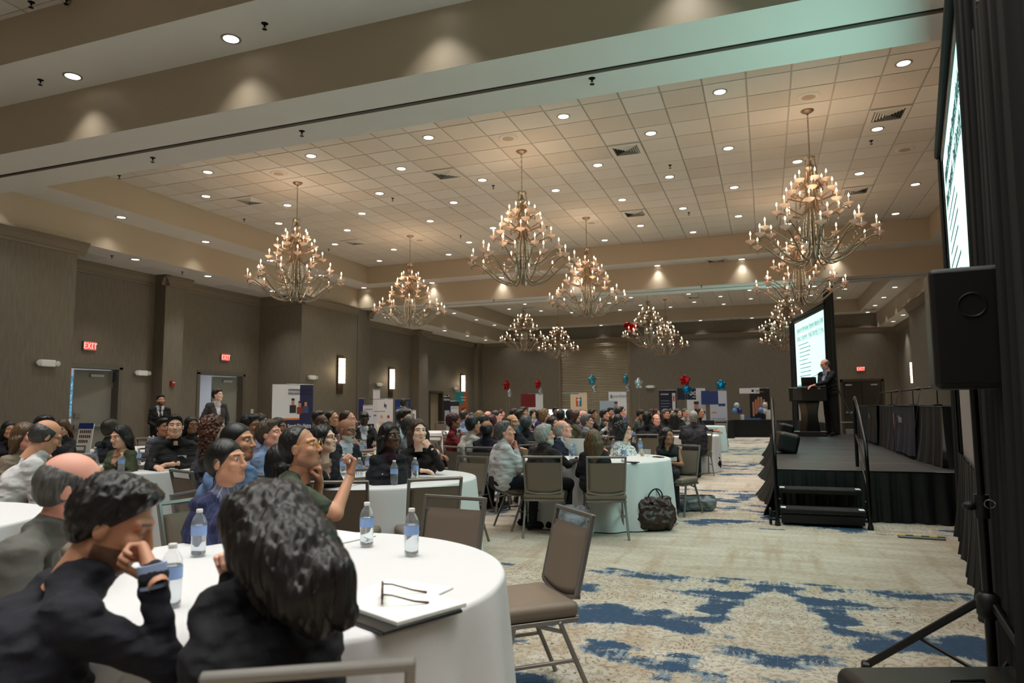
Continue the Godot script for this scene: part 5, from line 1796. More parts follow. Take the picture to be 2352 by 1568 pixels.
func person_shape(q: Dictionary) -> Dictionary:
	var UP := Vector3.UP
	var H: Vector3 = q.head
	var F: Vector3 = q.face
	var L := UP.cross(F)
	var fem: bool = q.sex == "f"
	var lean := deg_to_rad(q.lean)
	var gy: float = q.ground
	var stand: bool = q.stand
	var up_len := 0.50 * cos(lean) + 0.175 * cos(lean * 0.6)
	var s := 1.0
	var py := gy + 0.56
	if stand:
		s = (H.y - gy) / (0.93 + up_len)
		py = gy + 0.93 * s
	else:
		s = (H.y - py) / up_len
	var fo := s * (0.50 * sin(lean) + 0.175 * sin(lean * 0.6)) + 0.025
	var O := Vector3(H.x - F.x * fo, gy, H.z - F.z * fo)
	H -= O
	var P := Vector3(0, py - gy, 0)
	var sl := clampf(s, 0.86, 1.14) * (0.93 if fem else 1.0)
	var U := (UP * cos(lean) + F * sin(lean)).normalized()
	var Ft := L.cross(U).normalized()
	var N := P + U * 0.50 * s
	var bd: float = q.build
	var sw := (0.152 if fem else 0.178) * sl * (0.6 + 0.4 * bd)
	var cell: float = q.cell
	var hz: Vector3 = q.look
	var pit := deg_to_rad(q.pitch)
	hz = (hz * cos(pit) + UP * sin(pit)).normalized()
	var hx := UP.cross(hz).normalized()
	var hb := Basis(hx, hz.cross(hx), hz)
	hb = hb * Basis(Vector3(0, 0, 1), deg_to_rad(q.roll))
	var hs := (0.98 if fem else 1.05) * clampf(sqrt(s), 0.97, 1.05)
	# arms
	var arm := []
	for side in 2:
		var sg := 1.0 if side == 0 else -1.0
		var S := N + L * sg * sw - U * 0.055 * sl
		var W := Vector3()
		var pole := L * sg * 0.55 - UP - F * 0.25
		var hd := Vector3.ZERO
		var hand := "relaxed"
		var what = q.arms[side]
		if what is Dictionary:
			W = what.w - O
			hd = what.to - what.w
			hand = what.hand
			if what.has("elbow"): pole = (what.elbow - O) - (S + W) * 0.5
		elif what is Vector3:
			W = what - O
			hand = "relaxed"
		else:
			match what:
				"lap": W = P + F * 0.30 + L * sg * 0.10 + UP * 0.10
				"table": W = Vector3(0, 0.80 - gy, 0) + F * 0.44 + L * sg * 0.15; hd = F - L * sg * 0.4 - UP * 0.15
				"cross": W = Vector3(0, 0.82 - gy, 0) + F * 0.36 + L * sg * 0.02; hd = -L * sg + F * 0.35
				"fold": W = P + U * 0.22 + Ft * 0.20 - L * sg * 0.06; hd = -L * sg
				"chin": W = H + hb.z * 0.115 + L * sg * 0.055 - UP * 0.215; hd = H + hb.z * 0.085 - hb.y * 0.085 - W; hand = "fist"
				"mouth": W = H + hb.z * 0.15 + L * sg * 0.07 - UP * 0.165; hd = H + hb.z * 0.10 - hb.y * 0.06 - W; hand = "fist"
				"raise": W = Vector3(0, 1.02 - gy, 0) + F * 0.42 + L * sg * 0.12; hd = UP + F * 0.2; hand = "fist"
				"side": W = S - UP * 0.50 * sl + L * sg * 0.06 + F * 0.04; hd = -UP
				"clasp": W = P + F * 0.20 + L * sg * 0.035 + UP * 0.02; hd = -L * sg * 0.6 - UP * 0.6 + F * 0.3
				"phone": W = H + hb.z * 0.26 + L * sg * 0.09 - UP * 0.20; hd = hb.z * 0.4 + UP * 0.6
		var el := bend(S, W, 0.285 * sl, 0.255 * sl, pole)
		if hd == Vector3.ZERO: hd = (el[1] - el[0]).normalized() + F * 0.1
		arm.append([S, el[0], el[1], hd.normalized(), hand, sg])
	# garment for the upper body
	var pts: Array = [P, N, N + U * 0.1]
	for a in arm: pts.append_array([a[0], a[1], a[2]])
	var lo := Vector3(9, 9, 9)
	var hi := -lo
	for p in pts:
		lo = lo.min(p)
		hi = hi.max(p)
	var pad := Vector3(1, 1, 1) * (0.20 * maxf(1.0, bd))
	var f := Field.new(lo - pad, hi + pad, cell)
	var kk := 0.05
	var Cc := P + U * 0.31 * s
	for sg in [-1.0, 1.0]:
		f.capsule(P + L * sg * 0.075 * bd, Cc + L * sg * 0.078 * bd, 0.110 * bd * sl, (0.103 if fem else 0.112) * bd * sl, kk)
		f.capsule(Cc + L * sg * 0.078 * bd, N + L * sg * sw * 0.72 - U * 0.075, (0.100 if fem else 0.110) * sl * bd, 0.066 * sl, kk)
		if fem: f.ellipsoid(Cc + U * 0.03 + Ft * 0.085 + L * sg * 0.07, Vector3(0.062, 0.062, 0.058), 0.05)
		f.capsule(N - U * 0.012, N + L * sg * sw * 0.9 - U * 0.045, 0.052, 0.058 * sl, 0.04)
	if bd > 1.08: f.ellipsoid(P + U * 0.16 + Ft * 0.06, Vector3(0.16, 0.16, 0.15) * (bd - 0.1), 0.08)
	if q.collar: f.capsule(N - U * 0.01 + Ft * 0.01, N + U * 0.045 + Ft * 0.012, 0.070 if not fem else 0.060, 0.064 if not fem else 0.055, 0.02)
	for a in arm:
		if q.sleeve == "long":
			f.capsule(a[0], a[1], 0.060 * sl * (0.85 if fem else 1.0), 0.050 * sl * (0.85 if fem else 1.0), 0.03)
			f.capsule(a[1], a[2], 0.049 * sl * (0.85 if fem else 1.0), 0.036 * sl, 0.02)
		elif q.sleeve == "short":
			f.capsule(a[0], lerp(a[0], a[1], 0.72), 0.062 * sl * (0.9 if fem else 1.0), 0.059 * sl * (0.85 if fem else 1.0), 0.03)
	f.ruffle(0.016 if q.sleeve == "long" else 0.011, Vector3(7, 15, 7), q.id)
	var top := f.net()
	var tv: PackedVector3Array = top[0]
	var tc := PackedColorArray()
	tc.resize(tv.size())
	var c0: Color = q.top_c
	var c1: Color = q.shirt_c
	var c2: Color = q.tie_c
	var style: String = q.top
	for i in tv.size():
		var v := tv[i] - N
		var la := absf(v.dot(L))
		var hu := v.dot(U)
		var fr := v.dot(Ft)
		var c := c0
		if style == "suit" and fr > 0.0 and hu > -0.34 and la < 0.075 * clampf((hu + 0.34) / 0.34, 0, 1.05):
			c = c1
			if c2.a > 0.0 and la < 0.020 + 0.012 * (1.0 - clampf((hu + 0.34) / 0.34, 0, 1)): c = c2
		elif style == "suit" and hu > 0.028: c = c1
		elif style == "vneck" and fr > -0.01 and hu > -0.15 and la < 0.075 * clampf((hu + 0.15) / 0.15, 0, 1.2): c = c1
		tc[i] = c
	# skin: head, neck, bare arms, hands
	var acc := [PackedVector3Array(), PackedVector3Array(), PackedInt32Array(), PackedColorArray()]
	var sk: Color = q.skin
	var hd_: Array = HEAD["%d%d" % [q.lod, 1 if fem else 0]]
	var kinds: PackedByteArray = hd_[3]
	var hc := PackedColorArray()
	hc.resize(kinds.size())
	var hairc: Color = q.hair_c
	var pal := [sk, sk.lerp(Color(0.32, 0.06, 0.05), 0.45), Color(0.34, 0.32, 0.30), Color(0.03, 0.02, 0.015), sk.lerp(q.brow_c, 0.75), sk.lerp(q.beard_c, q.beard), sk.lerp(hairc, q.scalp)]
	for i in kinds.size(): hc[i] = pal[kinds[i]]
	var hxf := Transform3D(hb.scaled_local(Vector3(hs, hs, hs)), H)
	join(acc, hd_, hxf, hc)
	var nb := H + hb * Vector3(0, -0.10, -0.02) * hs
	var sl2 := lo
	var sh2 := hi
	var g := Field.new(lo - Vector3.ONE * 0.12, hi + Vector3.ONE * 0.12 + Vector3(0, 0.1, 0), maxf(cell * 0.85, 0.010)) if q.sleeve != "long" else Field.new(N.min(nb) - Vector3.ONE * 0.12, N.max(nb) + Vector3.ONE * 0.12, maxf(cell * 0.85, 0.010))
	var nr := 0.049 if fem else 0.059
	g.capsule(N - U * 0.03 + Ft * 0.008, nb, nr * 0.86, nr * 0.98, 0.02)
	if q.sleeve != "long":
		for a in arm:
			g.capsule(a[0], a[1], 0.050 * sl * (0.82 if fem else 1.0), 0.043 * sl * (0.82 if fem else 1.0), 0.02)
			g.capsule(a[1], a[2], 0.044 * sl * (0.82 if fem else 1.0), 0.027 * sl, 0.02)
		if q.sleeve == "none":
			for sg in [-1.0, 1.0]: g.capsule(N - U * 0.02, N + L * sg * sw * 0.95 - U * 0.055, 0.05, 0.050 * sl, 0.04)
	var gm := g.net()
	join(acc, gm, Transform3D(), one_color(gm[0].size(), sk))
	for a in arm:
		var z: Vector3 = a[3]
		var fa: Vector3 = (a[2] - a[1]).normalized()
		var yy := UP if absf(z.y) < 0.8 else -F * signf(z.y)
		if a[4] == "fist": yy = F + UP * 0.2
		yy = (yy - z * yy.dot(z)).normalized()
		var xx := yy.cross(z)
		# thumb points to the body's middle
		var flip: bool = xx.dot(L) * a[5] > 0.0
		var hbs := Basis(xx * (-1.0 if flip else 1.0), yy, z).scaled_local(Vector3.ONE * sl * (0.98 if fem else 1.06))
		var hm: Array = HAND["%s%d" % [a[4], 0 if q.lod == 0 else 1]]
		join(acc, hm, Transform3D(hbs, a[2] + fa * 0.004), one_color(hm[0].size(), sk.lerp(Color(0.5, 0.2, 0.15), 0.06)), flip)
	# legs
	var lc := maxf(0.020, cell * 1.3)
	var knees := []
	var lpts: Array = [P]
	for sg in [-1.0, 1.0]:
		var hip: Vector3 = P + L * sg * 0.088
		var kn: Vector3
		var an: Vector3
		if stand:
			kn = Vector3(0, 0.50 * s, 0) + L * sg * 0.10 + F * 0.02
			an = Vector3(0, 0.085, 0) + L * sg * 0.11 - F * 0.01
		else:
			kn = Vector3(0, 0.53, 0) + L * sg * 0.13 + F * 0.43 * sl
			an = Vector3(0, 0.085, 0) + L * sg * 0.12 + F * (0.40 if q.id % 2 else 0.33) * sl
		knees.append([hip, kn, an, sg])
		lpts.append_array([kn, an])
	var ll := Vector3(9, 9, 9)
	var lh := -ll
	for p in lpts:
		ll = ll.min(p)
		lh = lh.max(p)
	var lf := Field.new(ll - Vector3.ONE * 0.18, lh + Vector3.ONE * 0.18, lc)
	for k in knees:
		lf.capsule(k[0], k[1], 0.098 * sl * minf(bd, 1.2), 0.070 * sl, 0.03)
		lf.capsule(k[1], k[2] + UP * 0.02, 0.068 * sl, 0.056 * sl, 0.02)
	lf.capsule(P - L * 0.05, P + L * 0.05, 0.12 * bd * sl, 0.12 * bd * sl, 0.04)
	var legs := lf.net()
	var shoes := MB.new()
	for k in knees:
		var an: Vector3 = k[2]
		shoes.sweep(PackedVector3Array([an * Vector3(1, 0, 1) + Vector3(0, 0.045, 0) - F * 0.085, an * Vector3(1, 0, 1) + Vector3(0, 0.055, 0) - F * 0.06, an * Vector3(1, 0, 1) + Vector3(0, 0.060, 0) + F * 0.03, an * Vector3(1, 0, 1) + Vector3(0, 0.042, 0) + F * 0.13, an * Vector3(1, 0, 1) + Vector3(0, 0.034, 0) + F * 0.175]), PackedFloat32Array([0.018, 0.042, 0.046, 0.042, 0.016]), 10)
	var locks := []
	if q.has("locks"):
		var la := Vector3(9, 9, 9)
		var lb := -la
		for c in q.locks:
			for v in c[0]:
				la = la.min(v - O)
				lb = lb.max(v - O)
		var lk := Field.new(la - Vector3.ONE * 0.14, lb + Vector3.ONE * 0.14, 0.0075)
		for c in q.locks:
			for i in c[0].size() - 1: lk.capsule(c[0][i] - O, c[0][i + 1] - O, c[1][i], c[1][i + 1], 0.035)
		lk.ruffle(0.010, Vector3(40, 5, 40), 4)
		locks = lk.net()
	return {"locks": locks, "o": O, "body": acc, "top": top, "top_c": tc, "legs": legs, "shoes": shoes, "head": hxf, "N": N, "U": U, "Ft": Ft, "L": L, "P": P, "s": s, "arm": arm}

var glasses_mesh: Mesh
func make_glasses() -> void:
	var b := MB.new()
	for sg in [-1.0, 1.0]:
		var pts := PackedVector3Array()
		for i in 13:
			var a := TAU * i / 12
			pts.append(Vector3(sg * 0.032 + cos(a) * 0.024, 0.006 + sin(a) * 0.018, 0.105 - absf(cos(a)) * 0.002))
		b.sweep(pts, PackedFloat32Array([0.0022]), 5, false)
		b.sweep(PackedVector3Array([Vector3(sg * 0.056, 0.012, 0.103), Vector3(sg * 0.076, 0.012, 0.085), Vector3(sg * 0.084, 0.012, 0.0), Vector3(sg * 0.083, -0.005, -0.02)]), PackedFloat32Array([0.0022]), 5)
	b.tube(Vector3(-0.009, 0.012, 0.106), Vector3(0.009, 0.012, 0.106), 0.002, 0.002, 5)
	glasses_mesh = b.mesh()

var crowd := []

# who: label, [u, v, depth] of the head centre, body and head direction, then options
func who(label: String, u: float, v: float, dep: float, body: float, head: float, opt := {}) -> void:
	var q := {"label": label, "head": at(u, v, dep), "face": cam_dir(body), "look": cam_dir(head), "sex": "m", "lean": 6.0, "pitch": 4.0, "roll": 0.0, "ground": 0.0, "stand": false, "build": 1.0, "sleeve": "long", "collar": true, "top": "plain", "arms": ["table", "table"], "skin": "light", "hair": "short", "hair_c": "brown", "beard": 0.0, "chair": true, "specs": false, "trousers": Color(0.05, 0.05, 0.06), "top_c": Color(0.1, 0.1, 0.12), "shirt_c": Color(0.85, 0.86, 0.9), "tie_c": Color(0, 0, 0, 0), "part": "shirt", "scalp": 0.0, "fabric": "", "depth": dep, "lod": 0 if dep < 9.5 else 1, "cell": 0.010 if dep < 2.2 else (0.0125 if dep < 5.0 else (0.016 if dep < 9.5 else 0.026))}
	q.merge(opt, true)
	var skins := {"light": Color(0.87, 0.68, 0.58), "pale": Color(0.91, 0.74, 0.65), "pink": Color(0.88, 0.63, 0.55), "tan": Color(0.77, 0.56, 0.44), "brown": Color(0.58, 0.40, 0.30), "dark": Color(0.31, 0.20, 0.15)}
	var hairs := {"black": Color(0.030, 0.025, 0.025), "dark": Color(0.075, 0.052, 0.042), "brown": Color(0.17, 0.105, 0.07), "light": Color(0.42, 0.30, 0.19), "blonde": Color(0.64, 0.50, 0.33), "grey": Color(0.42, 0.41, 0.40), "white": Color(0.78, 0.77, 0.75), "red": Color(0.30, 0.10, 0.05), "salt": Color(0.27, 0.26, 0.25)}
	if q.skin is String: q.skin = skins[q.skin]
	if q.hair_c is String: q.hair_c = hairs[q.hair_c]
	if not q.has("brow_c"): q.brow_c = q.hair_c
	if not q.has("beard_c"): q.beard_c = q.hair_c
	q.hair_raw = q.hair_c
	q.id = crowd.size() + 1
	for k in ["skin", "hair_c", "brow_c", "beard_c", "top_c", "shirt_c"]: q[k] = (q[k] as Color).srgb_to_linear()
	var ta: float = q.tie_c.a
	q.tie_c = (q.tie_c as Color).srgb_to_linear()
	q.tie_c.a = ta
	crowd.append(q)

func raise_crowd() -> void:
	make_body_stock()
	make_glasses()
	var out := []
	out.resize(crowd.size())
	var work := func(i: int) -> void: out[i] = person_shape(crowd[i])
	var g := WorkerThreadPool.add_group_task(work, crowd.size())
	WorkerThreadPool.wait_for_group_task_completion(g)
	var skin_m := mat("skin", Color.WHITE, 0.52)
	skin_m.vertex_color_use_as_albedo = true
	skin_m.subsurf_scatter_enabled = true
	skin_m.subsurf_scatter_strength = 0.03
	var weave: Texture2D = (mats["cloth_white"] as StandardMaterial3D).albedo_texture
	var cloth_m := mat("clothing", Color.WHITE, 0.85)
	tri(cloth_m, weave, Vector3(9, 9, 9), false, 0.02)
	cloth_m.vertex_color_use_as_albedo = true
	var strands := noise_tex(256, 0.09, Color(0.45, 0.45, 0.45), Color(1, 1, 1), 2.2, 0.16, 61)
	var fabrics := {"pinstripe": stripes(Color(0.45, 0.46, 0.55)), "print": blotches()}
	for i in crowd.size():
		var q: Dictionary = crowd[i]
		var r: Dictionary = out[i]
		var o := thing("person", q.label, "person", r.o)
		part("body", arrays_mesh(r.body, r.body[3]), skin_m, o)
		var tm: StandardMaterial3D = cloth_m
		if q.fabric:
			tm = mat("cloth_" + q.fabric, Color.WHITE, 0.8)
			tri(tm, fabrics[q.fabric], Vector3(14, 14, 14) if q.fabric == "pinstripe" else Vector3(4.5, 4.5, 4.5))
			tm.vertex_color_use_as_albedo = true
		part(q.part, arrays_mesh(r.top, r.top_c), tm, o)
		part("trousers", arrays_mesh(r.legs), mat("trousers_%s" % q.trousers.to_html(false), q.trousers, 0.85), o)
		part("shoes", r.shoes.mesh(), mat("shoe_leather", Color(0.03, 0.025, 0.02), 0.4), o)
		if q.hair:
			var hm := mat("hair_%s" % q.hair_raw.to_html(false), q.hair_raw, 0.45)
			if hm.albedo_texture == null: tri(hm, strands, Vector3(3, 3, 3), false, 0.25)
			var piece: String = {"wrap": "head_wrap", "shawl": "head_scarf"}.get(q.hair, "hair")
			var hxf: Transform3D = r.head
			if r.locks.size():
				var both := [PackedVector3Array(), PackedVector3Array(), PackedInt32Array(), PackedColorArray()]
				join(both, HAIR[q.hair].surface_get_arrays(0).slice(0, 2) + [HAIR[q.hair].surface_get_arrays(0)[Mesh.ARRAY_INDEX]], hxf, PackedColorArray())
				join(both, r.locks, Transform3D(), PackedColorArray())
				part(piece, arrays_mesh(both), hm, o)
			else: part(piece, HAIR[q.hair], hm, o, hxf)
		if q.specs: part("glasses", glasses_mesh, mats["black_plastic"] if not q.has("specs_c") else mat("specs_%s" % q.specs_c.to_html(false), q.specs_c, 0.3, 0.6), o, r.head)
		if q.has("cuff"):
			for a in r.arm:
				var d: Vector3 = (a[2] - a[1]).normalized()
				var cb := MB.new()
				cb.tube(a[2] - d * 0.03, a[2] + d * 0.03, 0.036, 0.0355, 16)
				part("cuff", cb.mesh(), mat("cuff_%s" % q.cuff.to_html(false), q.cuff, 0.8), o)
		if q.has("badge"):
			var N: Vector3 = r.N
			var bz: Vector3 = r.Ft
			var side: float = q.badge
			var bp: Vector3 = N - r.U * 0.16 + r.L * side * 0.085 + bz * 0.125
			part("name_badge", box_mesh(Vector3.ZERO, Vector3(0.085, 0.055, 0.004), 0.001), mats["paper"], o, Transform3D(Basis(r.L, r.U, bz), bp))
		q.shape = r
		if q.chair is Array or (q.chair is bool and q.chair and not q.stand):
			var ff: Vector3 = q.face
			var cp: Vector3 = r.o + ff * 0.09
			var cf := ff
			if q.chair is Array:
				if q.chair.size() > 2: cf = cam_dir(q.chair[2])
				cp = on_y(q.chair[0], q.chair[1], CHAIR_TOP) + cf * 0.275
			put_chair(Vector3(cp.x, 0, cp.z), cf, "grey banquet chair under the " + short_of(q.label))

func short_of(label: String) -> String:
	var w := label.split(" ")
	return " ".join(w.slice(0, mini(w.size(), 10)))

func stripes(c: Color) -> ImageTexture:
	var im := Image.create(64, 64, false, Image.FORMAT_RGB8)
	for y in 64:
		for x in 64:
			im.set_pixel(x, y, Color(1, 1, 1) if x % 32 < 3 and (y + x) % 4 < 3 else c)
	return ImageTexture.create_from_image(im)

func blotches() -> ImageTexture:
	var n := FastNoiseLite.new()
	n.seed = 5
	n.frequency = 0.07
	n.noise_type = FastNoiseLite.TYPE_CELLULAR
	n.cellular_return_type = FastNoiseLite.RETURN_DISTANCE2_SUB
	var im := Image.create(128, 128, false, Image.FORMAT_RGB8)
	for y in 128:
		for x in 128:
			im.set_pixel(x, y, Color(0.95, 0.95, 0.95) if n.get_noise_2d(x, y) < -0.72 or n.get_noise_2d(x * 0.7 + 90, y * 0.7) > -0.45 else Color(0.04, 0.04, 0.06))
	return ImageTexture.create_from_image(im)

func build_people() -> void:
	var navy := Color(0.055, 0.065, 0.115)
	var black := Color(0.045, 0.045, 0.05)
	# the near table
	who("person in a dark navy suit hunched over the table, hand at his nose", 262, 1203, 1.9, 128, 104, {"lean": 34.0, "pitch": -22.0, "top_c": Color(0.075, 0.08, 0.115), "part": "jacket", "hair": "spiky", "hair_c": "dark", "beard": 0.75, "skin": "tan", "arms": ["lap", {"w": at(352, 1322, 1.80), "to": at(322, 1262, 1.86), "hand": "fist", "elbow": on_y(380, 1478, 0.80)}], "build": 1.15, "scalp": 0.5, "cuff": Color(0.62, 0.70, 0.85)})
	who("person with very long brown hair in a navy blazer, hand to her cheek", 600, 1212, 1.88, 206, 238, {"sex": "f", "lean": 24.0, "pitch": -6.0, "top_c": Color(0.06, 0.065, 0.105), "part": "blazer", "hair": "long", "hair_c": Color(0.10, 0.065, 0.05), "skin": "light", "arms": [{"w": at(528, 1325, 2.02), "to": at(503, 1238, 1.98), "hand": "fist", "elbow": at(560, 1480, 2.1)}, "cross"], "build": 1.14, "chair": [715, 1522, 190], "scalp": 0.6, "locks": [[[at(640, 1180, 1.80), at(690, 1260, 1.72), at(745, 1330, 1.66), at(785, 1410, 1.64)], [0.09, 0.085, 0.07, 0.04]], [[at(610, 1200, 1.77), at(650, 1290, 1.68), at(700, 1370, 1.63), at(725, 1440, 1.62)], [0.09, 0.08, 0.065, 0.03]], [[at(575, 1190, 1.78), at(595, 1270, 1.70), at(640, 1340, 1.65)], [0.08, 0.065, 0.03]]]})
	who("person in a grey jacket with thinning grey hair leaning forward", 168, 1122, 2.55, 112, 112, {"lean": 36.0, "pitch": -12.0, "top_c": Color(0.40, 0.39, 0.37), "part": "jacket", "hair": "horseshoe", "hair_c": "grey", "skin": "pink", "arms": ["cross", "cross"], "build": 1.12})
	who("person in a navy pinstripe blazer with a low dark bun and hoop earring", 522, 1062, 3.5, 62, 76, {"sex": "f", "lean": 4.0, "pitch": 8.0, "top": "vneck", "shirt_c": Color(0.85, 0.85, 0.88), "top_c": Color(0.30, 0.33, 0.52), "fabric": "pinstripe", "part": "blazer", "hair": "bun", "hair_c": "black", "skin": "tan", "arms": ["lap", "lap"], "chair": [440, 1143, 62], "scalp": 0.8, "build": 1.1})
	# the table between
	who("person with a buzz cut in a light blue polo shirt", 548, 1016, 4.5, 78, 80, {"lean": 10.0, "pitch": 5.0, "sleeve": "short", "top_c": Color(0.38, 0.50, 0.66), "hair": "buzz", "hair_c": "black", "skin": "tan", "arms": ["lap", "table"], "build": 1.2, "scalp": 0.7, "beard": 0.15})
	who("person with long curly auburn hair seen from behind", 492, 985, 6.3, 140, 125, {"sex": "f", "top_c": Color(0.25, 0.24, 0.28), "hair": "longcurly", "hair_c": Color(0.42, 0.22, 0.11), "arms": ["lap", "lap"]})
	who("person in an olive green t-shirt and wire glasses, fist at his chin", 692, 1030, 3.95, 112, 86, {"lean": 14.0, "pitch": 12.0, "sleeve": "short", "collar": false, "top_c": Color(0.255, 0.295, 0.235), "hair": "receding", "hair_c": "dark", "skin": "tan", "arms": ["chin", "raise"], "specs": true, "specs_c": Color(0.8, 0.65, 0.35), "build": 1.18, "trousers": Color(0.06, 0.09, 0.16), "beard": 0.25, "scalp": 0.3})
	who("person with long dark hair and an orange sleeveless top behind the green t-shirt", 655, 1062, 4.5, 150, 120, {"sex": "f", "sleeve": "none", "collar": false, "top_c": Color(0.55, 0.22, 0.12), "hair": "long", "hair_c": "dark", "skin": "tan", "arms": ["lap", "lap"]})
	who("person with black hair, black glasses and a black top by the vase", 745, 1010, 5.6, 62, 78, {"sex": "f", "pitch": 10.0, "top": "vneck", "shirt_c": Color(0.80, 0.62, 0.55), "top_c": black, "hair": "long", "hair_c": "black", "skin": "pale", "specs": true, "arms": ["lap", "lap"], "collar": false})
	who("person in a dark suit with a white beard and glasses, bald head", 797, 990, 7.4, 58, 66, {"top": "suit", "top_c": navy, "part": "jacket", "hair": "", "skin": "brown", "beard": 0.8, "beard_c": Color(0.75, 0.74, 0.72), "brow_c": Color(0.3, 0.3, 0.3), "specs": true, "pitch": -2.0, "arms": ["lap", "table"]})
	who("person in a black jacket over a plum top with side-swept black hair", 897, 1003, 5.95, 42, 44, {"sex": "f", "top": "vneck", "shirt_c": Color(0.22, 0.06, 0.14), "top_c": black, "part": "jacket", "hair": "long", "hair_c": "black", "skin": "dark", "arms": ["lap", "lap"], "pitch": 6.0, "badge": -1.0, "build": 1.1, "trousers": Color(0.22, 0.05, 0.14)})
	who("person in a sheer black blouse with her fingers at her mouth", 962, 992, 6.7, 14, 22, {"sex": "f", "collar": false, "top_c": Color(0.05, 0.045, 0.045), "part": "blouse", "hair": "long", "hair_c": Color(0.30, 0.20, 0.13), "skin": "pale", "arms": ["mouth", "cross"], "pitch": 8.0, "build": 1.05, "trousers": Color(0.25, 0.06, 0.16)})
	who("person in a lavender striped shirt and glasses with short black hair", 577, 980, 7.3, 80, 78, {"top_c": Color(0.62, 0.58, 0.72), "hair": "short", "hair_c": "black", "skin": "brown", "specs": true, "arms": ["cross", "cross"]})
	who("person with long dark hair and glasses between two men", 600, 974, 8.3, 70, 75, {"sex": "f", "top_c": Color(0.12, 0.12, 0.16), "hair": "long", "hair_c": "dark", "skin": "light", "specs": true})
	who("person with sandy grey hair in a blue plaid shirt", 620, 998, 6.1, 88, 86, {"top_c": Color(0.48, 0.56, 0.70), "hair": "short", "hair_c": Color(0.36, 0.29, 0.22), "skin": "pink", "arms": ["lap", "lap"], "pitch": 10.0, "build": 1.1})
	who("person with dark hair behind the plaid shirt", 641, 982, 8.6, 65, 70, {"sex": "f", "top_c": Color(0.2, 0.12, 0.12), "hair": "bob", "hair_c": "black", "skin": "brown"})
	who("person in a cream patterned shirt with a shaved head", 741, 974, 9.6, 78, 72, {"top_c": Color(0.72, 0.69, 0.66), "hair": "", "skin": "dark", "arms": ["chin", "lap"]})
	who("person with a brown cap of hair and cream shirt in the row behind", 733, 962, 11.5, 95, 90, {"top_c": Color(0.70, 0.67, 0.62), "hair": "short", "hair_c": "dark", "skin": "tan"})
	who("person with thinning dark hair and glasses in a dark shirt", 764, 962, 11.2, 80, 82, {"top_c": Color(0.08, 0.08, 0.09), "hair": "receding", "hair_c": "black", "skin": "tan", "specs": true})
	who("person with short brown hair in a pink striped shirt", 800, 965, 9.6, 85, 88, {"top_c": Color(0.70, 0.55, 0.53), "hair": "receding", "hair_c": Color(0.28, 0.16, 0.10), "skin": "pink"})
	who("person in a dark suit looking down at a black laptop", 836, 962, 12.4, 22, 20, {"top": "suit", "top_c": Color(0.06, 0.06, 0.075), "part": "jacket", "hair": "short", "hair_c": "black", "skin": "dark", "pitch": -22.0, "specs": true})
	who("person in a pale blue shirt with neat dark hair beside the grey haired woman", 930, 962, 10.0, 70, 70, {"top_c": Color(0.72, 0.76, 0.82), "hair": "short", "hair_c": "dark", "skin": "pink"})
	who("person with grey streaked hair in a grey cardigan", 942, 980, 8.7, 68, 66, {"sex": "f", "top_c": Color(0.45, 0.45, 0.47), "hair": "bob", "hair_c": "salt", "skin": "brown"})
	who("person standing in a pale grey shirt before the blue poster", 929, 926, 19.0, 170, 130, {"stand": true, "top_c": Color(0.55, 0.53, 0.51), "hair": "short", "hair_c": "black", "skin": "dark", "arms": ["chin", "side"], "build": 1.05})
	# tables along the door wall
	who("person with long ombre blonde hair in a beige blouse", 60, 1003, 6.0, 85, 82, {"sex": "f", "top_c": Color(0.55, 0.49, 0.43), "hair": "verylong", "hair_c": Color(0.45, 0.33, 0.21), "skin": "pink", "arms": ["mouth", "lap"], "lean": 12.0})
	who("person in a white shirt with a bald crown bent over the table", 108, 1003, 5.6, 128, 132, {"top_c": Color(0.86, 0.85, 0.85), "hair": "horseshoe", "hair_c": "salt", "skin": "tan", "pitch": -24.0, "lean": 26.0, "arms": ["cross", "cross"], "specs": true, "chair": [18, 1070, 150], "build": 1.08})
	who("person in a navy polo shirt with crossed forearms on the table", 103, 985, 6.9, 62, 60, {"top_c": Color(0.07, 0.08, 0.13), "sleeve": "short", "hair": "short", "hair_c": "dark", "skin": "pink", "arms": ["cross", "cross"], "lean": 18.0, "build": 1.2})
	who("person with long blonde hair looking down at a phone by the door", 144, 983, 10.2, 8, 6, {"sex": "f", "top_c": Color(0.18, 0.17, 0.19), "hair": "long", "hair_c": "light", "skin": "light", "pitch": -22.0, "arms": ["phone", "lap"]})
	who("person with a shaved head in a navy shirt seen from behind", 257, 986, 8.4, 150, 140, {"top_c": Color(0.07, 0.08, 0.12), "hair": "buzz", "hair_c": Color(0.2, 0.15, 0.12), "skin": "brown"})
	who("person in an olive blouse with straight black hair and bangs", 276, 1003, 7.3, -12, -22, {"sex": "f", "top_c": Color(0.27, 0.30, 0.20), "top": "vneck", "shirt_c": Color(0.80, 0.60, 0.50), "part": "blouse", "hair": "long", "hair_c": "black", "skin": "light", "pitch": -8.0, "arms": ["lap", "lap"], "collar": false})
	who("person in a black dress shirt with a name badge, hands on the table", 402, 980, 7.7, 24, 26, {"top_c": Color(0.055, 0.055, 0.06), "hair": "short", "hair_c": "black", "skin": "light", "pitch": 8.0, "arms": ["cross", "table"], "badge": 1.0, "build": 1.12})
	who("person with dark hair, glasses and a lace top in the row behind", 440, 977, 9.4, 40, 48, {"sex": "f", "top_c": Color(0.12, 0.10, 0.10), "hair": "long", "hair_c": "black", "skin": "brown", "specs": true})
	who("person with dark hair behind the ombre blonde woman", 22, 988, 9.2, 40, 50, {"sex": "f", "top_c": Color(0.12, 0.11, 0.14), "hair": "long", "hair_c": "black", "skin": "tan"})
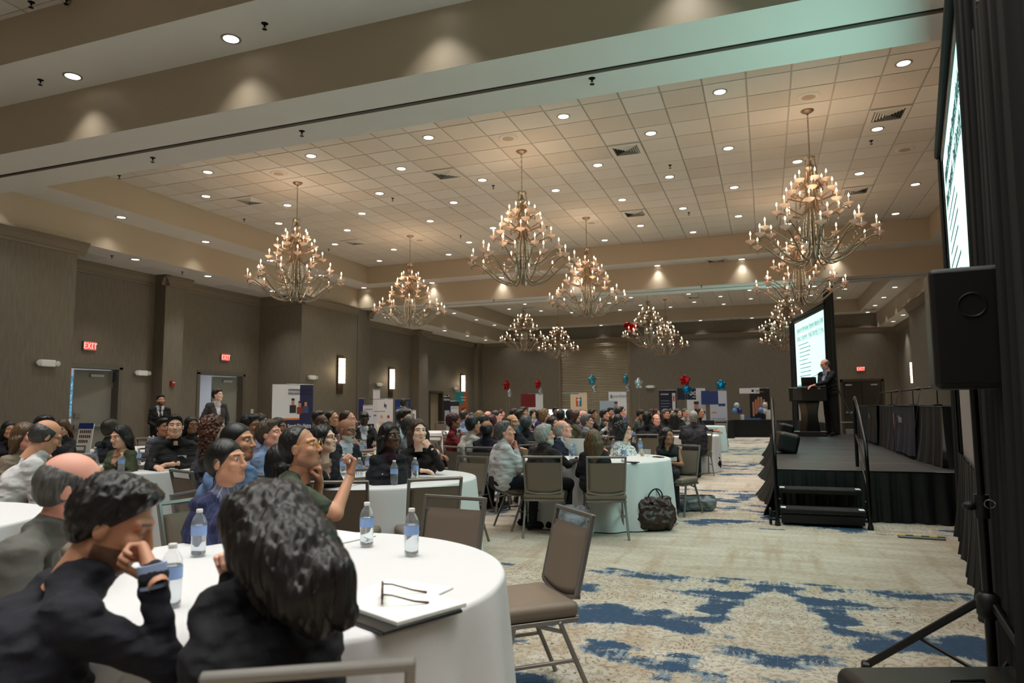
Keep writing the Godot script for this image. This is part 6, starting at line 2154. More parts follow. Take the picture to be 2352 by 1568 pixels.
	who("person with dark hair leaning behind the black dress shirt", 376, 982, 9.6, 50, 55, {"top_c": Color(0.4, 0.4, 0.45), "hair": "short", "hair_c": "dark", "skin": "tan", "arms": ["chin", "lap"]})
	who("person standing in a black suit and tie by the pilaster", 369, 919, 16.3, 35, 45, {"stand": true, "top": "suit", "top_c": Color(0.05, 0.05, 0.055), "part": "jacket", "tie_c": Color(0.16, 0.17, 0.2, 1), "hair": "short", "hair_c": "black", "skin": "tan", "beard": 0.85, "arms": ["clasp", "clasp"], "trousers": Color(0.04, 0.04, 0.045)})
	who("person standing in a grey suit with a pale shirt in the doorway", 500, 907, 15.4, 55, 80, {"stand": true, "top": "suit", "top_c": Color(0.23, 0.215, 0.21), "part": "jacket", "hair": "short", "hair_c": Color(0.16, 0.10, 0.07), "skin": "pale", "arms": ["side", "side"], "trousers": Color(0.16, 0.15, 0.15)})
	# the table beside the tote bag
	who("person in a white shirt with grey hair, watch hand at his chin", 1160, 993, 8.0, 112, 84, {"top_c": Color(0.84, 0.84, 0.85), "hair": "short", "hair_c": "grey", "skin": "pink", "pitch": 14.0, "arms": ["lap", "chin"], "build": 1.18, "lean": 4.0, "trousers": Color(0.05, 0.07, 0.13), "chair": [1152, 1038, 118]})
	who("person in a dark brown jacket with white hair and a white beard", 1252, 1001, 7.8, 132, 116, {"top_c": Color(0.17, 0.145, 0.135), "part": "jacket", "hair": "short", "hair_c": "white", "skin": "pink", "beard": 0.9, "specs": true, "pitch": 10.0, "arms": ["lap", "table"], "chair": [1246, 1046, 172], "build": 1.1})
	who("person in a black cardigan with long blonde hair seen from behind", 1364, 1012, 7.62, 172, 165, {"sex": "f", "top_c": black, "part": "cardigan", "hair": "verylong", "hair_c": Color(0.50, 0.38, 0.25), "skin": "light", "arms": ["lap", "lap"], "chair": [1392, 1047, 178]})
	who("person in a black and white print blouse with dark curls and glasses", 1434, 990, 9.1, 52, 72, {"sex": "f", "top_c": Color(1, 1, 1), "fabric": "print", "part": "blouse", "hair": "curly", "hair_c": "dark", "skin": "light", "specs": true, "pitch": 10.0, "arms": ["lap", "lap"], "build": 1.1, "collar": false})
	who("person in a blue suit with a bald head turned up to the screen", 1294, 986, 9.2, 62, 70, {"top": "suit", "top_c": Color(0.09, 0.11, 0.19), "part": "jacket", "hair": "horseshoe", "hair_c": "white", "skin": "pink", "pitch": 16.0, "arms": ["lap", "lap"], "build": 1.1})
	who("person with long black hair in a dark sleeveless dress with a badge", 1533, 1003, 9.2, -22, 30, {"sex": "f", "sleeve": "none", "collar": false, "top_c": Color(0.07, 0.075, 0.095), "part": "dress", "hair": "verylong", "hair_c": "black", "skin": "brown", "pitch": 12.0, "arms": ["lap", "lap"], "badge": 1.0, "trousers": Color(0.07, 0.075, 0.095), "chair": [1574, 1021, -42]})
	who("person in a pinstriped dark jacket with white hair seen from behind", 1592, 958, 13.3, 175, 178, {"top_c": Color(0.28, 0.26, 0.27), "fabric": "pinstripe", "part": "jacket", "hair": "buzz", "hair_c": "white", "skin": "pink", "build": 1.35, "chair": [1611, 991, 176]})
	who("person in a black suit with black hair seen from behind", 1487, 960, 13.2, 165, 150, {"top_c": Color(0.045, 0.045, 0.05), "part": "jacket", "hair": "short", "hair_c": "black", "skin": "dark", "build": 1.15})
	who("person with a bald head smiling towards the tables", 1508, 964, 15.2, 0, 8, {"top_c": Color(0.12, 0.12, 0.14), "hair": "horseshoe", "hair_c": "grey", "skin": "pink"})
	who("person in a navy suit with a bald crown seen from behind", 1120, 987, 9.5, 158, 150, {"top_c": Color(0.06, 0.08, 0.16), "part": "jacket", "hair": "horseshoe", "hair_c": "black", "skin": "brown", "build": 1.08})
	who("person in a white sweater with short black hair", 1088, 976, 9.7, 128, 118, {"top_c": Color(0.80, 0.79, 0.77), "hair": "short", "hair_c": "black", "skin": "light", "specs": true, "lean": 14.0})
	who("person in a red dress with a patterned red head wrap", 1044, 968, 11.0, 88, 84, {"sex": "f", "top_c": Color(0.42, 0.04, 0.04), "part": "dress", "hair": "wrap", "hair_c": Color(0.28, 0.05, 0.04), "skin": "brown", "arms": ["lap", "chin"]})
	who("person in a light blue shirt with a shaved head, back turned", 1067, 956, 15.2, 165, 130, {"top_c": Color(0.55, 0.64, 0.78), "hair": "buzz", "hair_c": "brown", "skin": "pink"})
	who("person with dark hair in profile next to the light blue shirt", 1085, 960, 15.4, 88, 82, {"sex": "f", "top_c": Color(0.15, 0.12, 0.14), "hair": "long", "hair_c": "black", "skin": "tan"})
	who("person with a blonde bob behind the white sweater", 1103, 957, 14.2, 140, 120, {"sex": "f", "top_c": Color(0.72, 0.70, 0.66), "hair": "bob", "hair_c": "blonde", "skin": "light"})
	who("person with a bald pink head in the crowd beyond the blonde bob", 1122, 957, 15.5, 150, 140, {"top_c": Color(0.3, 0.3, 0.34), "hair": "", "skin": "pink"})
	who("person with dark hair next to the maroon head scarf", 1113, 968, 12.0, 150, 130, {"sex": "f", "top_c": Color(0.22, 0.16, 0.15), "hair": "bob", "hair_c": "dark", "skin": "tan"})
	who("person wearing a maroon head scarf", 1131, 967, 12.3, 145, 140, {"sex": "f", "top_c": Color(0.34, 0.07, 0.13), "part": "dress", "hair": "shawl", "hair_c": Color(0.34, 0.05, 0.12), "skin": "tan"})
	who("person in a pink shirt with his hand raised to his face", 1141, 957, 13.6, 95, 88, {"top_c": Color(0.70, 0.58, 0.60), "hair": "buzz", "hair_c": "brown", "skin": "pink", "arms": ["lap", "chin"]})
	who("person with dark red hair and glasses near the end wall", 1152, 950, 19.5, 60, 60, {"sex": "f", "top_c": Color(0.10, 0.09, 0.10), "hair": "bob", "hair_c": "red", "skin": "light"})
	who("person with a grey beard and bald head looking our way", 1178, 971, 10.4, 38, 42, {"top_c": Color(0.06, 0.07, 0.12), "hair": "horseshoe", "hair_c": "dark", "skin": "tan", "beard": 0.7, "beard_c": Color(0.55, 0.54, 0.52)})
	who("person with curly grey hair and a navy jacket seen from behind", 1209, 972, 10.8, 168, 160, {"top_c": Color(0.05, 0.06, 0.11), "part": "jacket", "hair": "short", "hair_c": Color(0.36, 0.37, 0.39), "skin": "tan", "build": 1.15})
	who("person with glasses in a grey shirt in the distant rows", 1182, 951, 16.5, 85, 75, {"top_c": Color(0.30, 0.28, 0.30), "hair": "short", "hair_c": "dark", "skin": "pink", "specs": true})
	who("person in a teal shirt in the distant rows", 1195, 954, 15.5, 110, 80, {"top_c": Color(0.05, 0.38, 0.48), "hair": "short", "hair_c": "black", "skin": "dark"})
	who("person with dark hair looking up beside the teal shirt", 1203, 947, 17.5, 85, 78, {"top_c": Color(0.2, 0.2, 0.24), "hair": "short", "hair_c": "dark", "skin": "tan"})
	who("person with straight black hair and a black jacket below the maroon banner", 1226, 951, 18.5, 8, 15, {"sex": "f", "top": "vneck", "top_c": black, "hair": "long", "hair_c": "black", "skin": "pale", "pitch": -10.0})
	who("person in purple beside the curly blonde", 1241, 953, 17.0, 70, 60, {"sex": "f", "top_c": Color(0.22, 0.14, 0.36), "hair": "bob", "hair_c": "black", "skin": "tan"})
	who("person with curly blonde hair in a patterned top", 1253, 954, 14.6, 85, 78, {"sex": "f", "top_c": Color(0.62, 0.60, 0.58), "hair": "curly", "hair_c": "blonde", "skin": "pink"})
	who("person in a patterned head scarf behind the white bearded man", 1271, 975, 10.6, 35, 45, {"sex": "f", "top_c": Color(0.25, 0.12, 0.12), "hair": "long", "hair_c": "black", "skin": "tan", "pitch": 8.0})
	who("person standing by the bright monitors at the end wall", 1275, 944, 25.0, 20, 30, {"stand": true, "top_c": Color(0.3, 0.3, 0.3), "hair": "short", "hair_c": "black", "skin": "brown"})
	who("person with short dark hair and a grey top, back turned", 1289, 955, 14.8, 165, 155, {"top_c": Color(0.38, 0.40, 0.45), "hair": "short", "hair_c": "black", "skin": "tan"})
	who("person with shoulder length red hair", 1324, 957, 13.8, 92, 86, {"sex": "f", "top_c": Color(0.32, 0.33, 0.24), "hair": "bob", "hair_c": "red", "skin": "light"})
	who("person with dark skin and black hair near the cream banner", 1310, 951, 18.0, 110, 90, {"sex": "f", "top_c": Color(0.12, 0.12, 0.14), "hair": "bob", "hair_c": "black", "skin": "dark"})
	who("person with a bald pink head in a lavender shirt", 1341, 957, 14.0, 100, 92, {"top_c": Color(0.62, 0.58, 0.70), "hair": "", "skin": "pink", "build": 1.15})
	who("person in a grey suit with grey hair and glasses reaching forward", 1349, 968, 12.2, 78, 80, {"top": "suit", "top_c": Color(0.36, 0.36, 0.37), "part": "jacket", "hair": "short", "hair_c": "grey", "skin": "pink", "specs": true, "beard": 0.5, "beard_c": Color(0.6, 0.6, 0.58), "arms": ["lap", "raise"]})
	who("person with black hair in a dark jacket beyond the grey suit", 1389, 953, 16.6, 82, 74, {"top_c": Color(0.16, 0.20, 0.18), "hair": "short", "hair_c": "black", "skin": "pink"})
	who("person with dark hair facing the tables from the far row", 1402, 947, 19.5, 30, 25, {"top_c": Color(0.25, 0.25, 0.28), "hair": "short", "hair_c": "black", "skin": "tan"})
	who("person with long dark brown hair seen from behind the print blouse", 1421, 967, 12.4, 160, 150, {"sex": "f", "top_c": Color(0.12, 0.1, 0.1), "hair": "verylong", "hair_c": "dark", "skin": "light"})
	who("person with dark hair and a blue denim jacket leaning back", 1426, 948, 15.0, 88, 80, {"top_c": Color(0.30, 0.40, 0.55), "hair": "short", "hair_c": "dark", "skin": "pink", "pitch": 12.0})
	who("person in a grey green shirt bent over the far table", 1472, 952, 18.0, 75, 70, {"top_c": Color(0.26, 0.30, 0.27), "hair": "short", "hair_c": "dark", "skin": "tan", "pitch": -18.0, "lean": 20.0})
	who("person with light brown hair at the far table", 1497, 949, 19.5, 30, 30, {"sex": "f", "top_c": Color(0.5, 0.48, 0.46), "hair": "bob", "hair_c": "light", "skin": "light"})
	who("person with auburn hair near the purple banner", 1508, 948, 19.0, 40, 50, {"sex": "f", "top_c": Color(0.2, 0.18, 0.2), "hair": "long", "hair_c": Color(0.25, 0.12, 0.08), "skin": "light"})
	who("person in glasses holding a white sheet by the purple banner", 1529, 951, 17.6, 30, 40, {"top_c": Color(0.06, 0.06, 0.08), "hair": "short", "hair_c": "grey", "skin": "pink", "specs": true})
	who("person with black hair under a white beret", 1541, 949, 18.4, 20, 28, {"sex": "f", "top_c": Color(0.07, 0.07, 0.08), "hair": "long", "hair_c": "black", "skin": "pale"})
	who("person with black hair seen from behind the long haired girl", 1549, 961, 15.0, 172, 165, {"sex": "f", "top_c": Color(0.1, 0.09, 0.1), "hair": "long", "hair_c": "black", "skin": "tan"})
	who("person with long chestnut hair below the smiling man banner", 1558, 949, 18.0, 20, 25, {"sex": "f", "top_c": Color(0.12, 0.1, 0.11), "hair": "long", "hair_c": "brown", "skin": "light"})
	who("person with white hair and a pink face in the far row", 1574, 948, 18.8, 30, 40, {"top_c": Color(0.7, 0.7, 0.72), "hair": "buzz", "hair_c": "grey", "skin": "pink"})
	who("person in a navy jacket wearing a pale face mask", 1607, 948, 16.8, 60, 74, {"top_c": Color(0.07, 0.075, 0.12), "hair": "receding", "hair_c": "dark", "skin": "tan"})
	who("person with dark hair in the row below the teal star balloon", 1362, 951, 18.6, 100, 80, {"top_c": Color(0.18, 0.18, 0.22), "hair": "short", "hair_c": "dark", "skin": "tan"})
	# the speaker
	who("person at the lectern in a black suit and pale blue shirt, reading", 1894, 837, 17.75, -72, -78, {"stand": true, "ground": STAGE_Y, "top": "suit", "top_c": Color(0.035, 0.035, 0.04), "shirt_c": Color(0.62, 0.70, 0.86), "part": "jacket", "hair": "horseshoe", "hair_c": "grey", "skin": "pink", "beard": 0.6, "beard_c": Color(0.7, 0.7, 0.7), "specs": true, "pitch": -16.0, "lean": 8.0, "arms": [at(1872, 884, 17.4), at(1882, 886, 17.5)], "build": 1.12, "trousers": Color(0.035, 0.035, 0.04), "lod": 0, "cell": 0.02})
	raise_crowd()

# ---------------------------------------------------------------- stage
const STAGE_Y := 0.60
const SX0 := 0.09
const SX1 := 3.35
const SZ0 := -9.41
const SZ1 := -20.6

func drape(a: Vector3, b: Vector3, top: float, low: float, folds: float, amp: float, flare := 0.0, sd := 1.0) -> ArrayMesh:
	# hanging cloth along a..b, with folds that deepen downwards and fall outwards by flare
	var m := MB.new()
	var d := (b - a).normalized()
	var n := d.cross(Vector3.UP)
	var nu := int((b - a).length() * folds * 5) + 8
	m.sheet(nu, 10, func(u: float, w: float) -> Vector3:
		var h := 1.0 - w
		var k := sin(u * (b - a).length() * folds * TAU + sd) + 0.5 * sin(u * (b - a).length() * folds * 2.7 * TAU + sd * 3.0)
		return a.lerp(b, u) + Vector3(0, lerpf(low, top, w) - a.y, 0) + n * (k * amp * (0.35 + 0.65 * h) + flare * h * h * (1.0 + 0.5 * sin(u * 23.0 + sd))))
	return m.mesh()

func build_stage() -> void:
	var st := thing("stage", "low black portable stage with metal edged deck panels", "stage", Vector3(SX0, 0, SZ0))
	var dk := mat("deck_black", Color(0.055, 0.052, 0.052), 0.55)
	var L := SX1 - SX0
	var n := 9
	var dz := (SZ1 - SZ0) / n
	var pm := box_mesh(Vector3(L / 2, STAGE_Y - 0.03, dz / 2), Vector3(L, 0.06, absf(dz) - 0.012), 0.004)
	var em := MB.new()
	em.box(Vector3(L / 2, STAGE_Y - 0.012, -0.001), Vector3(L, 0.026, 0.014), 0.003)
	em.box(Vector3(L / 2, STAGE_Y - 0.012, dz + 0.013), Vector3(L, 0.026, 0.014), 0.003)
	var emm := em.mesh()
	var alu := mat("edge_alu", Color(0.20, 0.20, 0.205), 0.3, 0.8)
	for i in n:
		var p := part("deck_panel", pm, dk, st, Transform3D(Basis(), Vector3(0, 0, dz * i)))
		part("metal_edge", emm, alu, p)
	for i in 10:
		for x in [0.12, L - 0.12]:
			part("leg", box_mesh(Vector3(x, (STAGE_Y - 0.06) / 2, dz * i * 0.98 - 0.1), Vector3(0.05, STAGE_Y - 0.06, 0.05)), mats["black_metal"], st)
	var sk: Material = mats["skirt_black"]
	var o := Vector3(SX0, 0, SZ0)
	part("skirt", drape(Vector3(0, STAGE_Y, 0.02), Vector3(L, STAGE_Y, 0.02), STAGE_Y - 0.02, 0.01, 5.0, 0.022, 0.04, 1.0), sk, st)
	part("skirt", drape(Vector3(-0.02, STAGE_Y, SZ1 - SZ0), Vector3(-0.02, STAGE_Y, 0.02), STAGE_Y - 0.02, 0.01, 3.2, 0.035, 0.17, 2.0), sk, st)
	# steps with handrails
	var sp := thing("stage_steps", "black two-tread stage steps with tall tube handrails", "steps", Vector3(0.55, 0, -9.08))
	var bm: Material = mats["black_metal"]
	for t in [[0.20, 0.13], [0.40, -0.15]]:
		var tr := part("tread", box_mesh(Vector3(0, t[0] - 0.02, t[1]), Vector3(0.90, 0.04, 0.27), 0.006), mat("tread_black", Color(0.03, 0.03, 0.032), 0.8), sp)
		part("nosing", box_mesh(Vector3(0, t[0] - 0.035, t[1] + 0.137), Vector3(0.90, 0.05, 0.008), 0.002), bm, tr)
		for s in [-1.0, 1.0]:
			part("white_tape", box_mesh(Vector3(s * 0.415, t[0] + 0.002, t[1] + 0.07), Vector3(0.055, 0.003, 0.13)), mats["paper"], tr)
	part("riser", box_mesh(Vector3(0, 0.08, 0.0), Vector3(0.88, 0.10, 0.5), 0.004), bm, sp)
	for s in [-1.0, 1.0]:
		var r := MB.new()
		var x: float = s * 0.485
		var pts := PackedVector3Array([Vector3(x, 0.03, 0.30), Vector3(x, 0.75, 0.29), Vector3(x, 0.98, 0.25), Vector3(x, 1.40, -0.36), Vector3(x, 1.48, -0.50), Vector3(x, 1.46, -0.60), Vector3(x, 1.30, -0.64), Vector3(x, 0.62, -0.64)])
		r.sweep(pts, PackedFloat32Array([0.021]), 10)
		r.tube(Vector3(x, 0.62, 0.29), Vector3(x, 1.02, -0.62), 0.012, 0.012, 8)
		r.tube(Vector3(x, 0.42, 0.29), Vector3(x, 0.72, -0.30), 0.012, 0.012, 8)
		part("handrail", r.mesh(), mat("rail_black", Color(0.035, 0.035, 0.037), 0.25, 0.4), sp)
		part("foot", lathe_mesh([[0.034, 0.0], [0.030, 0.03], [0.024, 0.06]], 10), mats["black_plastic"], sp, Transform3D(Basis(), Vector3(x, 0, 0.30)))
		for y in [0.11, 0.31]:
			part("bolt", lathe_mesh([[0.0, 0.008], [0.008, 0.006], [0.008, 0]], 8), mats["chrome"], sp, Transform3D(Basis(Vector3.RIGHT, PI / 2), Vector3(x * 0.93, y, 0.28)))
	for y in [0.055, 0.145]:
		var w := MB.new()
		w.xf = Transform3D(Basis(Vector3.FORWARD, PI / 2), Vector3(-0.56, y, 0.22))
		w.lathe(PackedVector2Array([Vector2(0, -0.016), Vector2(0.045, -0.016), Vector2(0.052, -0.008), Vector2(0.052, 0.008), Vector2(0.045, 0.016), Vector2(0, 0.016)]), 16)
		w.xf = Transform3D()
		w.bar(Vector3(-0.56, y, 0.22), Vector3(-0.49, y, 0.22), 0.02, 0.02, Vector3.UP)
		part("caster", w.mesh(), mats["black_plastic"], sp)
	build_lectern()
	# skirted panel table along the stage
	var px := 2.06
	var t := thing("panel_table", "long black skirted panel table on the stage", "table", Vector3(px, STAGE_Y, -14.4))
	part("top", box_mesh(Vector3(0.38, 0.755, 0), Vector3(0.80, 0.02, 8.9), 0.006), mat("table_black", Color(0.02, 0.02, 0.024), 0.8), t)
	part("skirt", drape(Vector3(-0.02, 0.76, -4.45), Vector3(-0.02, 0.76, 4.45), 0.762, 0.01, 2.6, 0.020, 0.05, 0.7), mats["drape_black"], t)
	part("skirt", drape(Vector3(-0.02, 0.76, 4.45), Vector3(0.78, 0.76, 4.45), 0.762, 0.01, 3.0, 0.03, 0.10, 1.7), mats["drape_black"], t)
	var bl := mat("runner_blue", Color(0.035, 0.06, 0.16), 0.7)
	for q in [[1.35, 3.05, "navy lettered runner hanging over the panel table's middle", ["Palm"]], [-1.9, -0.6, "black lettered runner at the lectern end of the panel table", ["b"]]]:
		var r := thing("table_runner", q[2], "table runner", Vector3(px, STAGE_Y, -14.4))
		var mm: Material = bl if q[0] > 0 else mat("runner_black", Color(0.03, 0.03, 0.036), 0.7)
		part("front_fall", drape(Vector3(-0.075, 0.76, q[0]), Vector3(-0.075, 0.76, q[1]), 0.775, 0.05, 0.8, 0.010, 0.05, 0.4), mm, r)
		part("top_fall", box_mesh(Vector3(0.34, 0.772, (q[0] + q[1]) / 2), Vector3(0.86, 0.006, absf(q[1] - q[0])), 0.002), mm, r)
		var k := 0
		for s in q[3]:
			part("lettering", text_mesh(s, 0.10, 0.003, false), mat("letter_grey", Color(0.62, 0.64, 0.68), 0.6), r, Transform3D(Basis(Vector3.UP, -PI / 2), Vector3(-0.135, 0.56 - 0.14 * k, (q[0] + q[1]) / 2)))
			k += 1
		if q[0] > 0:
			var lg := MB.new()
			lg.ball(Vector3(-0.128, 0.53, 1.62), Vector3(0.004, 0.13, 0.035), 8, 10)
			part("emblem", lg.mesh(), mat("emblem_rose", Color(0.62, 0.42, 0.38), 0.6), r)
	for i in 3:
		var z: float = [-11.35, -13.1, -15.2][i]
		var m := thing("desk_microphone", ["desk microphone at the near end of the panel table", "desk microphone in the middle of the panel table", "desk microphone at the lectern end of the panel table"][i], "microphone", Vector3(px + 0.22, STAGE_Y + 0.775, z), 0.0)
		part("base", lathe_mesh([[0.06, 0.0], [0.06, 0.012], [0.02, 0.02], [0.0, 0.02]], 14), mats["black_metal"], m)
		var b := MB.new()
		b.tube(Vector3(0, 0.02, 0), Vector3(0, 0.24, 0), 0.009, 0.007, 8)
		part("stem", b.mesh(), mats["black_metal"], m)
		var h := MB.new()
		h.sweep(PackedVector3Array([Vector3(-0.19, 0.235, 0.05), Vector3(-0.05, 0.25, 0.0), Vector3(0.06, 0.262, -0.02), Vector3(0.075, 0.264, -0.02), Vector3(0.12, 0.27, -0.03)]), PackedFloat32Array([0.010, 0.012, 0.014, 0.024, 0.020]), 10)
		part("capsule_and_handle", h.mesh(), mats["black_plastic"], m)
		var c := MB.new()
		c.sweep(PackedVector3Array([Vector3(-0.19, 0.235, 0.05), Vector3(-0.24, 0.16, 0.10), Vector3(-0.275, 0.02, 0.15), Vector3(-0.34, -0.35, 0.2), Vector3(-0.36, -0.75, 0.25)]), PackedFloat32Array([0.005]), 6)
		part("cable", c.mesh(), mats["black_plastic"], m)
	for z in [-12.0, -13.0]:
		var f := Vector3.LEFT
		put_chair(Vector3(px + 1.0, STAGE_Y, z), f, "chair backs showing behind the panel table on stage", "stage chairs")
	for q in [[1806, 1040, "black wedge stage monitor by the near handrail"], [1803, 1005, "black wedge stage monitor halfway to the lectern"]]:
		var p := on_y(q[0], q[1], STAGE_Y)
		var m := thing("stage_monitor", q[2], "stage monitor", p, deg_to_rad(-78))
		var b := MB.new()
		b.rbox(Vector3(0, 0.17, 0), Vector3(0.44, 0.34, 0.34), 0.07, 4, Basis(Vector3.RIGHT, -0.25))
		part("cabinet", b.mesh(), mats["black_plastic"], m)
		part("grille", box_mesh(Vector3(0, 0.20, 0.172), Vector3(0.36, 0.26, 0.01), 0.004), mats["dark_metal"], m, Transform3D(Basis(Vector3.RIGHT, -0.25), Vector3.ZERO))

func build_lectern() -> void:
	var p := on_y(1862, 1001, STAGE_Y)
	var o := thing("lectern", "black lectern with a curved metal column and wide top", "lectern", Vector3(p.x, STAGE_Y, p.z))
	var f := cam_dir(-28)
	o.rotation.y = atan2(f.x, f.z)
	var bk := mat("lectern_black", Color(0.035, 0.033, 0.033), 0.35)
	var mt := mat("lectern_metal", Color(0.33, 0.28, 0.24), 0.35, 0.5)
	part("base", box_mesh(Vector3(0, 0.06, 0), Vector3(0.78, 0.12, 0.52), 0.01), mat("lectern_base", Color(0.085, 0.08, 0.078), 0.4), o)
	var c := MB.new()
	var nn := 12
	c.sheet(1, nn, func(u: float, w: float) -> Vector3:
		var bow := 0.055 * sin(w * PI)
		return Vector3(lerpf(-0.24 + bow, 0.24 - bow, u), 0.12 + 0.76 * w, 0.14 + 0.05 * sin(w * PI)))
	c.sheet(1, nn, func(u: float, w: float) -> Vector3:
		var bow := 0.055 * sin(w * PI)
		return Vector3(lerpf(0.24 - bow, 0.24 - bow, u), 0.12 + 0.76 * w, lerpf(0.14 + 0.05 * sin(w * PI), -0.14, u)))
	c.sheet(1, nn, func(u: float, w: float) -> Vector3:
		var bow := 0.055 * sin(w * PI)
		return Vector3(-0.24 + bow, 0.12 + 0.76 * w, lerpf(-0.14, 0.14 + 0.05 * sin(w * PI), u)))
	c.sheet(1, nn, func(u: float, w: float) -> Vector3:
		var bow := 0.055 * sin(w * PI)
		return Vector3(lerpf(0.24 - bow, -0.24 + bow, u), 0.12 + 0.76 * w, -0.14))
	part("column", c.mesh(), bk, o)
	var w := MB.new()
	w.sheet(2, nn, func(u: float, v: float) -> Vector3:
		var bow := 0.055 * sin(v * PI)
		return Vector3(-0.245 + bow + 0.16 * u, 0.12 + 0.76 * v, 0.145 + 0.055 * sin(v * PI)))
	part("column_panel", w.mesh(), mt, o)
	var t := MB.new()
	t.box(Vector3(0, 1.055, 0), Vector3(0.88, 0.35, 0.56), 0.012)
	part("cabinet", t.mesh(), bk, o)
	part("cabinet_panel", box_mesh(Vector3(-0.24, 1.06, 0.284), Vector3(0.22, 0.30, 0.01), 0.003), mat("lectern_grey", Color(0.24, 0.22, 0.215), 0.4, 0.3), o)
	part("reading_board", box_mesh(Vector3(0.1, 1.255, -0.05), Vector3(0.66, 0.02, 0.44), 0.004), bk, o, Transform3D(Basis(Vector3.RIGHT, 0.14), Vector3(0, 0.02, 0)))
	var lp := thing("laptop", "open black laptop on the lectern", "laptop", o.position + Vector3(0, 1.30, 0), o.rotation.y)
	part("keyboard_deck", box_mesh(Vector3(0.02, -0.02, -0.12), Vector3(0.36, 0.015, 0.24), 0.004), mats["black_plastic"], lp)
	part("screen_lid", box_mesh(Vector3(0.02, 0.09, 0.02), Vector3(0.36, 0.235, 0.01), 0.004), mats["black_plastic"], lp, Transform3D(Basis(Vector3.RIGHT, 0.3), Vector3.ZERO))
	var g := thing("gooseneck_microphone", "thin gooseneck microphone rising from the lectern", "microphone", o.position + Vector3(0, 1.23, 0), o.rotation.y)
	var b := MB.new()
	b.sweep(PackedVector3Array([Vector3(-0.12, 0.0, 0.12), Vector3(-0.10, 0.10, 0.11), Vector3(0.0, 0.20, 0.06), Vector3(0.12, 0.27, 0.02), Vector3(0.24, 0.33, 0.0)]), PackedFloat32Array([0.006]), 6)
	part("neck", b.mesh(), mats["black_metal"], g)
	var h := MB.new()
	h.sweep(PackedVector3Array([Vector3(0.24, 0.33, 0), Vector3(0.26, 0.345, 0), Vector3(0.30, 0.36, 0)]), PackedFloat32Array([0.012, 0.02, 0.014]), 8)
	part("windscreen", h.mesh(), mats["black_plastic"], g)

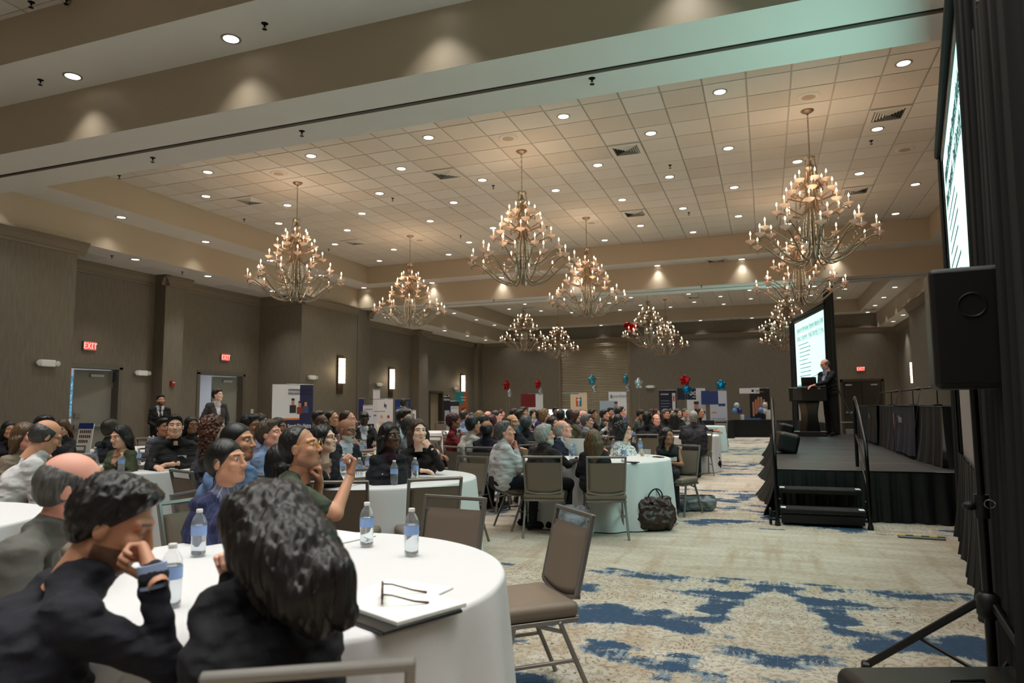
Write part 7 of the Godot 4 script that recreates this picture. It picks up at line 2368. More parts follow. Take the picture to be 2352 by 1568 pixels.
# ---------------------------------------------------------------- projection screens
func projection_screen(a: Vector3, b: Vector3, label: String, near: bool) -> void:
	# a is the end where the text starts; the picture faces the tables on the left of the stage
	var L := (b - a).length()
	var x := (b - a).normalized()
	var n := x.cross(Vector3.UP)
	var y0 := 0.86
	var y1 := 4.05
	var yl := 1.93
	var o := thing("projection_screen", label, "projection screen", a)
	o.basis = Basis(x, Vector3.UP, n)
	part("screen_cloth", box_mesh(Vector3(L / 2, (y0 + y1) / 2, -0.01), Vector3(L, y1 - y0, 0.02)), mat("screen_grey", Color(0.60, 0.58, 0.58), 0.8), o)
	part("lit_picture", box_mesh(Vector3(L / 2, (yl + y1) / 2, 0.003), Vector3(L - 0.02, y1 - yl, 0.004)), glow("screen_light", Color(0.80, 1.0, 0.965), 1.15), o)
	var fr := MB.new()
	fr.box(Vector3(L / 2, y1 + 0.05, 0), Vector3(L + 0.1, 0.10, 0.05), 0.006)
	fr.box(Vector3(L / 2, y0 - 0.04, 0), Vector3(L + 0.1, 0.08, 0.05), 0.006)
	fr.box(Vector3(-0.04, y1 / 2, 0), Vector3(0.08, y1, 0.05), 0.006)
	fr.box(Vector3(L + 0.04, y1 / 2, 0), Vector3(0.08, y1, 0.05), 0.006)
	part("frame", fr.mesh(), mats["black_metal"], o)
	var ink := mat("slide_ink", Color(0.28, 0.42, 0.46), 0.9)
	var lines := ["Advanced Alternative Payment Model (APM)", "Bonus Payment - Paid Directly To You"]
	for i in 2:
		var tm := text_mesh(lines[i], 0.15, 0.002, false)
		var w := tm.get_aabb().size.x
		var wide := minf(w, L * 0.86)
		part("slide_text", tm, ink, o, Transform3D(Basis().scaled(Vector3(wide / w, 1, 1)), Vector3(L / 2, y1 - 0.27 - 0.26 * i, 0.007)))
		part("underline", box_mesh(Vector3(L / 2, y1 - 0.36 - 0.26 * i, 0.007), Vector3(wide, 0.008, 0.002)), ink, o)
	var rg := RandomNumberGenerator.new()
	rg.seed = 4
	for i in 10:
		var bl := MB.new()
		var xx := 0.38 + (0.10 if i % 4 else 0.0)
		var yy := y1 - 0.75 - 0.125 * i
		bl.box(Vector3(xx, yy, 0.007), Vector3(0.03, 0.03, 0.002))
		for k in 7:
			var w := rg.randf_range(0.08, 0.22)
			bl.box(Vector3(xx + 0.07 + w / 2, yy, 0.007), Vector3(w, 0.028, 0.002))
			xx += w + 0.035
			if xx > 1.75: break
		part("slide_line", bl.mesh(), mat("slide_ink_pale", Color(0.50, 0.64, 0.67), 0.9), o)
	var l := AreaLight3D.new()
	l.name = "screen_glow"
	l.area_size = Vector2(L - 0.1, y1 - yl - 0.1)
	l.light_color = Color(0.68, 1.0, 0.96)
	l.light_energy = 6.5
	l.set("area_range", 40.0)
	l.shadow_enabled = true
	l.transform = Transform3D(Basis(Vector3.UP, PI), Vector3(L / 2, (yl + y1) / 2, 0.03))
	o.add_child(l)
	# black dress drapes round the screen
	var dr := thing("drape_surround", "black drape surround of the " + label, "drape", a)
	dr.basis = Basis(x, Vector3.UP, n)
	var dm: Material = mats["drape_black"]
	part("valance", box_mesh(Vector3(L / 2, y1 + 0.13, 0.03), Vector3(L + 0.3, 0.10, 0.10), 0.02), dm, dr)
	part("side_leg", drape(Vector3(-0.75, y1, 0.02), Vector3(-0.02, y1, 0.04), y1 + 0.10, 0.0, 4.0, 0.03, 0.02, 0.3), dm, dr)
	part("side_leg", drape(Vector3(L + 0.0, y1, 0.035), Vector3(L + 0.95, y1, 0.04), y1 + (1.6 if near else 0.5), 0.0, 4.0, 0.035, 0.02, 0.9), dm, dr)
	if near: part("side_leg", drape(Vector3(L + 0.95, 3.1, 0.04), Vector3(L + 2.5, 3.1, 0.02), 3.3, 0.0, 4.0, 0.035, 0.02, 2.2), dm, dr)
	part("lower_skirt", drape(Vector3(-0.05, y0, 0.04), Vector3(L + 0.05, y0, 0.04), y0 + 0.02, 0.0, 3.0, 0.03, 0.05, 1.3), dm, dr)
	var tr := MB.new()
	for s in [0.0, L]:
		tr.tube(Vector3(s, 2.3, -0.03), Vector3(s, 0.02, -0.95), 0.02, 0.02, 8)
		tr.tube(Vector3(s, 0.9, -0.03), Vector3(s, 0.9, -0.58), 0.015, 0.015, 8)
	part("rear_braces", tr.mesh(), mats["steel"], dr)

func build_screens() -> void:
	projection_screen(Vector3(0.98, 0, -24.7), Vector3(1.64, 0, -21.0), "lit projection screen behind the lectern", false)
	projection_screen(Vector3(1.94, 0, -8.62), Vector3(1.28, 0, -4.92), "lit projection screen edge-on behind the loudspeaker", true)

# ---------------------------------------------------------------- sound
func build_sound() -> void:
	var dep := 3.35
	var c := at(2226, 757, dep)
	var sp := thing("loudspeaker", "black loudspeaker cabinet on a tripod stand before the screen", "loudspeaker", c)
	var f := cam_dir(-27)
	sp.rotation.y = atan2(f.x, f.z)
	var b := MB.new()
	b.rbox(Vector3.ZERO, Vector3(0.335, 0.575, 0.30), 0.03, 3)
	part("cabinet", b.mesh(), mat("speaker_black", Color(0.018, 0.017, 0.017), 0.5), sp)
	part("grille", box_mesh(Vector3(0, 0, 0.166), Vector3(0.30, 0.53, 0.012), 0.005), mat("speaker_grille", Color(0.012, 0.012, 0.013), 0.7, 0.2), sp)
	part("horn_ring", lathe_mesh([[0.05, 0.0], [0.055, 0.006], [0.06, 0.0]], 18), mats["black_plastic"], sp, Transform3D(Basis(Vector3.RIGHT, PI / 2), Vector3(0, 0.10, 0.172)))
	part("handle", box_mesh(Vector3(0.176, 0.05, 0), Vector3(0.012, 0.14, 0.05), 0.004), mats["black_plastic"], sp)
	var st := thing("speaker_stand", "black tripod stand under the loudspeaker", "speaker stand", Vector3(c.x, 0, c.z), sp.rotation.y)
	var bm: Material = mats["black_metal"]
	var top := c.y - 0.287
	var p := MB.new()
	p.tube(Vector3(0, 0.72, 0), Vector3(0, top, 0), 0.0175, 0.0175, 12)
	part("upper_pole", p.mesh(), bm, st)
	var q := MB.new()
	q.tube(Vector3(0, 0.10, 0), Vector3(0, 0.92, 0), 0.022, 0.022, 12)
	part("lower_pole", q.mesh(), bm, st)
	var k := MB.new()
	k.tube(Vector3(0, 0.86, 0), Vector3(0, 0.97, 0), 0.032, 0.032, 12)
	k.ball(Vector3(-0.05, 0.915, 0.01), Vector3(0.03, 0.022, 0.022), 8, 6)
	part("clamp", k.mesh(), mats["black_plastic"], st)
	var rg := MB.new()
	var pts := PackedVector3Array()
	for i in 13: pts.append(Vector3(0.03 + cos(TAU * i / 12) * 0.022, 0.93 + sin(TAU * i / 12) * 0.02, 0.03))
	rg.sweep(pts, PackedFloat32Array([0.003]), 5, false)
	part("safety_ring", rg.mesh(), mats["chrome"], st)
	var hub := 0.47
	part("hub", lathe_mesh([[0.03, hub - 0.07], [0.05, hub - 0.05], [0.05, hub + 0.03], [0.03, hub + 0.05]], 12), mats["black_plastic"], st)
	for i in 3:
		var a := deg_to_rad([-118.0, 25.0, 150.0][i])
		var d := Vector3(sin(a), 0, cos(a))
		var lg := MB.new()
		lg.bar(d * 0.04 + Vector3(0, hub, 0), d * 0.60 + Vector3(0, 0.02, 0), 0.036, 0.026, Vector3.UP, 0.006)
		var g := part("leg", lg.mesh(), bm, st)
		var br := MB.new()
		br.bar(d * 0.02 + Vector3(0, 0.13, 0), d * 0.33 + Vector3(0, 0.235, 0), 0.018, 0.012, Vector3.UP, 0.003)
		part("strut", br.mesh(), bm, g)
		part("rubber_foot", box_mesh(Vector3.ZERO, Vector3(0.05, 0.04, 0.06), 0.01), mats["black_plastic"], g, Transform3D(Basis(), d * 0.60 + Vector3(0, 0.021, 0)))
	var cs := thing("equipment_case", "black rounded equipment case below the speaker stand", "case", Vector3(on_y(2230, 1700, 0.0).x, 0, on_y(2230, 1700, 0.0).z), 0.35)
	var e := MB.new()
	e.rbox(Vector3(0, 0.11, 0), Vector3(0.9, 0.22, 0.5), 0.05, 4)
	part("shell", e.mesh(), mats["black_plastic"], cs)
	var hl := MB.new()
	hl.sweep(PackedVector3Array([Vector3(-0.08, 0.21, 0), Vector3(-0.07, 0.24, 0), Vector3(0.07, 0.24, 0), Vector3(0.08, 0.21, 0)]), PackedFloat32Array([0.008]), 6)
	part("carry_handle", hl.mesh(), mats["black_plastic"], cs)
	for r in [[2062, 2172, 1233, 1240, "yellow and black striped cable ramp by the screen drapes"], [2022, 2090, 1556, 1560, "yellow and black striped cable ramp below the tripod"]]:
		var p0 := on_y(r[0], r[2], 0)
		var p1 := on_y(r[1], r[3], 0)
		var L := (p1 - p0).length()
		var o := thing("cable_ramp", r[4], "cable ramp", p0)
		o.basis = Basis((p1 - p0).normalized(), Vector3.UP, (p1 - p0).normalized().cross(Vector3.UP))
		part("rail", box_mesh(Vector3(L / 2, 0.012, 0), Vector3(L, 0.024, 0.09), 0.008), mat("ramp_grey", Color(0.45, 0.45, 0.44), 0.5), o)
		var nst := int(L / 0.07)
		for i in nst:
			part("stripe", box_mesh(Vector3((i + 0.5) * L / nst, 0.0255, 0), Vector3(L / nst * 0.98, 0.003, 0.05)), mat("tape_yellow", Color(0.75, 0.62, 0.06), 0.5) if i % 2 == 0 else mats["black_plastic"], o)

# ---------------------------------------------------------------- banners, balloons and booths along the walls
func banner(label: String, u: float, v_top: float, dep: float, w: float, turn: float, bg: Color, blocks: Array, texts: Array, low := 0.0) -> void:
	# blocks: [x, y, width, height, colour] as shares of the panel from its top corner; texts: [string, x, y, height share, colour]
	var p := at(u, v_top, dep)
	var h := p.y - low
	var f := cam_dir(turn)
	var o := thing("roll_up_banner", label, "banner", Vector3(p.x, low, p.z))
	o.rotation.y = atan2(f.x, f.z)
	part("panel", box_mesh(Vector3(0, h / 2 + 0.04, 0), Vector3(w, h - 0.08, 0.008), 0.001), mat("bn_%s" % bg.to_html(false), bg, 0.6), o)
	part("base", box_mesh(Vector3(0, 0.04, 0), Vector3(w + 0.04, 0.08, 0.16), 0.015), mats["steel"], o)
	part("top_rail", box_mesh(Vector3(0, h, 0), Vector3(w + 0.01, 0.02, 0.02), 0.004), mats["steel"], o)
	var zz := 0.0055
	for b in blocks:
		var c: Color = b[4]
		part("printed_block", box_mesh(Vector3((b[0] + b[2] / 2 - 0.5) * w, h - (b[1] + b[3] / 2) * h, zz), Vector3(b[2] * w, b[3] * h, 0.002)), mat("bn_%s" % c.to_html(false), c, 0.6), o)
		zz += 0.0008
	for t in texts:
		var tm := text_mesh(t[0], t[3] * h, 0.002, true)
		var wid := tm.get_aabb().size.x
		var k := minf(1.0, 0.86 * w / maxf(wid, 0.001))
		var c: Color = t[4]
		part("lettering", tm, mat("bn_%s" % c.to_html(false), c, 0.6), o, Transform3D(Basis().scaled(Vector3(k, 1, 1)), Vector3((t[1] - 0.5) * w, h - t[2] * h, zz + 0.002)))

func figure(o_x: float, y: float, s: float, skin: Color, cloth: Color, hair: Color) -> Array:
	# a printed head and shoulders as flat blocks
	return [[o_x - 0.13 * s, y + 0.075 * s, 0.26 * s, 0.10 * s, cloth], [o_x - 0.06 * s, y, 0.12 * s, 0.075 * s, skin], [o_x - 0.065 * s, y - 0.012 * s, 0.13 * s, 0.028 * s, hair]]

func star_mesh(r: float, heart := false) -> ArrayMesh:
	var b := MB.new()
	for face in [1.0, -1.0]:
		b.sheet(40, 6, func(u: float, w: float) -> Vector3:
			var a: float = TAU * u * face
			var k := r * (0.66 + 0.34 * pow(absf(cos(a * 2.5)), 1.6) * signf(1.0))
			var q := Vector2(sin(a), cos(a)) * k
			if heart: q = Vector2(0.062 * pow(sin(a), 3) * 16.0, (13.0 * cos(a) - 5.0 * cos(2 * a) - 2.0 * cos(3 * a) - cos(4 * a)) * 0.062) * r
			return Vector3(q.x * (1.0 - w), q.y * (1.0 - w), face * r * 0.34 * sqrt(maxf(0.0, 1.0 - pow(1.0 - w, 2.6)))))
	return b.mesh()

func balloon(label: String, shape: Mesh, c: Color, u: float, v: float, dep: float, turn: float, string_to: float) -> void:
	var p := at(u, v, dep)
	var o := thing("foil_balloon", label, "balloon", p)
	var f := cam_dir(turn)
	o.rotation.y = atan2(f.x, f.z)
	part("foil", shape, mat("foil_%s" % c.to_html(false), c, 0.2, 0.75), o)
	if string_to > 0.0:
		var b := MB.new()
		b.tube(Vector3(0, -0.15, 0), Vector3(0, string_to - p.y, 0), 0.002, 0.002, 4)
		part("string", b.mesh(), mat("string_white", Color(0.7, 0.7, 0.7), 0.6), o)

func skirted_table(label: String, p: Vector3, f: Vector3, L: float, dpt: float, c: Color) -> Node3D:
	var o := thing("skirted_table", label, "table", Vector3(p.x, 0, p.z))
	o.rotation.y = atan2(f.x, f.z)
	var m := mat("skirt_%s" % c.to_html(false), c, 0.8)
	part("top", box_mesh(Vector3(0, 0.745, 0), Vector3(L, 0.02, dpt), 0.006), m, o)
	part("skirt", drape(Vector3(L / 2, 0.75, dpt / 2), Vector3(-L / 2, 0.75, dpt / 2), 0.752, 0.01, 4.0, 0.008, -0.01, 0.4), m, o)
	part("skirt", drape(Vector3(-L / 2, 0.75, dpt / 2), Vector3(-L / 2, 0.75, -dpt / 2), 0.752, 0.01, 4.0, 0.008, -0.01, 0.4), m, o)
	part("skirt", drape(Vector3(L / 2, 0.75, -dpt / 2), Vector3(L / 2, 0.75, dpt / 2), 0.752, 0.01, 4.0, 0.008, -0.01, 0.4), m, o)
	return o

func build_booths() -> void:
	var white := Color(0.86, 0.86, 0.88)
	var navy := Color(0.07, 0.09, 0.28)
	var ink := Color(0.12, 0.12, 0.16)
	var skin := Color(0.72, 0.50, 0.40)
	banner("navy and white roll-up banner about business connectivity on the sconce block", 689, 883, 15.6, 0.62, 38, navy, [[0, 0, 1, 0.40, white], [0, 0.385, 1, 0.02, Color(0.85, 0.45, 0.10)], [0.12, 0.66, 0.76, 0.006, Color(0.5, 0.55, 0.8)], [0.2, 0.71, 0.6, 0.014, Color(0.6, 0.64, 0.85)], [0.25, 0.77, 0.5, 0.014, Color(0.6, 0.64, 0.85)], [0.2, 0.84, 0.6, 0.014, Color(0.6, 0.64, 0.85)]] + figure(0.25, 0.17, 0.9, skin, ink, ink) + figure(0.5, 0.20, 0.8, skin, Color(0.5, 0.15, 0.12), ink) + figure(0.72, 0.19, 0.8, skin, Color(0.25, 0.28, 0.4), ink), [["ENTERPRISE SOLUTIONS", 0.5, 0.065, 0.026, ink], ["FROM SMART CITY METRO", 0.5, 0.105, 0.026, ink], ["Smart City Metro", 0.5, 0.48, 0.05, white], ["Business Connectivity", 0.5, 0.55, 0.042, white], ["INTERNET", 0.25, 0.61, 0.022, white], ["VOICE", 0.55, 0.61, 0.022, white], ["WI-FI", 0.82, 0.61, 0.022, white]])
	banner("slim navy booth post beside the sconce block", 830, 915, 21.0, 0.16, 20, Color(0.03, 0.06, 0.35), [], [])
	banner("tall narrow white and pink pillar banner by the sconce", 865, 895, 22.0, 0.22, 10, Color(0.82, 0.80, 0.84), [[0.0, 0.40, 1, 0.02, Color(0.25, 0.3, 0.55)], [0.05, 0.66, 0.9, 0.24, Color(0.75, 0.20, 0.18)], [0.3, 0.70, 0.4, 0.14, Color(0.85, 0.65, 0.45)]], [])
	banner("white booth board with a leaping deer mark and two round icons", 885, 916, 20.5, 0.45, 8, Color(0.84, 0.84, 0.86), [[0, 0, 1, 0.008, ink], [0, 0.215, 1, 0.008, ink], [0.42, 0.07, 0.05, 0.08, Color(0.1, 0.15, 0.4)], [0.42, 0.10, 0.16, 0.03, Color(0.1, 0.15, 0.4)], [0.53, 0.11, 0.04, 0.06, Color(0.1, 0.15, 0.4)], [0.2, 0.29, 0.14, 0.05, Color(0.80, 0.60, 0.45)], [0.64, 0.29, 0.14, 0.05, Color(0.65, 0.10, 0.15)], [0.12, 0.40, 0.3, 0.30, Color(0.80, 0.72, 0.72)], [0.58, 0.40, 0.3, 0.30, Color(0.80, 0.70, 0.72)]], [])
	banner("low white booth board with faint purple heading", 846, 931, 20.0, 0.30, 8, Color(0.80, 0.80, 0.84), [[0.1, 0.06, 0.8, 0.03, Color(0.62, 0.55, 0.70)], [0.2, 0.20, 0.16, 0.03, Color(0.4, 0.42, 0.55)], [0.6, 0.20, 0.16, 0.03, Color(0.4, 0.42, 0.55)], [0, 0.30, 1, 0.02, Color(0.6, 0.58, 0.55)]], [])
	banner("glowing blue poster with a small white emblem", 925, 916, 23.0, 0.50, 12, Color(0.03, 0.16, 0.42), [[0.1, 0.15, 0.8, 0.5, Color(0.05, 0.32, 0.62)], [0.36, 0.10, 0.09, 0.05, white]], [])
	banner("small poster with a red frame and a green picture", 947, 942, 21.0, 0.22, 10, white, [[0, 0, 1, 0.03, Color(0.5, 0.06, 0.06)], [0.1, 0.08, 0.7, 0.18, Color(0.18, 0.25, 0.14)]], [])
	banner("narrow dark navy sign with a white heading", 1026, 911, 28.0, 0.28, 15, Color(0.05, 0.06, 0.16), [[0.2, 0.30, 0.7, 0.5, Color(0.72, 0.72, 0.76)]], [["Diabetes", 0.5, 0.06, 0.045, white]])
	banner("white board with a navy heading in a dark frame", 1044, 921, 27.5, 0.37, 12, Color(0.06, 0.07, 0.15), [[0.08, 0.12, 0.86, 0.86, Color(0.80, 0.80, 0.83)], [0.15, 0.16, 0.7, 0.01, ink], [0.5, 0.30, 0.36, 0.015, ink]], [])
	banner("teal and orange banner with a printed couple", 1064, 900, 30.5, 0.37, 10, Color(0.60, 0.30, 0.13), [[0, 0, 1, 0.26, Color(0.06, 0.45, 0.47)], [0.18, 0.10, 0.62, 0.016, Color(0.6, 0.8, 0.8)], [0.25, 0.16, 0.5, 0.016, Color(0.6, 0.8, 0.8)]] + figure(0.42, 0.36, 1.6, skin, ink, ink) + figure(0.72, 0.34, 1.4, Color(0.8, 0.6, 0.5), Color(0.1, 0.15, 0.3), Color(0.4, 0.2, 0.1)), [])
	banner("maroon topped white banner with bold black capitals below a red balloon", 1230, 904, 30.5, 0.65, 0, Color(0.82, 0.82, 0.83), [[0, 0, 1, 0.30, Color(0.42, 0.03, 0.04)]], [["DOCS", 0.5, 0.43, 0.105, ink]])
	banner("cream banner with a round orange and teal cross mark", 1329, 902, 30.8, 0.74, 0, Color(0.86, 0.76, 0.64), [[0, 0, 1, 0.03, Color(0.35, 0.55, 0.60)], [0.33, 0.10, 0.16, 0.20, Color(0.78, 0.33, 0.16)], [0.51, 0.10, 0.16, 0.20, Color(0.08, 0.45, 0.58)], [0.475, 0.08, 0.05, 0.2, white], [0.4, 0.14, 0.2, 0.03, white], [0.25, 0.70, 0.6, 0.2, Color(0.10, 0.12, 0.2)], [0.2, 0.48, 0.6, 0.014, Color(0.45, 0.30, 0.25)], [0.32, 0.53, 0.36, 0.014, Color(0.45, 0.30, 0.25)]], [["guardian", 0.5, 0.40, 0.085, Color(0.62, 0.55, 0.50)]])
	banner("pale banner with a photo of carers around patients", 1418, 899, 31.0, 0.80, 0, white, [[0, 0.20, 1, 0.55, Color(0.62, 0.68, 0.76)], [0, 0.75, 1, 0.08, Color(0.18, 0.45, 0.14)], [0.1, 0.07, 0.1, 0.07, Color(0.2, 0.4, 0.6)]] + figure(0.22, 0.42, 1.3, skin, white, Color(0.8, 0.8, 0.8)) + figure(0.40, 0.24, 1.4, skin, Color(0.25, 0.42, 0.62), ink) + figure(0.55, 0.44, 1.2, skin, white, Color(0.75, 0.72, 0.7)) + figure(0.82, 0.40, 1.5, skin, Color(0.2, 0.36, 0.6), ink), [["guardian", 0.58, 0.10, 0.06, Color(0.55, 0.55, 0.6)]])
	banner("purple black banner with a white printed shape", 1533, 896, 31.2, 0.78, 0, Color(0.075, 0.055, 0.14), [[0.76, 0.06, 0.18, 0.42, Color(0.80, 0.80, 0.84)], [0.80, 0.12, 0.10, 0.12, Color(0.75, 0.25, 0.2)], [0.1, 0.22, 0.5, 0.012, Color(0.5, 0.5, 0.65)], [0.1, 0.28, 0.55, 0.012, Color(0.5, 0.5, 0.65)], [0.1, 0.34, 0.45, 0.012, Color(0.5, 0.5, 0.65)], [0.1, 0.50, 0.6, 0.02, Color(0.55, 0.1, 0.3)], [0.1, 0.07, 0.45, 0.03, Color(0.6, 0.55, 0.7)]], [])
	banner("navy topped banner with a smiling man in glasses", 1598, 891, 31.2, 0.84, 0, Color(0.82, 0.82, 0.85), [[0, 0, 1, 0.24, Color(0.06, 0.07, 0.18)], [0.82, 0.48, 0.16, 0.06, navy], [0.3, 0.18, 0.4, 0.012, white], [0.2, 0.62, 0.6, 0.014, ink], [0.15, 0.67, 0.7, 0.014, ink]] + figure(0.5, 0.30, 2.0, skin, Color(0.9, 0.9, 0.92), ink), [["DOCS", 0.5, 0.11, 0.075, white]])
	banner("blue and white banner with a curved blue top", 1649, 897, 31.0, 0.76, 0, Color(0.76, 0.78, 0.85), [[0, 0, 1, 0.30, Color(0.16, 0.22, 0.45)], [0.5, 0.28, 0.4, 0.06, Color(0.16, 0.22, 0.45)], [0.08, 0.46, 0.3, 0.03, Color(0.8, 0.5, 0.4)], [0.08, 0.6, 0.8, 0.02, Color(0.55, 0.58, 0.68)]], [])
	var hands := []
	for i in 6:
		hands.append([0.12 + 0.13 * i, 0.16 + 0.05 * absf(i - 2.5), 0.10, 0.30, skin])
	banner("black banner with a photo of many hands joined together", 1744, 891, 31.0, 0.90, 0, Color(0.05, 0.045, 0.045), [[0, 0, 1, 0.11, white], [0.1, 0.03, 0.12, 0.05, ink], [0.3, 0.04, 0.6, 0.014, ink], [0.3, 0.07, 0.4, 0.014, Color(0.6, 0.5, 0.4)]] + hands + [[0.3, 0.34, 0.4, 0.16, Color(0.66, 0.42, 0.32)], [0, 0.62, 1, 0.04, Color(0.3, 0.5, 0.75)], [0, 0.66, 1, 0.34, white]], [])
	# balloons
	var st := star_mesh(0.22)
	var st2 := star_mesh(0.17)
	var red := Color(0.62, 0.02, 0.04)
	var teal := Color(0.06, 0.40, 0.55)
	var sil := Color(0.66, 0.68, 0.70)
	balloon("red star balloon over the black jacket, first of two red ones", st, red, 1164, 885, 26.0, 62, 0.75)
	balloon("silver star balloon under the first red star", st2, sil, 1170, 902, 26.0, 68, 0.75)
	balloon("red star balloon above the maroon topped banner", st, red, 1236, 882, 27.0, 62, 0.75)
	balloon("silver star balloon under the red star at the maroon banner", st2, sil, 1241, 899, 27.0, 66, 0.75)
	balloon("blue star balloon beside the cream banner", st, Color(0.25, 0.50, 0.58), 1360, 873, 26.0, 40, 0.75)
	balloon("silver star balloon under the blue star by the cream banner", st2, sil, 1365, 892, 26.0, 60, 0.75)
	balloon("blue star balloon above the carers photo", st, Color(0.25, 0.50, 0.58), 1437, 871, 26.5, 60, 0.75)
	balloon("silver star balloon under the blue star above the carers photo", st2, sil, 1442, 890, 26.5, 60, 0.75)
	balloon("silver star balloon facing the room right of the shutter", st, sil, 1467, 880, 26.0, 30, 0.75)
	balloon("red star balloon over the navy topped banner", st, red, 1573, 873, 26.0, 0, 0.75)
	balloon("teal star balloon under the red star at the navy banner", st, teal, 1578, 894, 26.0, 20, 0.75)
	balloon("teal star balloon above the blue and white banner", st, teal, 1656, 884, 26.0, 5, 0.75)
	balloon("red heart balloon floating up beside a far chandelier", star_mesh(0.30, true), red, 1450, 752, 27.0, 5, 0.0)
	# black booth tables and their balloon clusters
	var t1 := skirted_table("black skirted booth table with balloon clusters before the hands banner", at(1726, 985, 30.4), cam_dir(-8), 1.75, 0.7, Color(0.02, 0.02, 0.022))
	skirted_table("black skirted table at the foot of the far screen", at(1812, 985, 29.0), cam_dir(-8), 0.8, 0.7, Color(0.025, 0.03, 0.028))
	skirted_table("black skirted table below the blue and white banner", at(1640, 985, 29.6), cam_dir(-4), 1.5, 0.7, Color(0.02, 0.02, 0.022))
	var k := 0
	for q in [[1692, 931, sil], [1688, 943, Color(0.35, 0.52, 0.75)], [1698, 943, Color(0.05, 0.14, 0.45)], [1757, 930, sil], [1748, 942, Color(0.35, 0.52, 0.75)], [1756, 943, white]]:
		var p := at(q[0], q[1], 30.2)
		var c: Color = q[2]
		var o := thing("round_balloon", "%s round balloon in the cluster %s the hands banner" % [["silver", "light blue", "dark blue", "silver", "light blue", "white"][k], "beside" if k < 3 else "in front of"], "balloon", p)
		var b := MB.new()
		b.ball(Vector3.ZERO, Vector3(0.115, 0.13, 0.115), 16, 12)
		part("skin", b.mesh(), mat("latex_%s" % c.to_html(false), c, 0.25), o)
		part("knot", lathe_mesh([[0.02, -0.155], [0.006, -0.14], [0.012, -0.125]], 8), mat("latex_%s" % c.to_html(false), c, 0.25), o)
		k += 1
	for q in [[1705, 953, 0.16, 0.22, "white leaflet stand on the booth table"], [1765, 952, 0.2, 0.42, "white carton on the booth table"]]:
		var p := at(q[0], 960, 30.3)
		solid("leaflet_stand", box_mesh(Vector3(0, q[3] / 2, 0), Vector3(q[2], q[3], 0.05), 0.003), mats["paper"], q[4], "leaflet stand", Transform3D(Basis(), Vector3(p.x, 0.757, p.z)))
	# monitors at the end wall
	for q in [[1272, "bright white monitor beside the standing man"], [1298, "bright white monitor next to the cream banner"]]:
		var p := at(q[0], 947, 28.0)
		var o := thing("monitor", q[1], "monitor", Vector3(p.x, 0.76, p.z))
		var f := cam_dir(0)
		o.rotation.y = atan2(f.x, f.z)
		part("stand", box_mesh(Vector3(0, 0.08, 0), Vector3(0.2, 0.16, 0.1), 0.01), mats["black_plastic"], o)
		part("bezel", box_mesh(Vector3(0, 0.36, 0), Vector3(0.46, 0.36, 0.04), 0.006), mats["black_plastic"], o)
		part("screen", box_mesh(Vector3(0, 0.36, 0.021), Vector3(0.42, 0.32, 0.004)), glow("monitor_glow", Color(0.85, 0.92, 1.0), 1.2), o)
	skirted_table("long booth table with monitors near the end wall", at(1285, 980, 28.0), cam_dir(0), 1.6, 0.6, Color(0.03, 0.035, 0.06))
	# information table with lettered cloth by the first doorway
	var it := skirted_table("grey clothed information table with large black letters", Vector3(-9.9, 0, -7.9), cam_dir(-18), 1.9, 0.75, Color(0.56, 0.55, 0.56))
	part("lettering", text_mesh("CAN", 0.24, 0.003, false, true), mat("letter_black", Color(0.04, 0.04, 0.05), 0.6), it, Transform3D(Basis(), Vector3(0.30, 0.52, 0.40)))
	var ps := thing("photo_board", "small upright board with rows of portrait photos on the information table", "board", Vector3(-10.05, 0.757, -7.95))
	ps.rotation.y = it.rotation.y
	part("board", box_mesh(Vector3(0, 0.22, 0), Vector3(0.30, 0.44, 0.012), 0.002), mats["paper"], ps, Transform3D(Basis(Vector3.RIGHT, -0.12), Vector3.ZERO))
	part("header", box_mesh(Vector3(0, 0.40, 0.008), Vector3(0.30, 0.09, 0.004)), mat("header_blue", Color(0.10, 0.22, 0.50), 0.6), ps, Transform3D(Basis(Vector3.RIGHT, -0.12), Vector3.ZERO))
	for i in 17:
		part("portrait", box_mesh(Vector3(-0.10 + 0.04 * (i % 6), 0.31 - 0.075 * (i / 6), 0.008), Vector3(0.026, 0.045, 0.004)), mat("portrait_brown", Color(0.45, 0.26, 0.22), 0.6), ps, Transform3D(Basis(Vector3.RIGHT, -0.12), Vector3.ZERO))
	var pk := thing("folded_cloth", "pink and black folded cloth on the information table", "cloth", Vector3(-9.45, 0.757, -8.0), 0.6)
	var fb := MB.new()
	fb.rbox(Vector3(0, 0.02, 0), Vector3(0.5, 0.04, 0.22), 0.018, 2)
	part("cloth", fb.mesh(), mat("cloth_pink", Color(0.70, 0.22, 0.32), 0.8), pk)
	# black tray stands by the door wall
	for q in [[333, 985, 15.5, "black folding tray stand by the pilaster"], [790, 975, 15.0, "black tray stand with upturned cups before the connectivity banner"]]:
		var p := at(q[0], q[1], q[2])
		var o := thing("tray_stand", q[3], "tray stand", Vector3(p.x, 0, p.z), 0.5)
		var b := MB.new()
		for s in [-1.0, 1.0]:
			b.bar(Vector3(-0.25, 0, s * 0.2), Vector3(0.25, 0.76, s * 0.2), 0.025, 0.025)
			b.bar(Vector3(0.25, 0, s * 0.17), Vector3(-0.25, 0.76, s * 0.17), 0.025, 0.025)
		part("crossed_legs", b.mesh(), mats["black_metal"], o)
		part("tray", box_mesh(Vector3(0, 0.775, 0), Vector3(0.72, 0.03, 0.52), 0.01), mats["black_plastic"], o)

# ---------------------------------------------------------------- things on the tables
var protos := {}

func pp(b: Array, seg := 16) -> ArrayMesh:
	return lathe_mesh(b, seg)

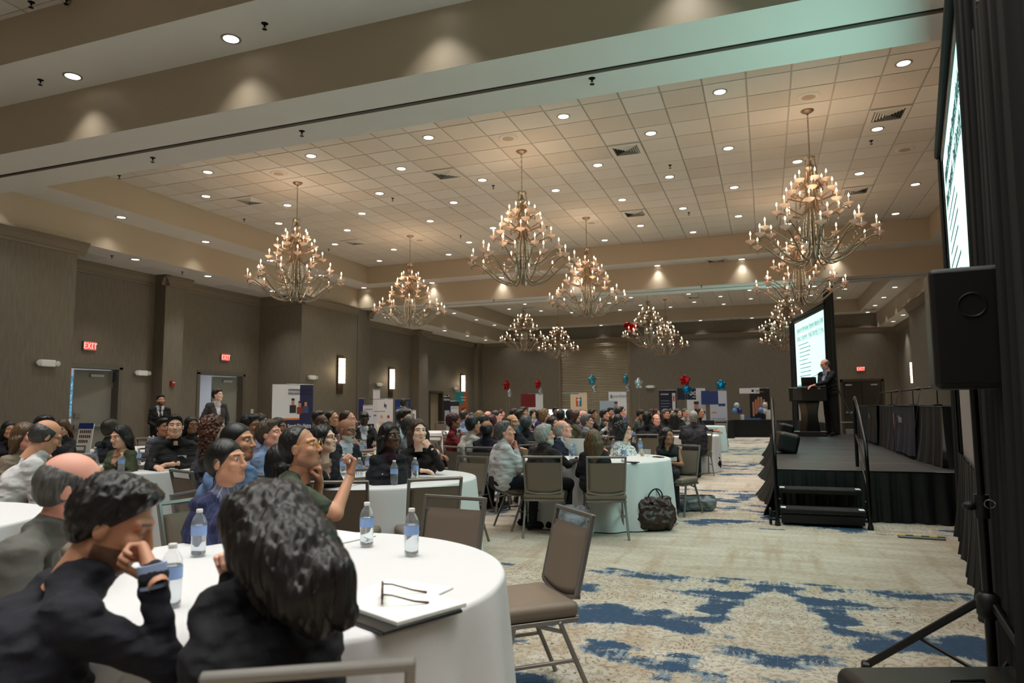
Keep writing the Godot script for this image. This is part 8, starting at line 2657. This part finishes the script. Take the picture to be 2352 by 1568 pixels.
func proto(kind: String) -> Node3D:
	if protos.has(kind): return protos[kind]
	var o := Node3D.new()
	var clear := mat("clear_plastic", Color(0.93, 0.96, 0.98, 0.10), 0.06)
	clear.transparency = BaseMaterial3D.TRANSPARENCY_ALPHA
	match kind:
		"water_bottle":
			part("bottle", pp([[0.0, 0.004], [0.022, 0.0], [0.030, 0.004], [0.0325, 0.014], [0.031, 0.03], [0.0325, 0.04], [0.031, 0.052], [0.0325, 0.064], [0.031, 0.076], [0.0325, 0.088], [0.0325, 0.14], [0.031, 0.150], [0.0235, 0.168], [0.0125, 0.184], [0.0125, 0.190], [0.0145, 0.191], [0.012, 0.194]], 18), clear, o)
			var water := mat("water", Color(0.95, 0.98, 1.0, 0.04), 0.0)
			water.refraction_enabled = true
			water.refraction_scale = 0.033
			part("water", pp([[0.0, 0.006], [0.021, 0.004], [0.030, 0.013], [0.0295, 0.03], [0.0305, 0.088], [0.0305, 0.135], [0.0, 0.136]], 16), water, o)
			part("label", pp([[0.0331, 0.092], [0.0331, 0.132]], 18), label_material(), o)
			part("cap", pp([[0.0135, 0.188], [0.0140, 0.190], [0.0140, 0.201], [0.0125, 0.203], [0.0, 0.203]], 14), mats["white_plastic"], o)
		"juice_bottle":
			part("bottle", pp([[0.0, 0.002], [0.026, 0.0], [0.029, 0.01], [0.029, 0.115], [0.022, 0.145], [0.017, 0.155], [0.017, 0.165], [0.0, 0.166]], 16), mat("juice_orange", Color(0.88, 0.56, 0.10), 0.15), o)
			part("label", pp([[0.0295, 0.04], [0.0295, 0.095]], 16), mat("label_white", Color(0.85, 0.85, 0.80), 0.4), o)
			part("cap", pp([[0.0185, 0.155], [0.0185, 0.183], [0.0, 0.185]], 14), mat("cap_orange", Color(0.85, 0.36, 0.08), 0.35), o)
		"coffee_cup":
			part("cup", pp([[0.0, 0.0], [0.029, 0.0], [0.039, 0.105], [0.0, 0.105]], 18), mats["white_plastic"], o)
			part("sleeve", pp([[0.0325, 0.025], [0.0382, 0.08]], 18), mat("kraft", Color(0.48, 0.33, 0.21), 0.8), o)
			part("lid", pp([[0.0415, 0.102], [0.0415, 0.112], [0.037, 0.122], [0.035, 0.126], [0.0, 0.124]], 18), mats["white_plastic"], o)
		"clear_cup":
			part("cup", pp([[0.0, 0.003], [0.027, 0.0], [0.037, 0.09], [0.036, 0.09], [0.0265, 0.004]], 18), clear, o)
			part("juice", pp([[0.0, 0.005], [0.026, 0.005], [0.030, 0.04], [0.0, 0.04]], 16), mat("juice_yellow", Color(0.90, 0.66, 0.10), 0.2), o)
		"empty_cup":
			part("cup", pp([[0.0, 0.003], [0.027, 0.0], [0.038, 0.095], [0.037, 0.095], [0.0265, 0.004]], 18), clear, o)
		"vase":
			var vp := [[0.0, 0.004], [0.036, 0.0]]
			for i in 13: vp.append([0.039 + 0.0022 * (i % 2), 0.006 + i * 0.0125])
			vp.append([0.037, 0.158])
			part("glass_vase", pp(vp, 20), clear, o)
			var bd := MB.new()
			var rg := RandomNumberGenerator.new()
			rg.seed = 3
			for i in 90:
				var a := rg.randf() * TAU
				var r := 0.032 * sqrt(rg.randf())
				bd.ball(Vector3(cos(a) * r, 0.008 + 0.13 * rg.randf(), sin(a) * r), Vector3.ONE * 0.0055, 5, 4)
			var be := part("beads", bd.mesh(), mat("bead_cream", Color(0.78, 0.77, 0.68), 0.2), o)
			be.set_meta("kind", "stuff")
			for k in 4:
				var b := MB.new()
				var a := TAU * k / 4 + 0.4
				b.sheet(6, 8, func(u: float, w: float) -> Vector3:
					var wd := 0.032 * sin(PI * pow(w, 0.7)) * (1.0 - 0.5 * w) + 0.004
					var q := Vector3((u - 0.5) * 2.0 * wd, 0.08 + 0.17 * w, 0.014 + 0.020 * w * w * (k % 3) + 0.010 * pow(absf(u - 0.5) * 2.0, 2))
					return Basis(Vector3.UP, a) * q)
				part("folded_napkin", b.mesh(), mat("napkin_cream", Color(0.90, 0.87, 0.68), 0.8), o)
		"plate":
			part("plate", pp([[0.0, 0.0], [0.06, 0.0], [0.10, 0.012], [0.115, 0.016], [0.115, 0.018], [0.06, 0.004], [0.0, 0.004]], 28), mats["white_plastic"], o)
			part("crumbs", pp([[0.0, 0.010], [0.02, 0.009], [0.03, 0.004]], 8), mat("crumb_brown", Color(0.40, 0.16, 0.12), 0.8), o)
		"smartphone":
			part("shell", box_mesh(Vector3(0, 0.005, 0), Vector3(0.075, 0.009, 0.155), 0.003), mats["black_plastic"], o)
			part("glass", box_mesh(Vector3(0, 0.0098, 0), Vector3(0.07, 0.0012, 0.148)), mat("phone_glass", Color(0.02, 0.02, 0.025), 0.08), o)
		"tumbler":
			part("body", pp([[0.0, 0.0], [0.032, 0.0], [0.040, 0.16], [0.0, 0.16]], 18), mats["black_plastic"], o)
			part("lid", pp([[0.042, 0.158], [0.042, 0.175], [0.03, 0.185], [0.0, 0.185]], 18), mats["dark_metal"], o)
	protos[kind] = o
	return o

func label_material() -> StandardMaterial3D:
	if mats.has("bottle_label"): return mats["bottle_label"]
	var im := Image.create(96, 48, false, Image.FORMAT_RGB8)
	for y in 48:
		for x in 96:
			var c := Color(0.10, 0.28, 0.68)
			var w := 24.0 + 9.0 * sin(x * 0.13) + 4.0 * sin(x * 0.31)
			if y > w + 8 or (y < w - 12 and x % 48 < 20): c = Color(0.70, 0.79, 0.92)
			if absf(y - w) < 3.0: c = Color(0.88, 0.92, 0.97)
			im.set_pixel(x, y, c)
	var m := mat("bottle_label", Color.WHITE, 0.35)
	m.albedo_texture = ImageTexture.create_from_image(im)
	return m

func set_on(kind: String, label: String, category: String, u: float, v: float, turn := 0.0, y := TOP_Y + 0.005, group := "") -> Node3D:
	var src := proto(kind)
	var p := on_y(u, v, y)
	var o: Node3D = src.duplicate()
	o.name = numbered(kind)
	add_child(o)
	o.position = p
	o.rotation.y = turn
	tag(o, label, category, group)
	return o

func build_table_things() -> void:
	for q in [[455, 1277, "water bottle beside the woman with long brown hair"], [842, 1255, "water bottle near the papers on the table with the folder"], [945, 1276, "water bottle before the tan lit chair"], [392, 1394, "water bottle by the elbow of the navy suited man"]]:
		set_on("water_bottle", q[2], "bottle", q[0], q[1], q[0] * 0.01)
	var n := 0
	for q in [[742, 1086], [788, 1092], [825, 1104], [846, 1090], [905, 1113], [935, 1088], [953, 1104]]:
		n += 1
		set_on("water_bottle", "water bottle on the table of the green shirted man", "bottle", q[0], q[1], q[0] * 0.02, TOP_Y + 0.005, "bottles on the green shirted man's table")
	for q in [[829, 1047], [836, 1038], [772, 1036]]:
		set_on("water_bottle", "water bottle on the bearded navy suit's table", "bottle", q[0], q[1], q[0] * 0.02, TOP_Y + 0.005, "bottles on the bearded man's table")
	for q in [[824, 998], [838, 1003], [853, 996], [859, 993], [855, 1007]]:
		set_on("water_bottle", "water bottle around the black laptop", "bottle", q[0], q[1], q[0] * 0.02, TOP_Y + 0.005, "bottles around the laptop")
	for q in [[224, 1060], [217, 1066], [263, 1052], [278, 1085], [291, 1081], [317, 1068]]:
		set_on("water_bottle", "water bottle on the black shirted man's table", "bottle", q[0], q[1], q[0] * 0.02, TOP_Y + 0.005, "bottles on the black shirted man's table")
	for q in [[342, 1030], [351, 1028], [465, 1024]]:
		set_on("water_bottle", "water bottle on the table behind the black shirted man", "bottle", q[0], q[1], q[0] * 0.02, TOP_Y + 0.005, "bottles on the table behind")
	for q in [[1290, 1041], [1313, 1061], [1320, 1046], [1410, 1043], [1433, 1061], [1471, 1042]]:
		set_on("water_bottle", "water bottle on the table beside the tote bag", "bottle", q[0], q[1], q[0] * 0.02, TOP_Y + 0.005, "bottles on the tote bag table")
	set_on("vase", "beaded glass vase with cream napkins on the green shirted man's table", "vase", 864, 1098, 0.3)
	set_on("vase", "beaded glass vase with cream napkins by the bearded navy suit", "vase", 797, 1043, 0.9)
	set_on("vase", "beaded glass vase with cream napkins by the laptop", "vase", 870, 994, 1.4)
	set_on("vase", "beaded glass vase with cream napkins before the olive blouse", "vase", 296, 1070, 2.0)
	set_on("vase", "beaded glass vase with cream napkins behind the black shirt", "vase", 452, 1027, 0.2)
	set_on("coffee_cup", "lidded coffee cup with kraft sleeve before the black jacket", "cup", 914, 1080)
	set_on("coffee_cup", "lidded coffee cup with kraft sleeve near the vase", "cup", 806, 1086)
	set_on("coffee_cup", "lidded coffee cup at the green shirted man's forearm", "cup", 748, 1098)
	set_on("coffee_cup", "lidded paper cup half hidden by the long brown hair", "cup", 703, 1226)
	set_on("juice_bottle", "orange juice bottle before the man in the black dress shirt", "bottle", 391, 1068)
	set_on("juice_bottle", "orange juice bottle beside the black blouse", "bottle", 931, 1044)
	set_on("juice_bottle", "orange capped bottle by the bald man in the blue suit", "bottle", 1283, 1038)
	set_on("clear_cup", "clear cup with a little juice on the black shirted man's table", "cup", 232, 1084)
	set_on("clear_cup", "clear cup of yellow juice on the tote bag table", "cup", 1476, 1047)
	set_on("empty_cup", "empty clear cup next to the yellow juice", "cup", 1489, 1049)
	set_on("empty_cup", "empty clear cup lying by the vase", "cup", 862, 1108)
	set_on("tumbler", "black tumbler before the print blouse", "tumbler", 1427, 1044)
	set_on("plate", "white plate with crumbs near the folded hands", "plate", 352, 1066)
	set_on("plate", "white plate with napkin at the right of the juice bottle", "plate", 425, 1067)
	set_on("smartphone", "black phone lying at the edge of the tote bag table", "phone", 1512, 1050, 0.8)
	set_on("smartphone", "black phone lying by the standing clip on the cloth", "phone", 1452, 1062, 1.1)
	# papers
	for q in [[775, 1232, 0.32, 0.22, "cream envelope and sheets near the far rim of the folder table", 0.1], [910, 1365, 0.28, 0.30, "stack of white papers under the tortoiseshell glasses", 0.25], [390, 1073, 0.4, 0.2, "blue edged paper on the black shirted man's table", 0.1], [640 + 150, 1112, 0.25, 0.2, "white papers before the empty dark chair", 0.4], [925, 1060, 0.22, 0.26, "white leaflet standing by the plum top", 0.6]]:
		var p := on_y(q[0], q[1], TOP_Y + 0.006)
		solid("paper_sheet", box_mesh(Vector3(0, 0.003, 0), Vector3(q[2], 0.006, q[3]), 0.001), mats["paper"], q[4], "papers", Transform3D(Basis(Vector3.UP, q[5] - 0.35), p))
	var fp := on_y(912, 1400, TOP_Y + 0.006)
	var fo := thing("folder", "open dark folder overhanging the rim of the near table", "folder", fp, deg_to_rad(-24))
	var fm := MB.new()
	fm.rbox(Vector3(0, 0.006, 0.03), Vector3(0.36, 0.012, 0.30), 0.005, 2)
	part("cover", fm.mesh(), mat("folder_dark", Color(0.05, 0.06, 0.055), 0.4), fo)
	part("pages", box_mesh(Vector3(0.0, 0.018, -0.01), Vector3(0.34, 0.014, 0.27), 0.002), mats["paper"], fo)
	var sg := thing("sunglasses", "tortoiseshell sunglasses lying on the papers", "sunglasses", on_y(878, 1377, TOP_Y + 0.034), deg_to_rad(-60))
	var gl := MB.new()
	for s in [-1.0, 1.0]:
		var pts := PackedVector3Array()
		for i in 17:
			var a := TAU * i / 16
			pts.append(Vector3(s * 0.036 + cos(a) * 0.030, 0.022 + sin(a) * 0.024, 0.0))
		gl.sweep(pts, PackedFloat32Array([0.0035]), 6, false)
		gl.sweep(PackedVector3Array([Vector3(s * 0.066, 0.034, 0.0), Vector3(s * 0.070, 0.03, -0.03), Vector3(s * 0.068, 0.008, -0.10), Vector3(s * 0.062, 0.0, -0.145)]), PackedFloat32Array([0.0028, 0.0024, 0.003, 0.004]), 6)
	gl.tube(Vector3(-0.008, 0.03, 0), Vector3(0.008, 0.03, 0), 0.003, 0.003, 6)
	part("frame", gl.mesh(), mat("tortoise", Color(0.26, 0.13, 0.05), 0.2), sg)
	for s in [-1.0, 1.0]:
		part("lens", box_mesh(Vector3(s * 0.036, 0.022, 0), Vector3(0.054, 0.042, 0.002), 0.0005), mat("lens_grey", Color(0.20, 0.21, 0.21), 0.1), sg)
	var lt := thing("laptop", "open white laptop on the tote bag table", "laptop", on_y(1330, 1046, TOP_Y + 0.005), 0.0)
	var lf := cam_dir(150)
	lt.rotation.y = atan2(lf.x, lf.z)
	part("keyboard_deck", box_mesh(Vector3(0, 0.008, 0.12), Vector3(0.34, 0.014, 0.23), 0.004), mats["white_plastic"], lt)
	part("screen_lid", box_mesh(Vector3(0, 0.115, 0), Vector3(0.34, 0.23, 0.008), 0.003), mats["white_plastic"], lt, Transform3D(Basis(Vector3.RIGHT, -0.25), Vector3.ZERO))
	var l2 := thing("laptop", "open black laptop before the man in the dark suit", "laptop", on_y(842, 994, TOP_Y + 0.005), 0.0)
	l2.rotation.y = atan2(cam_dir(200).x, cam_dir(200).z)
	part("keyboard_deck", box_mesh(Vector3(0, 0.008, 0.12), Vector3(0.36, 0.014, 0.24), 0.004), mats["black_plastic"], l2)
	part("screen_lid", box_mesh(Vector3(0, 0.12, 0), Vector3(0.36, 0.24, 0.008), 0.003), mats["black_plastic"], l2, Transform3D(Basis(Vector3.RIGHT, -0.25), Vector3.ZERO))

# ---------------------------------------------------------------- bags on the floor
func soft_bag(called: String, label: String, category: String, p: Vector3, turn: float, size: Vector3, m: Material, handles: bool, sd: int) -> void:
	var f := Field.new(Vector3(-size.x, -0.02, -size.z), Vector3(size.x, size.y * 1.25, size.z), 0.014)
	f.capsule(Vector3(-size.x * 0.28, size.z * 0.42, 0), Vector3(size.x * 0.28, size.z * 0.42, 0), size.z * 0.42, size.z * 0.42, 0.03)
	f.capsule(Vector3(-size.x * 0.33, size.y * 0.5, 0), Vector3(size.x * 0.33, size.y * 0.5, 0), size.z * 0.36, size.z * 0.36, 0.08)
	f.capsule(Vector3(-size.x * 0.36, size.y * 0.86, 0), Vector3(size.x * 0.36, size.y * 0.86, 0), size.z * 0.22, size.z * 0.22, 0.10)
	f.ruffle(0.03, Vector3(9, 12, 9), sd)
	f.cut(Vector3(0, 0.004, 0), Vector3(0, -1, 0), 0.01)
	var o := thing(called, label, category, p, turn)
	part("bag_body", arrays_mesh(f.net()), m, o)
	if handles:
		for s in [-1.0, 1.0]:
			var b := MB.new()
			var pts := PackedVector3Array()
			for i in 11:
				var a := PI * i / 10
				pts.append(Vector3(cos(a) * size.x * 0.22, size.y * 0.95 + sin(a) * 0.13, s * (0.03 + 0.05 * sin(a))))
			b.sweep(pts, PackedFloat32Array([0.008]), 6)
			part("handle", b.mesh(), mats["black_plastic"], o)

func build_floor_things() -> void:
	var chk := Image.create(64, 64, false, Image.FORMAT_RGB8)
	for y in 64:
		for x in 64:
			var c := Color(0.24, 0.135, 0.095) if (x / 16 + y / 16) % 2 == 0 else Color(0.15, 0.085, 0.065)
			if x % 16 == 0 or y % 16 == 0: c = Color(0.10, 0.06, 0.05)
			chk.set_pixel(x, y, c)
	var cm := tri(mat("check_leather", Color.WHITE, 0.45), ImageTexture.create_from_image(chk), Vector3(5, 5, 5))
	var p := on_y(1497, 1212, 0)
	soft_bag("tote_bag", "brown checked tote bag on the carpet by the cloth", "bag", Vector3(p.x + 0.06, 0, p.z + 0.16), 0.5, Vector3(0.40, 0.36, 0.28), cm, true, 3)
	p = on_y(1600, 1172, 0)
	soft_bag("shoulder_bag", "slouched pale grey bag lying in the aisle", "bag", Vector3(p.x, 0, p.z), 0.3, Vector3(0.42, 0.16, 0.26), mat("bag_grey", Color(0.45, 0.47, 0.49), 0.6), false, 4)
	p = on_y(1633, 1083, 0)
	soft_bag("backpack", "black backpack beside the pinstriped man's chair", "bag", Vector3(p.x, 0, p.z), 0.2, Vector3(0.34, 0.42, 0.28), mats["drape_black"], true, 5)
	p = on_y(855, 1235, 0)
	soft_bag("backpack", "black backpack behind the empty dark chair", "bag", Vector3(p.x, 0, p.z), 0.2, Vector3(0.36, 0.50, 0.26), mats["black_plastic"], true, 6)
	p = on_y(1035, 1083, 0)
	soft_bag("handbag", "dark maroon handbag on the carpet between the chairs", "bag", Vector3(p.x, 0, p.z), 0.4, Vector3(0.40, 0.26, 0.24), mat("bag_maroon", Color(0.13, 0.03, 0.055), 0.4), true, 7)
	p = on_y(1322, 1232, 0)
	soft_bag("shopping_bag", "grey and white striped shopping bag under the dark jacket", "bag", Vector3(p.x, 0, p.z), 0.1, Vector3(0.34, 0.32, 0.22), mat("bag_pale", Color(0.55, 0.58, 0.62), 0.6), false, 8)
